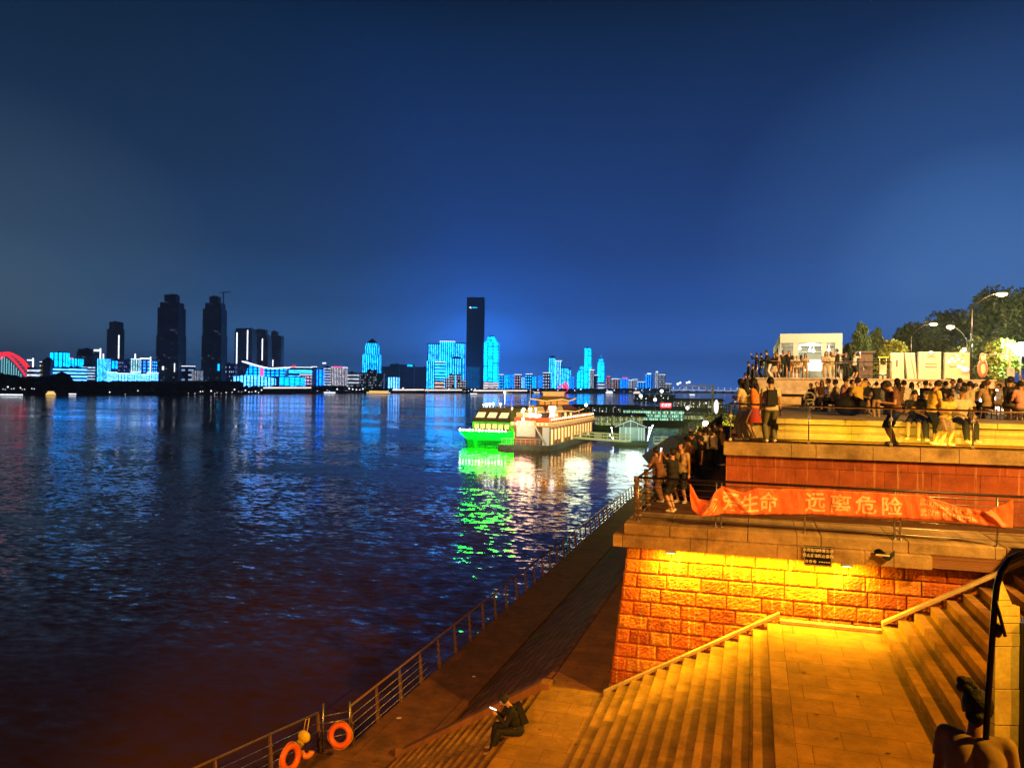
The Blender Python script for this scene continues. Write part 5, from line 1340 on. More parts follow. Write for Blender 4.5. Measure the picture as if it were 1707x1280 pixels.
B(606, 633, 572, 'stepped cyan tower with a dark pyramid roof', 1.2, led('v', (.02, .85, 1), 1.5, 9, 2, .55), 'tower', roof='pyramid', blocks=[(611, 628, 572), (609.5, 630, 576), (606, 633, 591)])
B(636, 666, 608, 'dim hazy block beyond the stepped tower', 1.5, led('g', WH, .5, 10, 10, .3, .85), blocks=[(636, 650, 611), (650, 666, 607)])
B(648, 665, 629, 'little cyan-fronted shop block among dark housing', 1.08, led('v', (.3, .95, 1), 1.4, 4, 1, .7))
B(668, 690, 608, 'dim block with a teal rooftop sign', 1.35, led('g', WH, .6, 7, 9, .35, .8), strips=((684, 608, 611, 9, 'g_cyan'),))
B(690, 711, 612, 'unlit hazy block next to the big cyan cluster', 1.4)
B(712, 732, 574, 'slim cyan striped slab at the river end of the big cyan cluster', 1.12, led('v', (.05, .85, 1), 1.5, 6, 2, .55), 'tower', blocks=[(713, 731, 574), (712, 732, 602)], roof='slab')
B(733, 757, 570, 'broad curved-top cyan slab in the middle of the big cluster', 1.14, led('v', (.02, .8, 1), 1.6, 7, 2, .72), 'tower', roof='lit')
B(757, 775, 573, 'cyan slab with lit top band closest to the tall unlit tower', 1.16, led('v', (.05, .85, 1), 1.5, 6, 2, .6), 'tower', roof='slab')
B(725, 741, 604, 'low cyan banded block with a pink foot in front of the cluster', 1.06, led('h', (.05, .85, .95), 1.4, 2, 9, .75), pod=(725, 741, 634, led('h', WP, 1.4, 3, 3, .7)), roof='lit')
B(751, 770, 598, 'cyan block under a dark curved hat roof in front of the cluster', 1.08, led('v', (.05, .8, 1), 1.4, 5, 2, .6), roof='dome')
B(739, 776, 625, 'pinkish white balconied housing block below the hat-roofed block', 1.04, led('g', (1, .85, .9), 1.3, 12, 7, .6, .15), blocks=[(739, 748, 630), (748, 758, 624), (760, 768, 624), (769, 776, 634)])
t_ = B(777, 806, 497, 'tallest tower of the skyline, dark glass with faint blue foot', 1.18, led('g', (0, .2, .9), .4, 8, 44, .5, .97, .035, (.004, .012, .06)), 'tower', strips=((783, 513, 515, 3, 'g_white'), (790, 513.3, 514.7, 8, 'g_cyan')), group='dark unlit towers', pod=(779, 801, 612, led('v', (0, .3, 1), .9, 9, 2, .35)))
B(805, 831, 575, 'solid glowing cyan tower with a stepped crown', 1.15, led('s', (0, .88, 1), 1.7, 3, 2, .93, 0, .9), 'tower', blocks=[(805, 831, 571), (809, 827, 566), (812, 824, 561)], pod=(805, 831, 636, led('h', (1, .9, .95), 1.5, 3, 4, .8)))
for a, b_, y, c_, kd, lb in ((832, 839, 625, CY_, 'g', 'tiny cyan block right after the stepped-crown tower'), (841, 848, 625, CY_, 'v', 'small cyan block with two bright bars'), (848, 857, 624, CB, 's', 'small solid blue block between two taller neighbours'), (857, 869, 625, WP, 'g', 'small block with pinkish white balconies'),
                            (869, 875, 629, (.3, .9, 1), 'v', 'very small cyan block beside pink balconies'), (876, 887, 624, CY_, 'g', 'cyan block with a bright picture-frame front'), (887, 894, 628, CY_, 's', 'short cyan block attached to the frame-fronted one'),
                            (898, 905, 626, CB, 'v', 'short blue block before the white balconies'), (905, 917, 622, WH, 'g', 'white balconied tower below the round-topped cyan one'), (950, 957, 628, CB, 's', 'small blue box past the pink statue')):
    B(a, b_, y, lb, 1.08, led(kd, c_, 1.3, 3, 6, .62), roof='lit' if kd == 'g' else None)
B(915, 926, 597, 'round-topped cyan tower first of the middle trio', 1.16, led('v', (.05, .85, 1), 1.5, 4, 2, .65), 'tower', roof='dome')
B(925, 936, 602, 'second cyan tower of the middle trio with white crown', 1.14, led('v', (.2, .9, 1), 1.5, 3, 2, .6), 'tower', roof='lit')
B(936, 951, 614, 'third and broadest cyan tower of the middle trio', 1.12, led('v', (.05, .85, 1), 1.5, 5, 2, .6), 'tower', blocks=[(936, 947, 614), (947, 951, 617)], roof='slab')
t_ = thing('pink_monument', 'small magenta-lit riverside monument below the cyan trio', 'monument', at(943, 646, bpos(943, 1.02)), YAW, None, world=False)
mb = MB(); mb.tube([(0, 0, -8), (0, 0, 2), (0, 0, 8), (0, 0, 14)], [8, 7, 4, .6], 10); mb.ball((0, 0, 9), 4); mb.build('statue', G['g_pink'], t_, True)
mb = MB(); mb.ring((-8, -6, -2), 7, 1.6, rot=Matrix.Rotation(PI / 2, 3, 'X'), nu=24); mb.build('lit_arch', G['g_red'], t_, True)
t_ = B(962, 973, 618, 'cyan block carrying a glowing ball on its roof', 1.12, led('s', (0, .88, 1), 1.6, 2, 2, .9, 0, .9), 'tower', blocks=[(962, 973, 621), (964, 973, 617)])
s_ = bpos(967, 1.12) / FPX; mb = MB(); mb.ball((1.8 * s_, 0, (hor(967) - 613.5) * s_ + EYE - 2.9), 3.6 * s_, 16, 10); mb.build('rooftop_ball', led('s', (0, .88, 1), 1.5, 2, 2, .9, 0, .9), t_, True)
B(974, 986, 583, 'tall plain glowing cyan tower with a chamfered top', 1.16, led('s', (0, .88, 1), 1.7, 2, 2, .95, 0, .9), 'tower', blocks=[(974, 983, 580), (974, 985, 583), (974, 986, 606)])
B(983, 990, 617, 'slim white-edged building leaning on the tall plain cyan tower', 1.08, led('v', WH, 1.2, 3, 2, .5), roof='lit')
B(989, 996, 626, 'small dim block with lit roof between the cyan towers', 1.12, led('g', WH, .8, 3, 5, .4, .5), roof='lit')
B(996, 1007, 603, 'cyan tower tapering to a spire', 1.14, led('s', (0, .88, 1), 1.7, 2, 2, .95, 0, .9), 'tower', blocks=[(998, 1005, 598), (996, 1007, 604)], roof='spire', pod=(996, 1007, 637, led('h', WH, 1.4, 3, 3, .7)))
for a, b_, y, c_, kd, lb, ex in ((1010, 1018, 629, WP, 'g', 'pinkish block with a red-lit roof after the spired tower', 'g_pink'), (1020, 1032, 632, WP, 'g', 'cream balconied block between pink roof and cyan slab', None), (1034, 1047, 631, CB, 's', 'wide bright blue slab with a pink cap', 'g_pink'),
                            (1047, 1054, 634, WH, 'v', 'narrow white-barred block after the wide blue slab', None), (1055, 1062, 633, (.5, .6, 1), 'h', 'narrow banded block near the spiky cyan hall', None), (1062, 1074, 637, CY_, 'g', 'low spiky cyan hall near the lone blue tower', None), (1076, 1086, 624, CB, 'v', 'blue and white tower standing alone', 'g_white'),
                            (1092, 1097, 621, WH, 'v', 'thin white tower with a pointed top', 'g_white'), (1099, 1108, 625, WH, 'g', 'white windowed tower, last of the skyline', None), (1109, 1118, 640, WH, 'g', 'low hazy block near the far bridge', None)):
    B(a, b_, y, lb, 1.06, led(kd, c_, 1.3, 3, 7, .6), strips=((a + (b_ - a) / 2, y - 2.2, y, (b_ - a) * .7, ex),) if ex else (), roof=None if ex else 'lit')
# arch bridge far left
d = 900; s = d / FPX; c = at(14, 650, d)
t_ = thing('arch_bridge', 'red trussed arch bridge with pale cyan hangers', 'bridge', Vector((c.x, c.y, 0)), YAW, None, world=False)
Zb = lambda y: EYE + (hor(14) - y) * s
mb = MB()
for off, hgt in ((-8, 0), (8, 0)):
    pts = [((-50 + 86 * i / 20 + (3 if off > 0 else 0)) * s, off, Zb(627) + (Zb(590) - Zb(627)) * math.sin(PI * i / 20)) for i in range(21)]
    mb.tube(pts, 1.1 * s, 6)
for i in range(1, 20, 1):
    x = (-50 + 86 * i / 20) * s; z = Zb(627) + (Zb(590) - Zb(627)) * math.sin(PI * i / 20)
    mb.tube([(x, -8, z), (x + 3 * s, 8, z)], .35 * s, 5)
    x2 = (-50 + 86 * (i + 1) / 20) * s; z2 = Zb(627) + (Zb(590) - Zb(627)) * math.sin(PI * (i + 1) / 20)
    mb.tube([(x, -8, z + 3 * s), (x2, -8, z2 - 1 * s)], .4 * s, 5)
pts = [((-46 + 86 * i / 20) * s, 0, Zb(627) + (Zb(591) - Zb(627)) * math.sin(PI * i / 20) + 3.2 * s * math.sin(PI * i / 20)) for i in range(21)]
mb.tube(pts, 1.5 * s, 6)
mb.build('arch', G['g_red'], t_, True)
for i in range(1, 20):
    x = (-50 + 80 * i / 20) * s; mb = MB(); mb.tube([(x, -6, Zb(628)), (x, -6, Zb(628) + (Zb(594) - Zb(628)) * math.sin(PI * i / 20))], .55 * s, 5); mb.build('hanger', M_glow('hanger_light', (.25, .85, .9), 1.1) if i == 1 else bpy.data.materials['hanger_light'], t_)
mb = MB(); mb.box(-90 * s, 60 * s, -10, 10, Zb(630), Zb(628)); mb.build('deck', M_TOW, t_)
for x in (-60, 40): mb = MB(); mb.box((x - 2) * s, (x + 2) * s, -9, 9, -1, Zb(630) - .01); mb.build('pier', M_TOW, t_)
# far bridge
p0 = at(1096, 650, 3000); p1 = at(1330, 650, 3000)
t_ = thing('far_bridge', 'long low bridge with a row of lamps on the horizon', 'bridge', Vector((p0.x, p0.y, 0)), 0)
dv = (p1 - p0); dv.z = 0; L = dv.length; dv.normalize(); sv = Vector((-dv.y, dv.x, 0))
mb = MB(); q0 = Vector((p0.x, p0.y, 0)); q1 = Vector((p1.x, p1.y, 0))
mb.hexa([q0 - sv * 8 + V(0, 0, 9), q1 - sv * 8 + V(0, 0, 9), q1 + sv * 8 + V(0, 0, 9), q0 + sv * 8 + V(0, 0, 9)], [q0 - sv * 8 + V(0, 0, 12), q1 - sv * 8 + V(0, 0, 12), q1 + sv * 8 + V(0, 0, 12), q0 + sv * 8 + V(0, 0, 12)])
mb.build('deck', M_glow('bridge_deck', (.9, .85, .8), .9), t_)
for i in range(16):
    q = q0.lerp(q1, (i + .5) / 16); mb = MB(); mb.hexa([q - sv * 6 - dv * 3, q - sv * 6 + dv * 3, q + sv * 6 + dv * 3, q + sv * 6 - dv * 3], [q - sv * 6 - dv * 3 + V(0, 0, 9), q - sv * 6 + dv * 3 + V(0, 0, 9), q + sv * 6 + dv * 3 + V(0, 0, 9), q + sv * 6 - dv * 3 + V(0, 0, 9)]); mb.build('pier', M_TOW, t_)
for i in range(22):
    q = q0.lerp(q1, (i + .5) / 22); mb = MB(); mb.tube([q + V(0, 0, 12), q + V(0, 0, 20)], .6, 5); mb.ball(q + V(0, 0, 20), 2.0, 6, 5); mb.build('bridge_lamp', G['g_warm'] if i % 2 else G['g_white'], t_)
# treeline along the far bank
rnd = random.Random(11); mb = MB()
for i in range(2300):
    px = -80 + 1190 * (i / 2300) + rnd.uniform(-4, 4); d = shore_d(px) * rnd.uniform(1.01, 1.035)
    ytop = 621 if px < 85 else (634 if px < 400 else (642 if px < 600 else 646.5))
    if px < 110: ytop = 618 + 10 * abs(math.sin(px * .03)) + rnd.uniform(0, 3)
    hgt = max(1.5, (hor(px) - ytop) * d / FPX + EYE - 3); c = at(px, 650, d)
    r_ = hgt * .36 if px < 620 else hgt * .5
    zc = 3 + hgt * rnd.uniform(.2, .66); rz = hgt * .34
    c = Vector((c.x, c.y, zc))
    if px < 400 or rnd.random() < .5: mb.ball(c, (r_ * rnd.uniform(.8, 1.5), r_, rz), 7, 5, rot=Matrix.Rotation(rnd.uniform(0, 3), 3, 'Z'))
o = mb.build('treeline', M_plain('night_trees', (.012, .02, .014), .9, 0, .4, .2)); tag(o, 'black wooded strip along the far bank below the skyline', 'trees', kind='stuff')
# embankment edge lights, quays
def lit_bar(px0, px1, y, hpx, label, gm, k=1.0, name='quay_light'):
    n = max(2, int((px1 - px0) / 25)); mb = MB()
    a = at(px0, y, shore_d(px0) * k); b = at(px1, y, shore_d(px1) * k)
    t_ = thing(name, label, 'light', Vector((a.x, a.y, 3)), 0)
    s = shore_d((px0 + px1) / 2) * k / FPX
    dd = (b - a); dd.z = 0; dd.normalize(); sd = Vector((-dd.y, dd.x, 0)) * s
    for (m_, z0, z1, nm) in ((gm, hpx * s, 0, 'lit_band'),):
        zz = a.z; zz2 = b.z
        mb.hexa([a - sd - V(0, 0, hpx * s), b - sd - V(0, 0, hpx * s), b + sd - V(0, 0, hpx * s), a + sd - V(0, 0, hpx * s)], [a - sd, b - sd, b + sd, a + sd])
        mb.build(nm, G[m_], t_)
    mb = MB(); zb = max(0, 0)
    lo = [Vector((q.x, q.y, -.5)) for q in (a - sd * 1.2, b - sd * 1.2, b + sd * 1.2, a + sd * 1.2)]
    hi = [q - V(0, 0, hpx * s + .05) for q in (a - sd * 1.2, b - sd * 1.2, b + sd * 1.2, a + sd * 1.2)]
    if hi[0].z > 0: mb.hexa(lo, hi); mb.build('quay_wall', M_TOW, t_)
G['g_quay'] = M_glow('quay_glow', (1, .8, .72), 1.7)
lit_bar(440, 518, 645.2, 2.2, 'pinkish white lit quay below the swooping theatre', 'g_quay')
lit_bar(655, 706, 648.6, 2.2, 'pale lit embankment stretch beyond the yellow pleasure boat', 'g_quay')
lit_bar(709, 769, 649.0, 2.2, 'pale lit embankment stretch under the big cyan cluster', 'g_quay')
lit_bar(790, 878, 650.0, 2.2, 'pale lit embankment stretch under the stepped-crown tower', 'g_quay')
# lamps along the bank
gl = bpy.data.objects.new('bank_lamp', None); col.objects.link(gl)
mb = MB(); mb.tube([(0, 0, 0), (0, 0, 5)], .12, 5); mb.build('pole', M_TOW, gl)
mb = MB(); mb.ball((0, 0, 5.4), 1.0, 10, 7); mb.build('globe', G['g_white'], gl, True)
pos = [5, 9, 13, 19, 23, 34, 37, 41, 53, 57, 183, 209, 230, 314, 325, 334, 338, 352, 358, 362, 369, 377, 387, 391, 398, 403, 409, 415, 420, 426, 431, 436, 529, 549, 562, 582, 588, 594, 600, 605, 660, 672, 690, 713, 748, 781, 786, 792, 800, 868, 884, 889, 897, 930, 958, 968, 1012, 1024, 1060, 1070, 1083, 1122, 1140, 1156]
for i, px in enumerate(pos):
    o = gl if i == 0 else copy_tree(gl)
    d = shore_d(px) * 0.995; c = at(px, 650, d); o.location = (c.x, c.y, .2 + rnd.uniform(-1, 1.5) * .8 if px > 60 else 3); k = d / 900 * rnd.uniform(.3, .85); o.scale = (k, k, k * rnd.uniform(.8, 1.2))
    tag(o, 'round white lamp on the dark far bank', 'lamp', 'lamps dotted along the far bank')
# ================================================================ vessels on the far side
def small_boat(px, wpx, yw, label, gm='g_white', decks=2, name='boat', hh=2.6, k=None, cat='boat'):
    d = EYE * FPX / (yw - hor(px)); s = d / FPX; c = at_z(px, yw, 0); W = wpx * s
    t_ = thing(name, label, cat, Vector((c.x, c.y, 0)), YAW, 'boats moored or passing on the river', world=False)
    mb = MB(); h = .9 * s
    mb.hexa([(-W * .46, -W * .1, -.3), (W * .42, -W * .1, -.3), (W * .42, W * .1, -.3), (-W * .46, W * .1, -.3)], [(-W * .5, -W * .12, h), (W * .5, -W * .12, h), (W * .5, W * .12, h), (-W * .5, W * .12, h)]); mb.build('hull', M_TOW, t_)
    z = h + .01
    for i in range(decks):
        w2 = W * (.44 - .09 * i); mb = MB(); mb.box(-w2, w2 * .9, -W * .09, W * .09, z, z + s * 1.6); mb.build('deck', G[gm], t_)
        mb = MB(); mb.box(-w2 - s * .3, w2 * .9 + s * .3, -W * .1, W * .1, z + s * 1.62, z + s * 2.1); mb.build('deck_roof', M_TOW, t_); z += s * 2.12
    mb = MB(); mb.tube([(0, 0, z), (0, 0, z + s * 2.5)], .12 * s, 5); mb.build('mast', M_TOW, t_)
small_boat(85, 18, 659, 'cream-lit pleasure boat with stacked decks below the domed hall', 'g_warm', 3)
small_boat(121, 13, 658.5, 'small boat with a white strip of light next to the cream-lit one', 'g_white', 1)
small_boat(20, 40, 659.5, 'long low vessel with white lamps under the arch bridge', 'g_white', 1)
small_boat(632, 46, 656.2, 'golden-lit pleasure boat with a central tower', 'g_warm', 2)
small_boat(550, 22, 656, 'pale lit flat barge near the bank lamps', 'g_white', 1)
small_boat(790, 14, 658.2, 'small white boat in front of the tallest dark tower', 'g_white', 1)
small_boat(895, 12, 655.8, 'small square lit boat left of the pagoda roof'.replace('left of', 'just before'), 'g_quay', 1)
small_boat(1016, 14, 656.5, 'cluster-lit white boat below the spired tower', 'g_white', 2)
small_boat(1062, 14, 657, 'white lit boat below the spiky cyan hall', 'g_quay', 2)
small_boat(1154, 10, 659.5, 'lone white lit boat in front of the far bridge', 'g_white', 1)
# ================================================================ the green-lit catamaran ferry
G['g_green'] = M_glow('green_hull_glow', (0.0, 1.0, .001), 60)
G['g_green2'] = M_glow('green_hull_glow_dim', (0.0, .8, .03), .45)
m_hull = M_plain('ferry_hull', (.5, .55, .5), .4, 0, .1); m_cab = M_plain('ferry_cabin', (.30, .22, .10), .5, 0, .15)
m_wood = M_plain('pavilion_timber', (.50, .14, .03), .6, 0, .2); m_tiles = M_plain('roof_tiles_gold', (.55, .34, .10), .5, 0, .25, 3); m_redroof = M_plain('roof_dark_red', (.22, .06, .03), .6, 0, .3, 3)
fx, fy = -49.2, 141.0
F = thing('ferry', 'catamaran ferry with a green glowing bow, moored beside the pagoda-roofed boat', 'ferry', Vector((fx, fy, 0)), math.radians(-4), None, world=False)
F.scale = (.85, 1, 1)
# hull: two stems with a tunnel, flared foredeck
mb = MB()
for s in (-1, 1):
    mb.hexa([(s * 4.2 - .9, .8, -.6), (s * 4.2 + .9, .8, -.6), (s * 4.2 + 1.0, 27, -.6), (s * 4.2 - 1.0, 27, -.6)],
            [(s * 4.2 - 1.0, -.4, 1.35), (s * 4.2 + 1.0, -.4, 1.35), (s * 4.2 + 1.0, 27, 1.35), (s * 4.2 - 1.0, 27, 1.35)])
mb.box(-3.2, 3.2, .6, 27, 1.05, 1.35)
mb.build('hull', G['g_green2'], F)  # hull paint made to glow dimly in place of green floodlight
mb = MB()   # flared bow band; its glow stands in for green floodlight
mb.hexa([(-5.2, -.3, 1.36), (5.1, -.3, 1.36), (5.2, 27, 1.36), (-5.3, 27, 1.36)], [(-6.2, -1.6, 2.75), (5.4, -1.6, 2.75), (5.4, 27, 2.75), (-5.6, 27, 2.75)])
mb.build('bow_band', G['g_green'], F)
mb = MB(); mb.box(-5.4, 5.2, -1.0, 27, 2.76, 2.82); mb.build('foredeck', m_cab, F)
for i in range(15):
    x = -6.0 + 11.2 * i / 14; mb = MB(); mb.ball((x, -1.55, 2.98), .19 if i % 3 else .26, 8, 6); mb.build('deck_lamp', G['lampwhite'], F, True)
mb = MB(); mb.box(-4.6, 5.0, 1.6, 26, 2.83, 4.6); mb.build('main_cabin', m_cab, F)
for i in range(6):
    x = -4.0 + 1.5 * i; mb = MB(); mb.box(x, x + 1.0, 1.5, 1.59, 3.2, 4.1); mb.build('cabin_window', G['g_warm'], F)
mb = MB(); mb.hexa([(-5.6, .2, 4.61), (5.3, .2, 4.61), (5.3, 26, 4.61), (-5.2, 26, 4.61)], [(-5.3, .5, 4.8), (5.3, .5, 4.8), (5.3, 26, 4.8), (-5, 26, 4.8)]); mb.build('promenade_deck', M_plain('green_deck', (.12, .3, .06), .5), F)
mb = MB(); mb.hexa([(-4.6, 1.6, 4.81), (4.9, 1.6, 4.81), (4.9, 24, 4.81), (-4.6, 24, 4.81)], [(-3.6, 3.2, 7.1), (4.4, 3.2, 7.1), (4.4, 24, 7.1), (-3.6, 24, 7.1)]); mb.build('wheelhouse', m_cab, F)
m_win = M_glow('wheelhouse_light', (1, .78, .35), 1.5)
for i in range(3):
    x = -4.0 + 2.9 * i
    f0, f1 = (5.35 - 4.81) / 2.29, (6.35 - 4.81) / 2.29
    y0 = 1.6 + 1.6 * f0 - .03; y1 = 1.6 + 1.6 * f1 - .03
    mb = MB(); mb.hexa([(x, y0 - .05, 5.35), (x + 2.1, y0 - .05, 5.35), (x + 2.1, y0, 5.35), (x, y0, 5.35)], [(x + .35, y1 - .05, 6.35), (x + 2.3, y1 - .05, 6.35), (x + 2.3, y1, 6.35), (x + .35, y1, 6.35)])
    wn = mb.build('window', m_win, F)
    mb = MB(); mb.tube([(x + .9, y0 - .09, 5.4), (x + 1.3, y1 - .09, 6.3)], .03, 5); mb.build('mullion', G['black'], wn)
mb = MB(); mb.hexa([(-4.2, 2.6, 7.11), (4.9, 2.6, 7.11), (4.9, 24.5, 7.11), (-4.0, 24.5, 7.11)], [(-3.4, 3.2, 7.35), (4.5, 3.2, 7.35), (4.5, 24, 7.35), (-3.4, 24, 7.35)]); mb.build('roof', m_cab, F)
mb = MB()
for x in (0.2, 3.4): mb.tube([(x, 5, 7.35), (x + .25, 5, 10.1)], .09, 6)
mb.tube([(.45, 5, 10.1), (3.65, 5, 10.1)], .09, 6); mb.tube([(2.0, 5, 10.1), (1.8, 5, 7.4)], .05, 5); mb.tube([(2, 5, 10.1), (2, 5, 11)], .04, 5)
mb.build('mast_frame', G['white'], F, True)
for (x, y, z, r_) in ((1.8, 5, 10.35, .24), (-2.4, 4, 7.9, .26), (-1.5, 4, 7.95, .28), (-.6, 4, 8.0, .28), (1.2, 4, 8.0, .26), (-3.1, 4, 7.8, .16), (-2.4, 4.2, 7.5, .2), (4.6, 3, 7.2, .2)):
    mb = MB(); mb.ball((x, y, z), r_, 10, 7); mb.tube([(x, y, 7.35), (x, y, z)], .03, 4); mb.build('roof_lamp', G['lampwhite'], F, True)
mb = MB()
for c in range(2): mb.tube([(-3.4, 3.3, 7.6 + .35 * c), (4.5, 3.3, 7.6 + .35 * c), (4.5, 23, 7.6 + .35 * c)], .03, 4)
mb.build('roof_rail', G['white'], F)
light('AREA', 'bow_light', (fx, fy - 2.4, 2.6), 600, (0, 1, .03), 7.5, (fx, fy - 4, 0), size_y=.4)
# ================================================================ floating restaurant with the pagoda roof
R_ = thing('floating_restaurant', 'two-deck orange-lit floating restaurant with a tiered pagoda roof', 'boat', Vector((-34.6, 134, 0)), 0)
m_pale = M_plain('pale_green_panel', (.45, .55, .45), .5, 0, .1)
mb = MB(); mb.box(-44.4, -34.4, 133.2, 175, -.5, .95); mb.build('pontoon', M_plain('pontoon_steel', (.12, .14, .10), .6, 0, .3, 1), R_)
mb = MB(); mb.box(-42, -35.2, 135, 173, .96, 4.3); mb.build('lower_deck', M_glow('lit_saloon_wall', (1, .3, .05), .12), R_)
n = 14
for i in range(n + 1):
    y = 135.2 + 37.6 * i / n; mb = MB(); mb.box(-35.12, -35.0, y - .2, y + .2, .96, 4.3); mb.build('column', M_plain('column_paint', (.7, .5, .22), .6) if i == 0 else bpy.data.materials['column_paint'], R_)
for i in range(n):
    y = 135.2 + 37.6 * (i + .5) / n; mb = MB(); mb.box(-35.19, -35.08, y - .6, y + .6, 1.7 if i % 3 else 1.0, 3.7); mb.build('window', M_glow('saloon_window', (1, .5, .15), 1.9) if i == 0 else bpy.data.materials['saloon_window'], R_)
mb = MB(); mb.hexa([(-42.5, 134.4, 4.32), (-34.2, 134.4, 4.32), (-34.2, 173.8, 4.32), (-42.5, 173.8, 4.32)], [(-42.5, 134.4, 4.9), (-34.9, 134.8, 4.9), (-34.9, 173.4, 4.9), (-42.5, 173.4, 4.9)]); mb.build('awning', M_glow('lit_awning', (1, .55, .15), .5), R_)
mb = MB(); mb.box(-42.3, -35.3, 135, 173, 4.91, 5.0); mb.build('upper_deck', m_wood, R_)
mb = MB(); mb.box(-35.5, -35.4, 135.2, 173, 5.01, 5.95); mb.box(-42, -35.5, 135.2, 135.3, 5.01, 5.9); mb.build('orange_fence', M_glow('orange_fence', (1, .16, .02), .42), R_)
mb = MB(); mb.tube([(-34.9, 134.9, 5.5), (-34.9, 173.3, 5.5)], .05, 5)
for i in range(20): mb.tube([(-34.9, 135 + 2.01 * i, 4.9), (-34.9, 135 + 2.01 * i, 5.5)], .04, 4)
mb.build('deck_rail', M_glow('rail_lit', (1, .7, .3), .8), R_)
# end face
mb = MB(); mb.box(-37.6, -35.25, 134.8, 134.98, .97, 4.3); mb.build('end_wall', M_plain('end_wall', (.16, .12, .10), .7), R_)
mb = MB(); mb.box(-36.3, -35.1, 134.2, 134.5, .96, 4.2); mb.build('gateway', M_glow('gateway', (.9, .85, .6), .5), R_)
mb = MB(); mb.box(-41.3, -37.7, 134.4, 134.78, 2.4, 5.3); mb.build('pale_panel', m_pale, R_)
mb = MB(); mb.hexa([(-38.0, 134.0, 4.7), (-38.0, 134.35, 4.7), (-35.8, 134.35, .97), (-35.8, 134.0, .97)][::-1], [(-38.0, 134.0, 5.0), (-38.0, 134.35, 5.0), (-35.5, 134.35, .97 + .25), (-35.5, 134.0, .97 + .25)][::-1]); mb.build('outer_stair', m_pale, R_)
mb = MB()
for i in range(9): mb.tube([(-43.8 + .9 * i, 133.6, .96), (-43.8 + .9 * i, 133.6, 2.0)], .05, 5)
mb.tube([(-44, 133.6, 2.0), (-36.4, 133.6, 2.0)], .05, 5); mb.tube([(-44, 133.6, 1.5), (-36.4, 133.6, 1.5)], .03, 5); mb.build('landing_rail', m_pale, R_)
mb = MB(); mb.ball((-40, 134.2, 5.6), .25, 10, 8); mb.build('flood_lamp', G['lampwhite'], R_, True)
# pagoda
cx_, cy_ = -38.3, 150.0
mb = MB(); mb.box(cx_ - 2.9, cx_ + 2.9, cy_ - 6, cy_ + 6, 5.01, 6.9); mb.build('pavilion_body', m_wood, R_)
for i in range(5):
    y = cy_ - 5 + 2.3 * i; mb = MB(); mb.box(cx_ + 2.91, cx_ + 3.0, y, y + 1.2, 5.3, 6.6); mb.build('pavilion_window', G['g_warm'] if i % 2 else G['black'], R_)
for i in range(3):
    x = cx_ - 2.6 + 1.9 * i; mb = MB(); mb.box(x, x + 1.2, cy_ - 6.1, cy_ - 6.01, 5.3, 6.5); mb.build('pavilion_window', G['black'] if i == 1 else G['g_warm'], R_)
def hip(x0, x1, y0, y1, z0, z1, ins, mat, name, thick=.18, up=.35):
    mb = MB(); o_ = [(x0, y0), (x1, y0), (x1, y1), (x0, y1)]; m_ = [(x0 + ins * .5, y0 + ins * .5), (x1 - ins * .5, y0 + ins * .5), (x1 - ins * .5, y1 - ins * .5), (x0 + ins * .5, y1 - ins * .5)]; i_ = [(x0 + ins, y0 + ins), (x1 - ins, y0 + ins), (x1 - ins, y1 - ins), (x0 + ins, y1 - ins)]
    zm = z0 + (z1 - z0) * .38
    vs = [(x, y, z0 + up) for x, y in o_] + [((o_[k][0] + o_[(k + 1) % 4][0]) / 2, (o_[k][1] + o_[(k + 1) % 4][1]) / 2, z0) for k in range(4)] + [(x, y, zm) for x, y in m_] + [(x, y, z1) for x, y in i_] + [(x, y, z0 - thick + up) for x, y in o_] + [((o_[k][0] + o_[(k + 1) % 4][0]) / 2, (o_[k][1] + o_[(k + 1) % 4][1]) / 2, z0 - thick) for k in range(4)]
    fs = []
    for k in range(4):
        k2 = (k + 1) % 4
        fs += [(k, 4 + k, 8 + k), (4 + k, k2, 8 + k2), (4 + k, 8 + k2, 8 + k), (8 + k, 8 + k2, 12 + k2, 12 + k), (16 + k, 20 + k, 4 + k, k), (20 + k, 16 + k2, k2, 4 + k)]
    fs += [(12, 13, 14, 15), (19, 23, 18, 22, 17, 21, 16, 20)[::1]]
    mb.add(vs, fs); return mb.build(name, mat, R_)
hip(cx_ - 4.4, cx_ + 4.4, cy_ - 8, cy_ + 8, 6.7, 8.0, 2.4, m_redroof, 'lower_roof')
mb = MB()
for (x, y) in ((cx_ + 2.6, cy_ - 8.05), (cx_ - 1.2, cy_ - 8.05)):
    mb.hexa([(x - 2, y, 6.75), (x + 1.5, y, 6.75), (x + .4, y + 2.5, 7.75), (x - 2.2, y + 2.5, 7.75)], [(x - 2, y, 6.9), (x + 1.5, y, 6.9), (x + .4, y + 2.5, 7.9), (x - 2.2, y + 2.5, 7.9)])
mb.build('lit_roof_slope', M_glow('lit_tiles', (1, .55, .15), .55), R_)  # glow stands in for lamplight falling on these roof tiles
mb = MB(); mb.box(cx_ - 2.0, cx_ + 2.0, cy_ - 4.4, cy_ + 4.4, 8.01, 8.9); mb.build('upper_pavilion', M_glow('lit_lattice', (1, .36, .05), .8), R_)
for i in range(4):
    x = cx_ - 1.95 + 1.22 * i; mb = MB(); mb.box(x, x + .18, cy_ - 4.5, cy_ - 4.41, 8.02, 8.88); mb.build('pavilion_column', G['wood'], R_)
hip(cx_ - 3.1, cx_ + 3.1, cy_ - 6, cy_ + 6, 8.85, 9.7, 1.8, m_tiles, 'upper_roof')
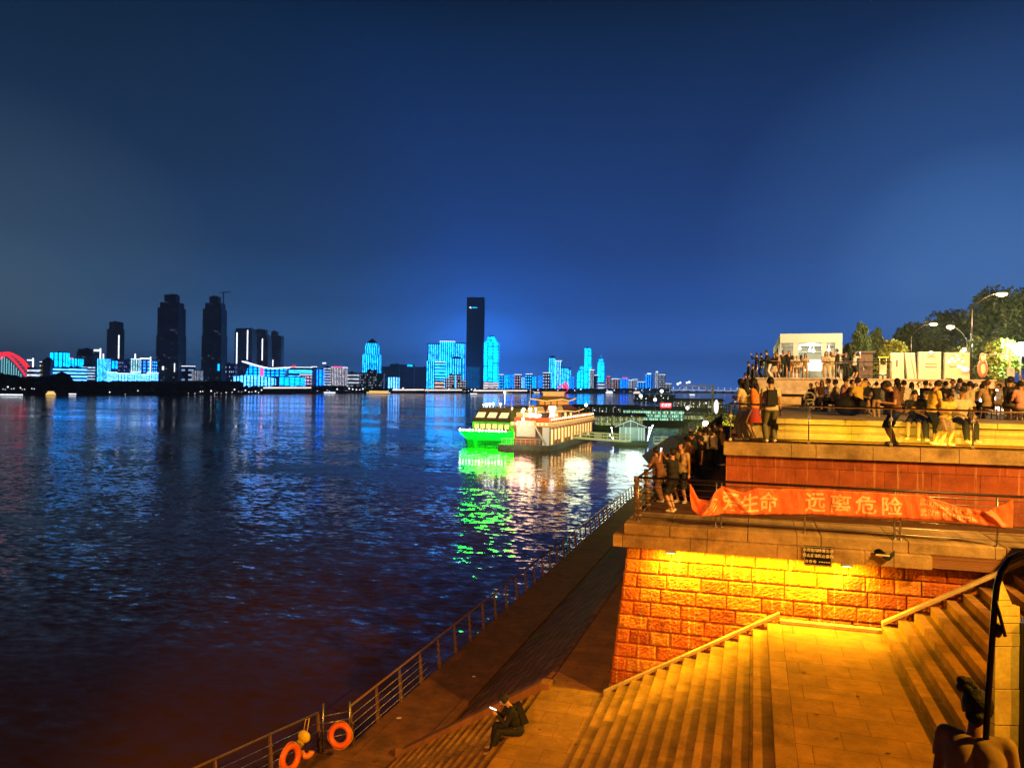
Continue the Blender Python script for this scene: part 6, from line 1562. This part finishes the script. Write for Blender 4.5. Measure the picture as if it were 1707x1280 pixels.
mb = MB(); mb.box(cx_ - 1.25, cx_ + 1.25, cy_ - 3.7, cy_ + 3.7, 9.71, 10.4); mb.box(cx_ - 1.45, cx_ + 1.45, cy_ - 4, cy_ + 4, 10.4, 10.6); mb.build('roof_lantern', M_glow('lit_lantern', (1, .5, .12), .8), R_)
mb = MB(); mb.box(cx_ + 1.6, cx_ + 2.5, cy_ - 9.2, cy_ - 8.8, 5.3, 7.2); mb.box(cx_ + 1.4, cx_ + 2.7, cy_ - 9.3, cy_ - 8.7, 7.21, 7.9); mb.build('lit_sign_tower', M_glow('white_sign', (.9, .95, 1), 2.2), R_)
m_gold = M_glow('gold_trim', (1, .6, .16), 1.5)
def trim(x0, x1, y0, y1, z, up, r=.07):
    mb = MB(); P4 = [(x0, y0), (x1, y0), (x1, y1), (x0, y1)]
    for k in range(4):
        a, b = P4[k], P4[(k + 1) % 4]; mid = ((a[0] + b[0]) / 2, (a[1] + b[1]) / 2)
        mb.tube([(a[0], a[1], z + up), (*mid, z), (b[0], b[1], z + up)], r, 5)
    mb.build('gold_trim', m_gold, R_)
trim(cx_ - 4.45, cx_ + 4.45, cy_ - 8.05, cy_ + 8.05, 6.65, .4); trim(cx_ - 3.15, cx_ + 3.15, cy_ - 6.05, cy_ + 6.05, 8.8, .4); trim(-42.4, -34.7, 134.5, 173.6, 4.95, 0, .06)
for i in range(24):
    mb = MB(); mb.ball((-34.75, 135 + 1.62 * i, 5.62), .13, 6, 5); mb.build('rail_bulb', G['lampwarm'], R_, True)
for i in range(9):
    mb = MB(); mb.ball((-42 + .8 * i, 134.3, 4.75), .12, 6, 5); mb.build('rail_bulb', G['lampwarm'], R_, True)
for i in range(6):      # diners' tables and parasols on the upper deck
    x, y = -41.5 + (i % 3) * 1.8, 143 + (i // 3) * 22
    mb = MB(); mb.tube([(x, y, 5), (x, y, 7.2)], .05, 5); mb.tube([(x, y, 6.7), (x, y, 7.3)], [1.3, .05], 8); mb.build('parasol', m_redroof, R_)
rnd = random.Random(4)
for i in range(14):
    x = -41.8 + 3.6 * rnd.random() + (i % 3); y = 136 + 8 * rnd.random(); z = rnd.choice((5.3, 5.8, 6.3, 6.9, 7.3))
    mb = MB(); mb.ball((x, y, z), rnd.uniform(.14, .3), 8, 6); mb.tube([(x, y, 5), (x, y, z)], .03, 4); mb.build('deck_lamp', G['lampwarm'] if i % 2 else G['lampwhite'], R_, True)
mb = MB(); mb.box(-42.0, -40.4, 136.5, 140, 5.01, 6.7); mb.build('deck_kiosk', M_glow('kiosk_light', (1, .55, .15), .8), R_)
mb = MB(); mb.tube([(-41, 141, 6), (-40.5, 141, 12.0)], .07, 5); mb.build('mast', G['white'], R_, True)
light('AREA', 'restaurant_side_light', (-30.5, 153, 3.5), 550, (1, .48, .12), 3, (-40, 153, 3.5), size_y=30)
light('AREA', 'pagoda_light', (-36, 131, 8.5), 700, (1, .45, .08), 3, (-39.3, 148, 9.5))
light('AREA', 'pontoon_end_light', (-42, 129, 4.5), 220, (.8, 1, .8), 2, (-42, 135, 3))
for (x, y, z, e, c_) in ((-39.5, 131.4, 4.0, 900, (1, .5, .35)), (-31.5, 142, 4.5, 700, (.8, 1, .7))):
    light('POINT', 'restaurant_reflection_fill', (x, y, z), e, c_, 2.6)  # unseen oversized sources added for their soft reflection on the water
# ================================================================ gangways, ticket pavilion, pier terminal
def gangway(a, b, z, label, w=1.6, h=1.1):
    a = Vector((*a, z)); b = Vector((*b, z)); d = (b - a).normalized(); s = Vector((-d.y, d.x, 0)) * w / 2
    t_ = thing('gangway', label, 'gangway', a, 0, 'yellow-green gangways to the floating restaurant')
    mb = MB(); mb.hexa([a - s - V(0, 0, .3), b - s - V(0, 0, .3), b + s - V(0, 0, .3), a + s - V(0, 0, .3)], [a - s, b - s, b + s, a + s]); mb.build('deck', m_gang, t_)
    n = int((b - a).length / 2.2)
    for sd in (s, -s):
        mb = MB()
        for f in (.5, 1.0): mb.tube([a + sd + V(0, 0, h * f), b + sd + V(0, 0, h * f)], .06, 5)
        for i in range(n + 1): q = a.lerp(b, i / n) + sd; mb.tube([q, q + V(0, 0, h)], .05, 5)
        mb.build('handrail', m_gang, t_)
    mb = MB(); q0 = a.lerp(b, .42) - s * 1.04; q1 = a.lerp(b, .56) - s * 1.04
    mb.hexa([q0 + V(0, 0, .15), q1 + V(0, 0, .15), q1 + V(0, 0, .15) + s * .05, q0 + V(0, 0, .15) + s * .05], [q0 + V(0, 0, h * .95), q1 + V(0, 0, h * .95), q1 + V(0, 0, h * .95) + s * .05, q0 + V(0, 0, h * .95) + s * .05]); mb.build('panel', m_pale, t_)
    return t_
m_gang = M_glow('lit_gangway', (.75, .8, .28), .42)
gangway((-34.4, 152.5), (-22.5, 146), 1.5, 'yellow-green gangway between the floating restaurant and the ticket pavilion')
gangway((-16.2, 138), (-2.5, 124), 1.9, 'yellow-green gangway climbing from the ticket pavilion to the bank')
TP = thing('ticket_pavilion', 'small white gable-roofed pavilion on its own green pontoon', 'pavilion', Vector((-20, 142, 0)), 0)
a0 = at_z(1022, 741, 0); a1 = at_z(1080, 742.5, 0)
ux = (a1 - a0); ux.z = 0; PW = ux.length; ux.normalize(); uy = Vector((-ux.y, ux.x, 0)); O0 = Vector((a0.x, a0.y, 0))
MP = Matrix(((ux.x, uy.x, 0, O0.x), (ux.y, uy.y, 0, O0.y), (0, 0, 1, 0), (0, 0, 0, 1)))
mb = MB(); mb.box(0, PW, 0, 7, -.4, .9, MP); mb.build('pontoon', M_plain('green_pontoon', (.10, .2, .12), .6), TP)
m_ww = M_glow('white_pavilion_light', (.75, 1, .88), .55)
for i, x in enumerate((1.2, 2.4, 3.3, 5.0, PW - 1.4, PW - .9)):
    mb = MB(); mb.box(x, x + .22, .6, .8, .9, 3.6, MP); mb.build('column', m_ww, TP)
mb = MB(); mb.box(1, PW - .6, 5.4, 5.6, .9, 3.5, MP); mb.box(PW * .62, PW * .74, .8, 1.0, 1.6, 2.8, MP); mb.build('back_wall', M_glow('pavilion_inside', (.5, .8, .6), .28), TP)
mb = MB(); mb.add([MP @ Vector(p) for p in ((.3, .2, 3.6), (PW - .2, .2, 3.6), (PW / 2, .2, 5.0), (.3, 6.2, 3.6), (PW - .2, 6.2, 3.6), (PW / 2, 6.2, 5.0))], [(0, 1, 2), (4, 3, 5), (0, 2, 5, 3), (1, 4, 5, 2), (0, 3, 4, 1)]); mb.build('roof', M_plain('pavilion_roof', (.06, .08, .06), .7), TP)
mb = MB(); P3 = lambda x, z: MP @ Vector((x, .12, z))
mb.tube([P3(.3, 3.6), P3(PW / 2, 5.0), P3(PW - .2, 3.6)], .08, 5); mb.tube([P3(PW / 2, 3.6), P3(PW / 2, 5)], .06, 5); mb.tube([P3(PW * .3, 3.6), P3(PW * .3, 4.4)], .05, 5); mb.tube([P3(PW * .7, 3.6), P3(PW * .7, 4.4)], .05, 5); mb.build('gable_truss', m_ww, TP)
for x, z in ((-.4, 3.4), (-.7, 1.9), (PW + .3, 3.6), (PW + .9, 4.0)):
    mb = MB(); q = MP @ Vector((x, .4, z)); mb.ball(q, .16, 8, 6); mb.tube([MP @ Vector((min(max(x, .1), PW - .1), .4, .9)), q], .05, 4); mb.build('lamp', M_glow('cool_lamp', (.9, 1, .95), 5) if x == -.4 else bpy.data.materials['cool_lamp'], TP, True)
light('POINT', 'pavilion_fill', MP @ Vector((PW / 2, 2.5, 3.2)), 400, (.8, 1, .88), 1.0)
light('POINT', 'pavilion_fill', MP @ Vector((PW / 2, -1, 5.4)), 1900, (.75, 1, .85), 4.5)  # unseen wide source added above the roof to streak the water
def pier_hall(px0, px1, yw, ytop, label, gm, roof=True, name='pier_hall', n=14, dep=9, sag=0):
    a0 = at_z(px0, yw, 0); d = (a0 - Vector((0, 0, EYE))).dot(RM @ Vector((0, 0, -1)))
    a1 = at(px1, yw, d); a1.z = 0; a0.z = 0; ux = (a1 - a0); W = ux.length; ux.normalize(); uy = Vector((-ux.y, ux.x, 0)); s = d / FPX
    M = Matrix(((ux.x, uy.x, 0, a0.x), (ux.y, uy.y, 0, a0.y), (0, 0, 1, 0), (0, 0, 0, 1)))
    t_ = thing(name, label, 'pier building', a0, 0, 'floating pier buildings along the near bank')
    H = (yw - ytop) * s
    mb = MB(); mb.box(-1, W + 1, -.6, dep, -.4, H * .26, M); mb.build('pontoon', M_plain('pier_pontoon', (.05, .07, .04), .7) if 'pier_pontoon' not in bpy.data.materials else bpy.data.materials['pier_pontoon'], t_)
    mb = MB(); mb.box(0, W, .6, dep - 1, H * .261, H * .8, M); mb.build('wall', gm, t_)
    for i in range(n + 1):
        x = W * i / n; mb = MB(); mb.box(x - s * .28, x + s * .28, .2, .45, H * .261, H * .8, M); mb.build('column', m_ww if i % 2 else m_pale, t_)
    rl = random.Random(int(px0))
    for i in range(9):
        x = W * (i + rl.uniform(.1, .9)) / 9; mb = MB(); mb.ball((x, -.3, H * rl.uniform(.3, .86)), s * rl.uniform(.35, .7), 6, 5, M=M); mb.build('eave_lamp', (G['g_white'], G['g_warm'], bpy.data.materials['cool_lamp'])[rl.randrange(3)], t_, True)
    if roof:
        mb = MB(); mb.prof([(-.8, H * .8), (dep / 2, H), (dep, H * .8)], -1.2, W + 1.2, 'X', M); mb.build('roof', M_plain('pier_roof', (.035, .045, .04), .7) if 'pier_roof' not in bpy.data.materials else bpy.data.materials['pier_roof'], t_)
    return t_
green_lit = M_led('pier_front', 'g', (.4, .95, .6), 2.0, 26, 3, .6, (.1, .16, .12), .3, .12); yel_lit = M_led('pier_front_yellow', 'g', (.6, .62, .2), .9, 20, 2, .6, (.1, .1, .04), .3, .25)
pier_hall(997, 1072, 716, 688, 'long olive-lit pier hall directly behind the ticket pavilion', yel_lit)
pier_hall(1045, 1140, 708, 677, 'bright green-white pier hall carrying the red sign', green_lit, n=22)
pier_hall(960, 1062, 695, 674, 'dark slatted boathouse beyond the restaurant roof', M_plain('dark_boathouse', (.03, .04, .05), .7), n=18)
pier_hall(1128, 1205, 684, 664, 'dim brown moored hall with a row of cream windows near the T-shaped mast', M_led('brown_hall', 'g', (.9, .75, .45), 1.1, 16, 2, .5, (.05, .035, .02), .45, .03), n=10)
pier_hall(1146, 1222, 702, 690, 'low olive quay shed behind the yellow-green lamp', yel_lit, n=10)
pier_hall(1060, 1125, 668, 657, 'dark distant moored vessel row under the far bridge lights', M_plain('far_vessels', (.03, .025, .025), .8), n=6)
# red sign
p = at(1110, 673, 205); t_ = thing('pier_sign', 'red glowing pier name sign with white characters', 'sign', Vector((p.x, p.y, p.z - 1.5)), YAW, None, world=False)
mb = MB(); mb.box(-1.5, 1.5, -.1, .1, .35, 1.75); mb.build('board', M_glow('sign_red', (1, .01, .01), 1.6), t_)
mb = MB()
for x in (-1.1, 1.1): mb.box(x - .08, x + .08, .0, .2, -3, .34)
mb.build('legs' if False else 'leg', G['grey'], t_)
for k, ch in enumerate('武汉港'):
    me = text_mesh(ch, .95, .02); o = bpy.data.objects.new('character', me); me.materials.clear(); me.materials.append(G['g_white']); col.objects.link(o); o.parent = t_
    o.matrix_local = Matrix.Translation((-.92 + .92 * k, -.12, 1.05)) @ Matrix.Rotation(PI / 2, 4, 'X')
# T mast
p = at(1187, 720, 120); zt = at(1187, 641, 120).z
t_ = thing('gantry_pole', 'pale T-shaped lamp mast with a long horizontal arm over the pier', 'pole', Vector((p.x, p.y, 5)), 0)
mb = MB(); mb.tube([(p.x, p.y, 4), (p.x, p.y, zt)], .16, 8); mb.build('pole', M_plain('pale_pole', (.6, .55, .35), .5), t_, True)
e = at(1136, 643, 120); mb = MB(); mb.tube([(p.x, p.y, zt - .2), e], .10, 6); mb.tube([at(1187, 655, 120), at(1166, 644, 120)], .07, 6); mb.build('arm', bpy.data.materials['pale_pole'], t_, True)
for px, py, r_ in ((1130, 640, .18), (1134, 638, .15), (1145, 638, .15), (1149, 637, .18)):
    mb = MB(); mb.ball(at(px, py, 120), r_, 8, 6); mb.build('lamp', G['g_white'], t_, True)
mb = MB(); q = at(1194, 678, 120); mb.ball(q, (.35, .35, 1.1), 8, 8); mb.build('hanging_lantern', G['g_quay'], t_, True)
# other poles on the piers
for px, yt, yb, lb in ((1068, 660, 680, 'thin lamp pole standing on the dark boathouse'), (1103, 652, 676, 'thin bare mast behind the red sign'), (1092, 666, 690, 'short pole with a white globe beside the red sign'), (1146, 680, 700, 'short pole with a white globe at the end of the green-white hall'), (977, 675, 688, 'pole with a white globe at the end of the restaurant roof')):
    d_ = 200; a = at(px, yb, d_); b = at(px, yt, d_); t_ = thing('pier_lamp', lb, 'lamp', a, 0, 'lamp poles on the piers')
    mb = MB(); mb.tube([a, b], .09, 5); mb.build('pole', G['grey'], t_, True)
    mb = MB(); mb.ball(b, .42, 8, 6); mb.build('globe', bpy.data.materials['cool_lamp'], t_, True)
# yellow-green floodlit bank bushes and lamp
p = at(1176, 706, 95); t_ = thing('bank_floodlight', 'dazzling yellow-green floodlight on the bank behind the onlookers', 'floodlight', p, 0)
mb = MB(); mb.ball(p, .34, 12, 8); mb.build('lamp_glass', M_glow('yellow_flood', (1, .95, .4), 25), t_, True)
mb = MB(); mb.tube([p - V(0, -.3, 0), p - V(0, -.3, 4)], .08, 6); mb.build('pole', G['grey'], t_, True)
light('POINT', 'bank_flood_light', p - V(0, .8, 0), 16000, (1, .85, .2), .4)
for i, (px, py, d_, r_) in enumerate(((1196, 715, 100, 1.5), (1206, 708, 104, 1.6), (1214, 700, 112, 1.8), (1185, 722, 98, 1.2), (1218, 690, 125, 2.0), (1208, 694, 140, 2.2), (1160, 716, 120, 1.4))):
    q = at(px, py, d_); t_ = thing('bank_bush', ['bush nearest the yellow-green floodlight', 'second bush uphill from the yellow-green floodlight', 'third bush uphill by the terrace corner', 'low bush just below the yellow-green floodlight', 'highest bush against the glass rail end', 'tall bush behind the glass rail end', 'bush beyond the floodlight at the gangway head'][i], 'bush', Vector((q.x, q.y, 6.5)), 0, 'bushes on the river bank')
    mb = MB(); mb.tube([(q.x, q.y, 6.0), (q.x, q.y, q.z)], .08, 5); mb.build('stem', G['bark'], t_)
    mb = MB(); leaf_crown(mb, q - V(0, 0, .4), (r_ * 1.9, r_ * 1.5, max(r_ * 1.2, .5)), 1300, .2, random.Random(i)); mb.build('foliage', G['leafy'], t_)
# ================================================================ white pavilion on the promenade
yp = 65.6
xa = at_y(1300, 600, yp).x; xb = at_y(1404, 600, yp).x; zt = at_y(1350, 556, yp).z
W1 = M_plain('pavilion_white', (.62, .62, .52), .6, 0, .05)
pv = thing('white_pavilion', 'white box-framed glass pavilion glowing on the promenade', 'pavilion', Vector((xa, yp, Z_UP)), 0)
mb = MB(); mb.box(xa, xb, yp, yp + 22, zt - .75, zt); mb.build('roof', W1, pv, bev=.02)
for i, (u0, u1) in enumerate(((1300, 1301.5), (1322, 1331), (1370, 1378), (1393, 1404))):
    a = at_y(u0, 600, yp).x; b = at_y(u1, 600, yp).x; mb = MB(); mb.box(max(a, xa), b, yp + .02, yp + .5, Z_UP, zt - .752); mb.build('pillar', W1, pv)
for i in range(5):
    mb = MB(); y = yp + 1 + 5 * i; mb.box(xa + .01, xa + .35, y + 3.6, y + 4.4, Z_UP, zt - .752); mb.build('side_pillar', W1, pv)
mb = MB(); mb.box(xa + .4, xb - .02, yp + 6, yp + 6.2, Z_UP, zt - .76); mb.build('inner_wall', M_glow('lit_interior', (.75, .7, .5), .16), pv)
mb = MB()
for zz in (.35, .5, .68): mb.box(xa + 1.6, xb - .8, yp + 5.6, yp + 5.9, Z_UP + (zt - Z_UP) * zz, Z_UP + (zt - Z_UP) * zz + .07)
mb.build('shelf', W1, pv)
mb = MB(); mb.box(at_y(1331, 600, yp).x + .01, at_y(1370, 600, yp).x - .01, yp + .2, yp + .23, Z_UP, zt - .76); mb.build('shop_window', G['glass'], pv)
mb = MB(); mb.box(at_y(1378, 600, yp).x + .01, at_y(1393, 600, yp).x - .01, yp + .2, yp + .23, Z_UP, zt - .76); mb.build('shop_window', G['glass'], pv)
mb = MB(); x_ = at_y(1355, 600, yp).x; mb.box(x_ - .6, x_ + .9, yp + 2, yp + 2.1, Z_UP + .9, Z_UP + 1.75); mb.build('bright_screen', M_glow('pavilion_screen', (.9, 1, 1), 4), pv)
for (px, py) in ((1341, 573), (1365, 572), (1333, 581), (1350, 584), (1382, 583), (1356, 585)):
    q = at_y(px, py, yp + 2); mb = MB(); mb.ball(q, .12, 8, 6); mb.tube([q, Vector((q.x, q.y, zt - .8))], .015, 4); mb.build('ceiling_lamp', G['lampwhite'], pv, True)
light('POINT', 'pavilion_inner_light', (xa + 2.6, yp + 3.2, zt - 1.1), 320, (1, .95, .75), .3)
mb = MB(); y = yp + 24; mb.box(xa - .9, xa - .2, y, y + 8, Z_UP, zt - 1.2); mb.build('rear_annex', W1, pv)
# promenade rail in front of the people
cable_rail('railing', 'thin black promenade railing in front of the people by the white pavilion', (.2, 52.95), (8.2, 52.95), Z_UP, posts=6, cables=2)
# kiosk wall behind
mb = MB(); a = at_y(1432, 600, 58); b = at_y(1455, 600, 58); mb.box(a.x, b.x, 58, 60, Z_UP, Z_UP + 1.9)
t_ = thing('dark_kiosk', 'low dark brown kiosk between the promenade trees and the sculpture', 'kiosk', Vector((a.x, 58, Z_UP))); mb.build('wall', G['wood'], t_)
mb = MB(); mb.box(a.x - .15, b.x + .15, 57.9, 60.1, Z_UP + 1.9, Z_UP + 2.02); mb.build('roof', G['black'], t_)
mb = MB(); mb.box(a.x + .35, b.x - .35, 57.97, 57.999, Z_UP + .9, Z_UP + 1.55); mb.build('shutter', G['darkmetal'], t_)
# letters: pale slabs
ys = 55.5
m_sl = M_plain('sculpture_cream', (.72, .58, .40), .6, 0, .06)
sc = thing('letter_sculpture', 'row of big cream freestanding letter slabs on the upper terrace', 'sculpture', Vector((at_y(1485, 600, ys).x, ys, Z_UP)), 0)
def slab(cols, ytop, name, holes=()):
    mb = MB(); z1 = at_y(1550, ytop, ys).z
    for (u0, u1, l0, l1) in cols:
        a, b = at_y(u0, 600, ys).x, at_y(u1, 600, ys).x; c, d_ = at_y(l0, 600, ys).x, at_y(l1, 600, ys).x
        mb.hexa([(c, ys, Z_UP), (d_, ys, Z_UP), (d_, ys + .5, Z_UP), (c, ys + .5, Z_UP)], [(a, ys, z1), (b, ys, z1), (b, ys + .5, z1), (a, ys + .5, z1)])
    o = mb.build(name, m_sl, sc, bev=.03)
    for (u0, u1, v0, v1, mt_) in holes:
        p0, p1 = at_y(u0, v1, ys - .012), at_y(u1, v0, ys - .012); mb = MB(); mb.box(p0.x, p1.x, ys - .015, ys + .02, p0.z, p1.z); mb.build('slit', G[mt_], o)
slab([(1484, 1506, 1485, 1508)], 588, 'letter_slab', [(1494, 1496.5, 600, 611, 'black')])
slab([(1508, 1516, 1513, 1526), (1516.5, 1525, 1526.5, 1529)], 588, 'letter_slab')
slab([(1531, 1569, 1531, 1569)], 586.5, 'letter_slab', [(1542, 1562, 606, 606.6, 'wood'), (1542, 1562, 611.2, 612, 'wood'), (1545, 1560, 594, 594.6, 'wood'), (1545, 1560, 590, 590.5, 'wood')])
slab([(1576, 1617, 1574, 1617)], 587.5, 'letter_slab', [(1583, 1594, 611, 611.6, 'wood'), (1588, 1593, 592, 592.7, 'wood'), (1603, 1607, 592, 592.7, 'wood'), (1598, 1604, 598.6, 599.4, 'wood')])
for (u, v_, r_) in ((1595, 593, .06), (1587, 598, .08), (1582, 603, .09), (1591, 603, .07), (1598, 599, .07), (1599, 611, .10), (1609, 615.5, .16), (1605, 603, .07), (1552, 587.5, .1)):
    q = at_y(u, v_, ys - .05); mb = MB(); mb.ball(q, (r_ * 1.4, .04, r_), 8, 6); mb.build('spot_bulb', G['g_quay'], sc, True)
mb = MB(); mb.box(at_y(1466, 600, ys).x, at_y(1478, 600, ys).x, ys, ys + .4, Z_UP, Z_UP + 1.0)
t_ = thing('snack_cart', 'small cream-lit cart in front of the dark kiosk', 'cart', Vector((at_y(1466, 600, ys).x, ys, Z_UP))); mb.build('body', G['cream'], t_, bev=.03)
mb = MB(); mb.box(at_y(1466, 600, ys).x - .1, at_y(1478, 600, ys).x + .1, ys - .2, ys + .5, Z_UP + 1.45, Z_UP + 1.52); mb.build('awning', G['yellow'], t_)
mb = MB()
for u in (1466.5, 1477.5): x = at_y(u, 600, ys).x; mb.tube([(x, ys, Z_UP + 1), (x, ys, Z_UP + 1.45)], .02, 5)
mb.build('awning_post', G['metal'], t_)
for u in (1468, 1476): x = at_y(u, 600, ys).x; mb = MB(); mb.ring((x, ys - .06, Z_UP + .18), .15, .035, rot=Matrix.Rotation(PI / 2, 3, 'X'), nu=16, nv=6); mb.build('wheel', G['black'], t_)
# red lantern-shaped board
p = at(1638, 600, 60); t_ = thing('lantern_sign', 'red gourd-shaped sign board with a cream middle beside the last letter slab', 'sign', Vector((p.x, p.y, Z_UP)), YAW, None, world=False)
mb = MB(); mb.ball((0, 0, 1.15), (.42, .10, .75), 20, 12); mb.ball((0, 0, 1.95), (.26, .09, .42), 16, 10); mb.build('board', M_plain('faded_red', (.55, .16, .09), .5), t_, True)
mb = MB(); mb.ball((0, -.07, 1.1), (.2, .07, .42), 16, 10); mb.box(-.15, .15, -.13, -.09, 1.6, 2.1); mb.build('picture', M_plain('cream_inlay', (.75, .55, .25), .5), t_, True)
mb = MB(); mb.box(-.45, .45, -.2, .2, 0, .12); mb.tube([(0, 0, .1), (0, 0, .5)], .1, 6); mb.build('foot', G['black'], t_)
# camera pole
b = at(1683, 640, 46); zt = at(1683, 590, 46).z
t_ = thing('camera_pole', 'cream pole with a grey cabinet and a long camera arm by the green-lit tree', 'pole', Vector((b.x, b.y, Z_TIER)), 0)
mb = MB(); mb.tube([(b.x, b.y, Z_TIER), (b.x, b.y, zt)], [.11, .07], 8); mb.build('pole', G['cream'], t_, True)
q = at(1684, 621, 45.7); mb = MB(); mb.box(q.x - .22, q.x + .22, q.y - .1, q.y + .1, q.z - .27, q.z + .27); mb.build('cabinet', G['grey'], t_, bev=.02)
mb = MB(); mb.tube([at(1683, 590.5, 46), at(1633, 590.5, 46)], .035, 6); mb.build('arm', G['cream'], t_, True)
for u in (1647, 1659, 1672): q = at(u, 588.5, 46); mb = MB(); mb.ball(q, (.1, .1, .09), 8, 6); mb.tube([q, q - V(0, 0, .15)], .02, 4); mb.build('camera', G['black'] if u == 1647 else G['white'], t_, True)
# floodlights
p = at(1657, 672, 40); t_ = thing('floodlight', 'blinding white floodlight on a stand behind the seated crowd', 'floodlight', Vector((p.x, p.y, Z_TIER)), YAW, None, world=False)
zc = p.z - Z_TIER
mb = MB(); mb.box(-.34, .34, .0, .2, zc - .7, zc + .72); mb.build('housing', G['grey'], t_)
mb = MB(); mb.box(-.32, .32, -.05, -.005, zc - .68, zc + .7); mb.build('lamp_panel', M_glow('flood_panel', (1, .97, .88), 25), t_)
mb = MB(); mb.tube([(0, .1, 0), (0, .1, zc)], .04, 6); mb.tube([(-.3, .1, 0), (.3, .1, 0)], .03, 5); mb.build('stand', G['darkmetal'], t_)
light('AREA', 'floodlight_beam', p - ray(1657, 672) * .4, 420, (1, .93, .75), .5, p - ray(1657, 672) * 10 + V(0, 0, -3))
p = at(1703, 582, 60); t_ = thing('tree_floodlight', 'dazzling mint-white floodlight in front of the green-lit tree', 'floodlight', Vector((p.x, p.y, Z_UP)), 0)
mb = MB(); mb.ball(p, (.55, .3, .55), 16, 10); mb.build('lamp_glass', M_glow('mint_flood', (.75, 1, .85), 25), t_, True)
mb = MB(); mb.tube([(p.x, p.y + .2, Z_UP), (p.x, p.y + .2, p.z)], .06, 6); mb.build('pole', G['grey'], t_, True)
light('POINT', 'tree_flood_light', p + V(.2, 2.2, .5), 4500, (.45, 1, .65), .4)
# notice board before the upper wall
p = at(1592, 645, 47); t_ = thing('notice_stand', 'white louvred notice stand with a black cap behind the seated crowd', 'notice board', Vector((p.x, p.y, Z_TIER)), YAW, None, world=False)
mb = MB(); mb.box(-.32, .42, 0, .08, .9, 1.1 + .35); mb.build('board', G['white'], t_)
mb = MB()
for k in range(4): mb.box(-.30, .40, -.02, -.002, .95 + k * .13, .98 + k * .13)
mb.build('louvre', G['darkmetal'], t_)
mb = MB(); mb.tube([(-.4, 0, 0), (-.4, 0, 1.6)], .05, 6); mb.tube([(.42, .04, 0), (.42, .04, .9)], .03, 6); mb.build('post', G['cream'], t_)
mb = MB(); mb.box(-.55, -.25, -.1, .1, 1.6, 1.72); mb.build('cap', G['black'], t_)
# ================================================================ lamps that light the place, some added as unseen fills
# yellow wall-washer strip under the coping
light('AREA', 'coping_strip_light', (.1, 18.80, 7.42), 290, (1, .66, .02), 4.6, (.1, 18.80, 5.2), size_y=.05)
for px in (1118, 1412): 
    p = at_y(px, 925, 18.5); light('SPOT', 'wall_washer_beam', (p.x, 18.84, 7.38), 200, (1, .64, .04), .05, (p.x, 18.7, 5.6), spot=150, blend=1)
light('AREA', 'stair_strip_light', (.4, 18.72, 7.35), 130, (1, .55, .02), 4.6, (.2, 17.6, 5.0), size_y=.08)
# sodium mast light from the right over the stairs, then warm fills added unseen
light('AREA', 'stair_mast_light', (13.5, 8.0, 19), 4500, (1, .41, .012), .3, (1, 13, 5))
light('SPOT', 'quay_fill_light', (-3, -8, 15), 26000, (1, .38, .07), .6, (-9.5, 26, 1.5), spot=44)  # added warm fill for walkway, slope and near water; no mast stands here
light('SPOT', 'balcony_fill_light', (12, 5, 12.5), 560, (1, .46, .10), .3, (2, 19.3, 8.6), spot=48)  # unseen spot added to brighten the banner and balcony front
# bench under-light and terrace lamps
light('AREA', 'bench_strip_light', (7, 23.0, 9.98), 190, (1, .62, .04), 12, (7, 23.9, 10.1), size_y=.1)
light('SPOT', 'terrace_mast_light', (13, 12, 18), 15000, (1, .58, .17), .4, (5, 27, 10.0), spot=75)
light('SPOT', 'upper_mast_light', (14, 36, 19), 34000, (1, .60, .22), .5, (7, 53, 11.5), spot=80)
light('AREA', 'pavilion_front_fill', (10, 54, 19), 1800, (1, .9, .6), .8, (4, 65, 14))  # unseen area light added to brighten the white pavilion's front
# narrow pier lamp
light('SPOT', 'pier_light', at(1690, 960, 7.3) + V(0, 0, .2), 260, (1, .62, .05), .05, at(1680, 1120, 8.6), spot=80, blend=1)
# ================================================================ render settings
scene.render.engine = 'CYCLES'
scene.cycles.use_denoising = True
try: scene.cycles.denoiser = 'OPENIMAGEDENOISE'
except Exception: pass
scene.cycles.max_bounces = 6; scene.cycles.diffuse_bounces = 2; scene.cycles.glossy_bounces = 3; scene.cycles.transparent_max_bounces = 16
scene.cycles.sample_clamp_indirect = 60; scene.cycles.caustics_reflective = False; scene.cycles.caustics_refractive = False
scene.cycles.use_light_tree = True
scene.view_settings.view_transform = 'Standard'; scene.view_settings.look = 'None'; scene.view_settings.exposure = 0; scene.view_settings.gamma = 1
scene.render.film_transparent = False
# ================================================================ river haze
mb = MB(); mb.box(-4600, 4600, -400, 5100, -4, 208)
hz = mb.build('haze', None); hz.data.materials.clear()
m = bpy.data.materials.new('haze'); m.use_nodes = True; nt = m.node_tree; nt.nodes.remove(nt.nodes['Principled BSDF'])
pvn = nt.nodes.new('ShaderNodeVolumePrincipled'); pvn.inputs['Color'].default_value = (.62, .80, .97, 1); pvn.inputs['Density'].default_value = .00025
pvn.inputs['Anisotropy'].default_value = .3
lnk(nt, pvn.outputs[0], nt.nodes['Material Output'].inputs['Volume'])
hz.data.materials.append(m); hz['kind'] = 'stuff'
scene.cycles.volume_bounces = 0
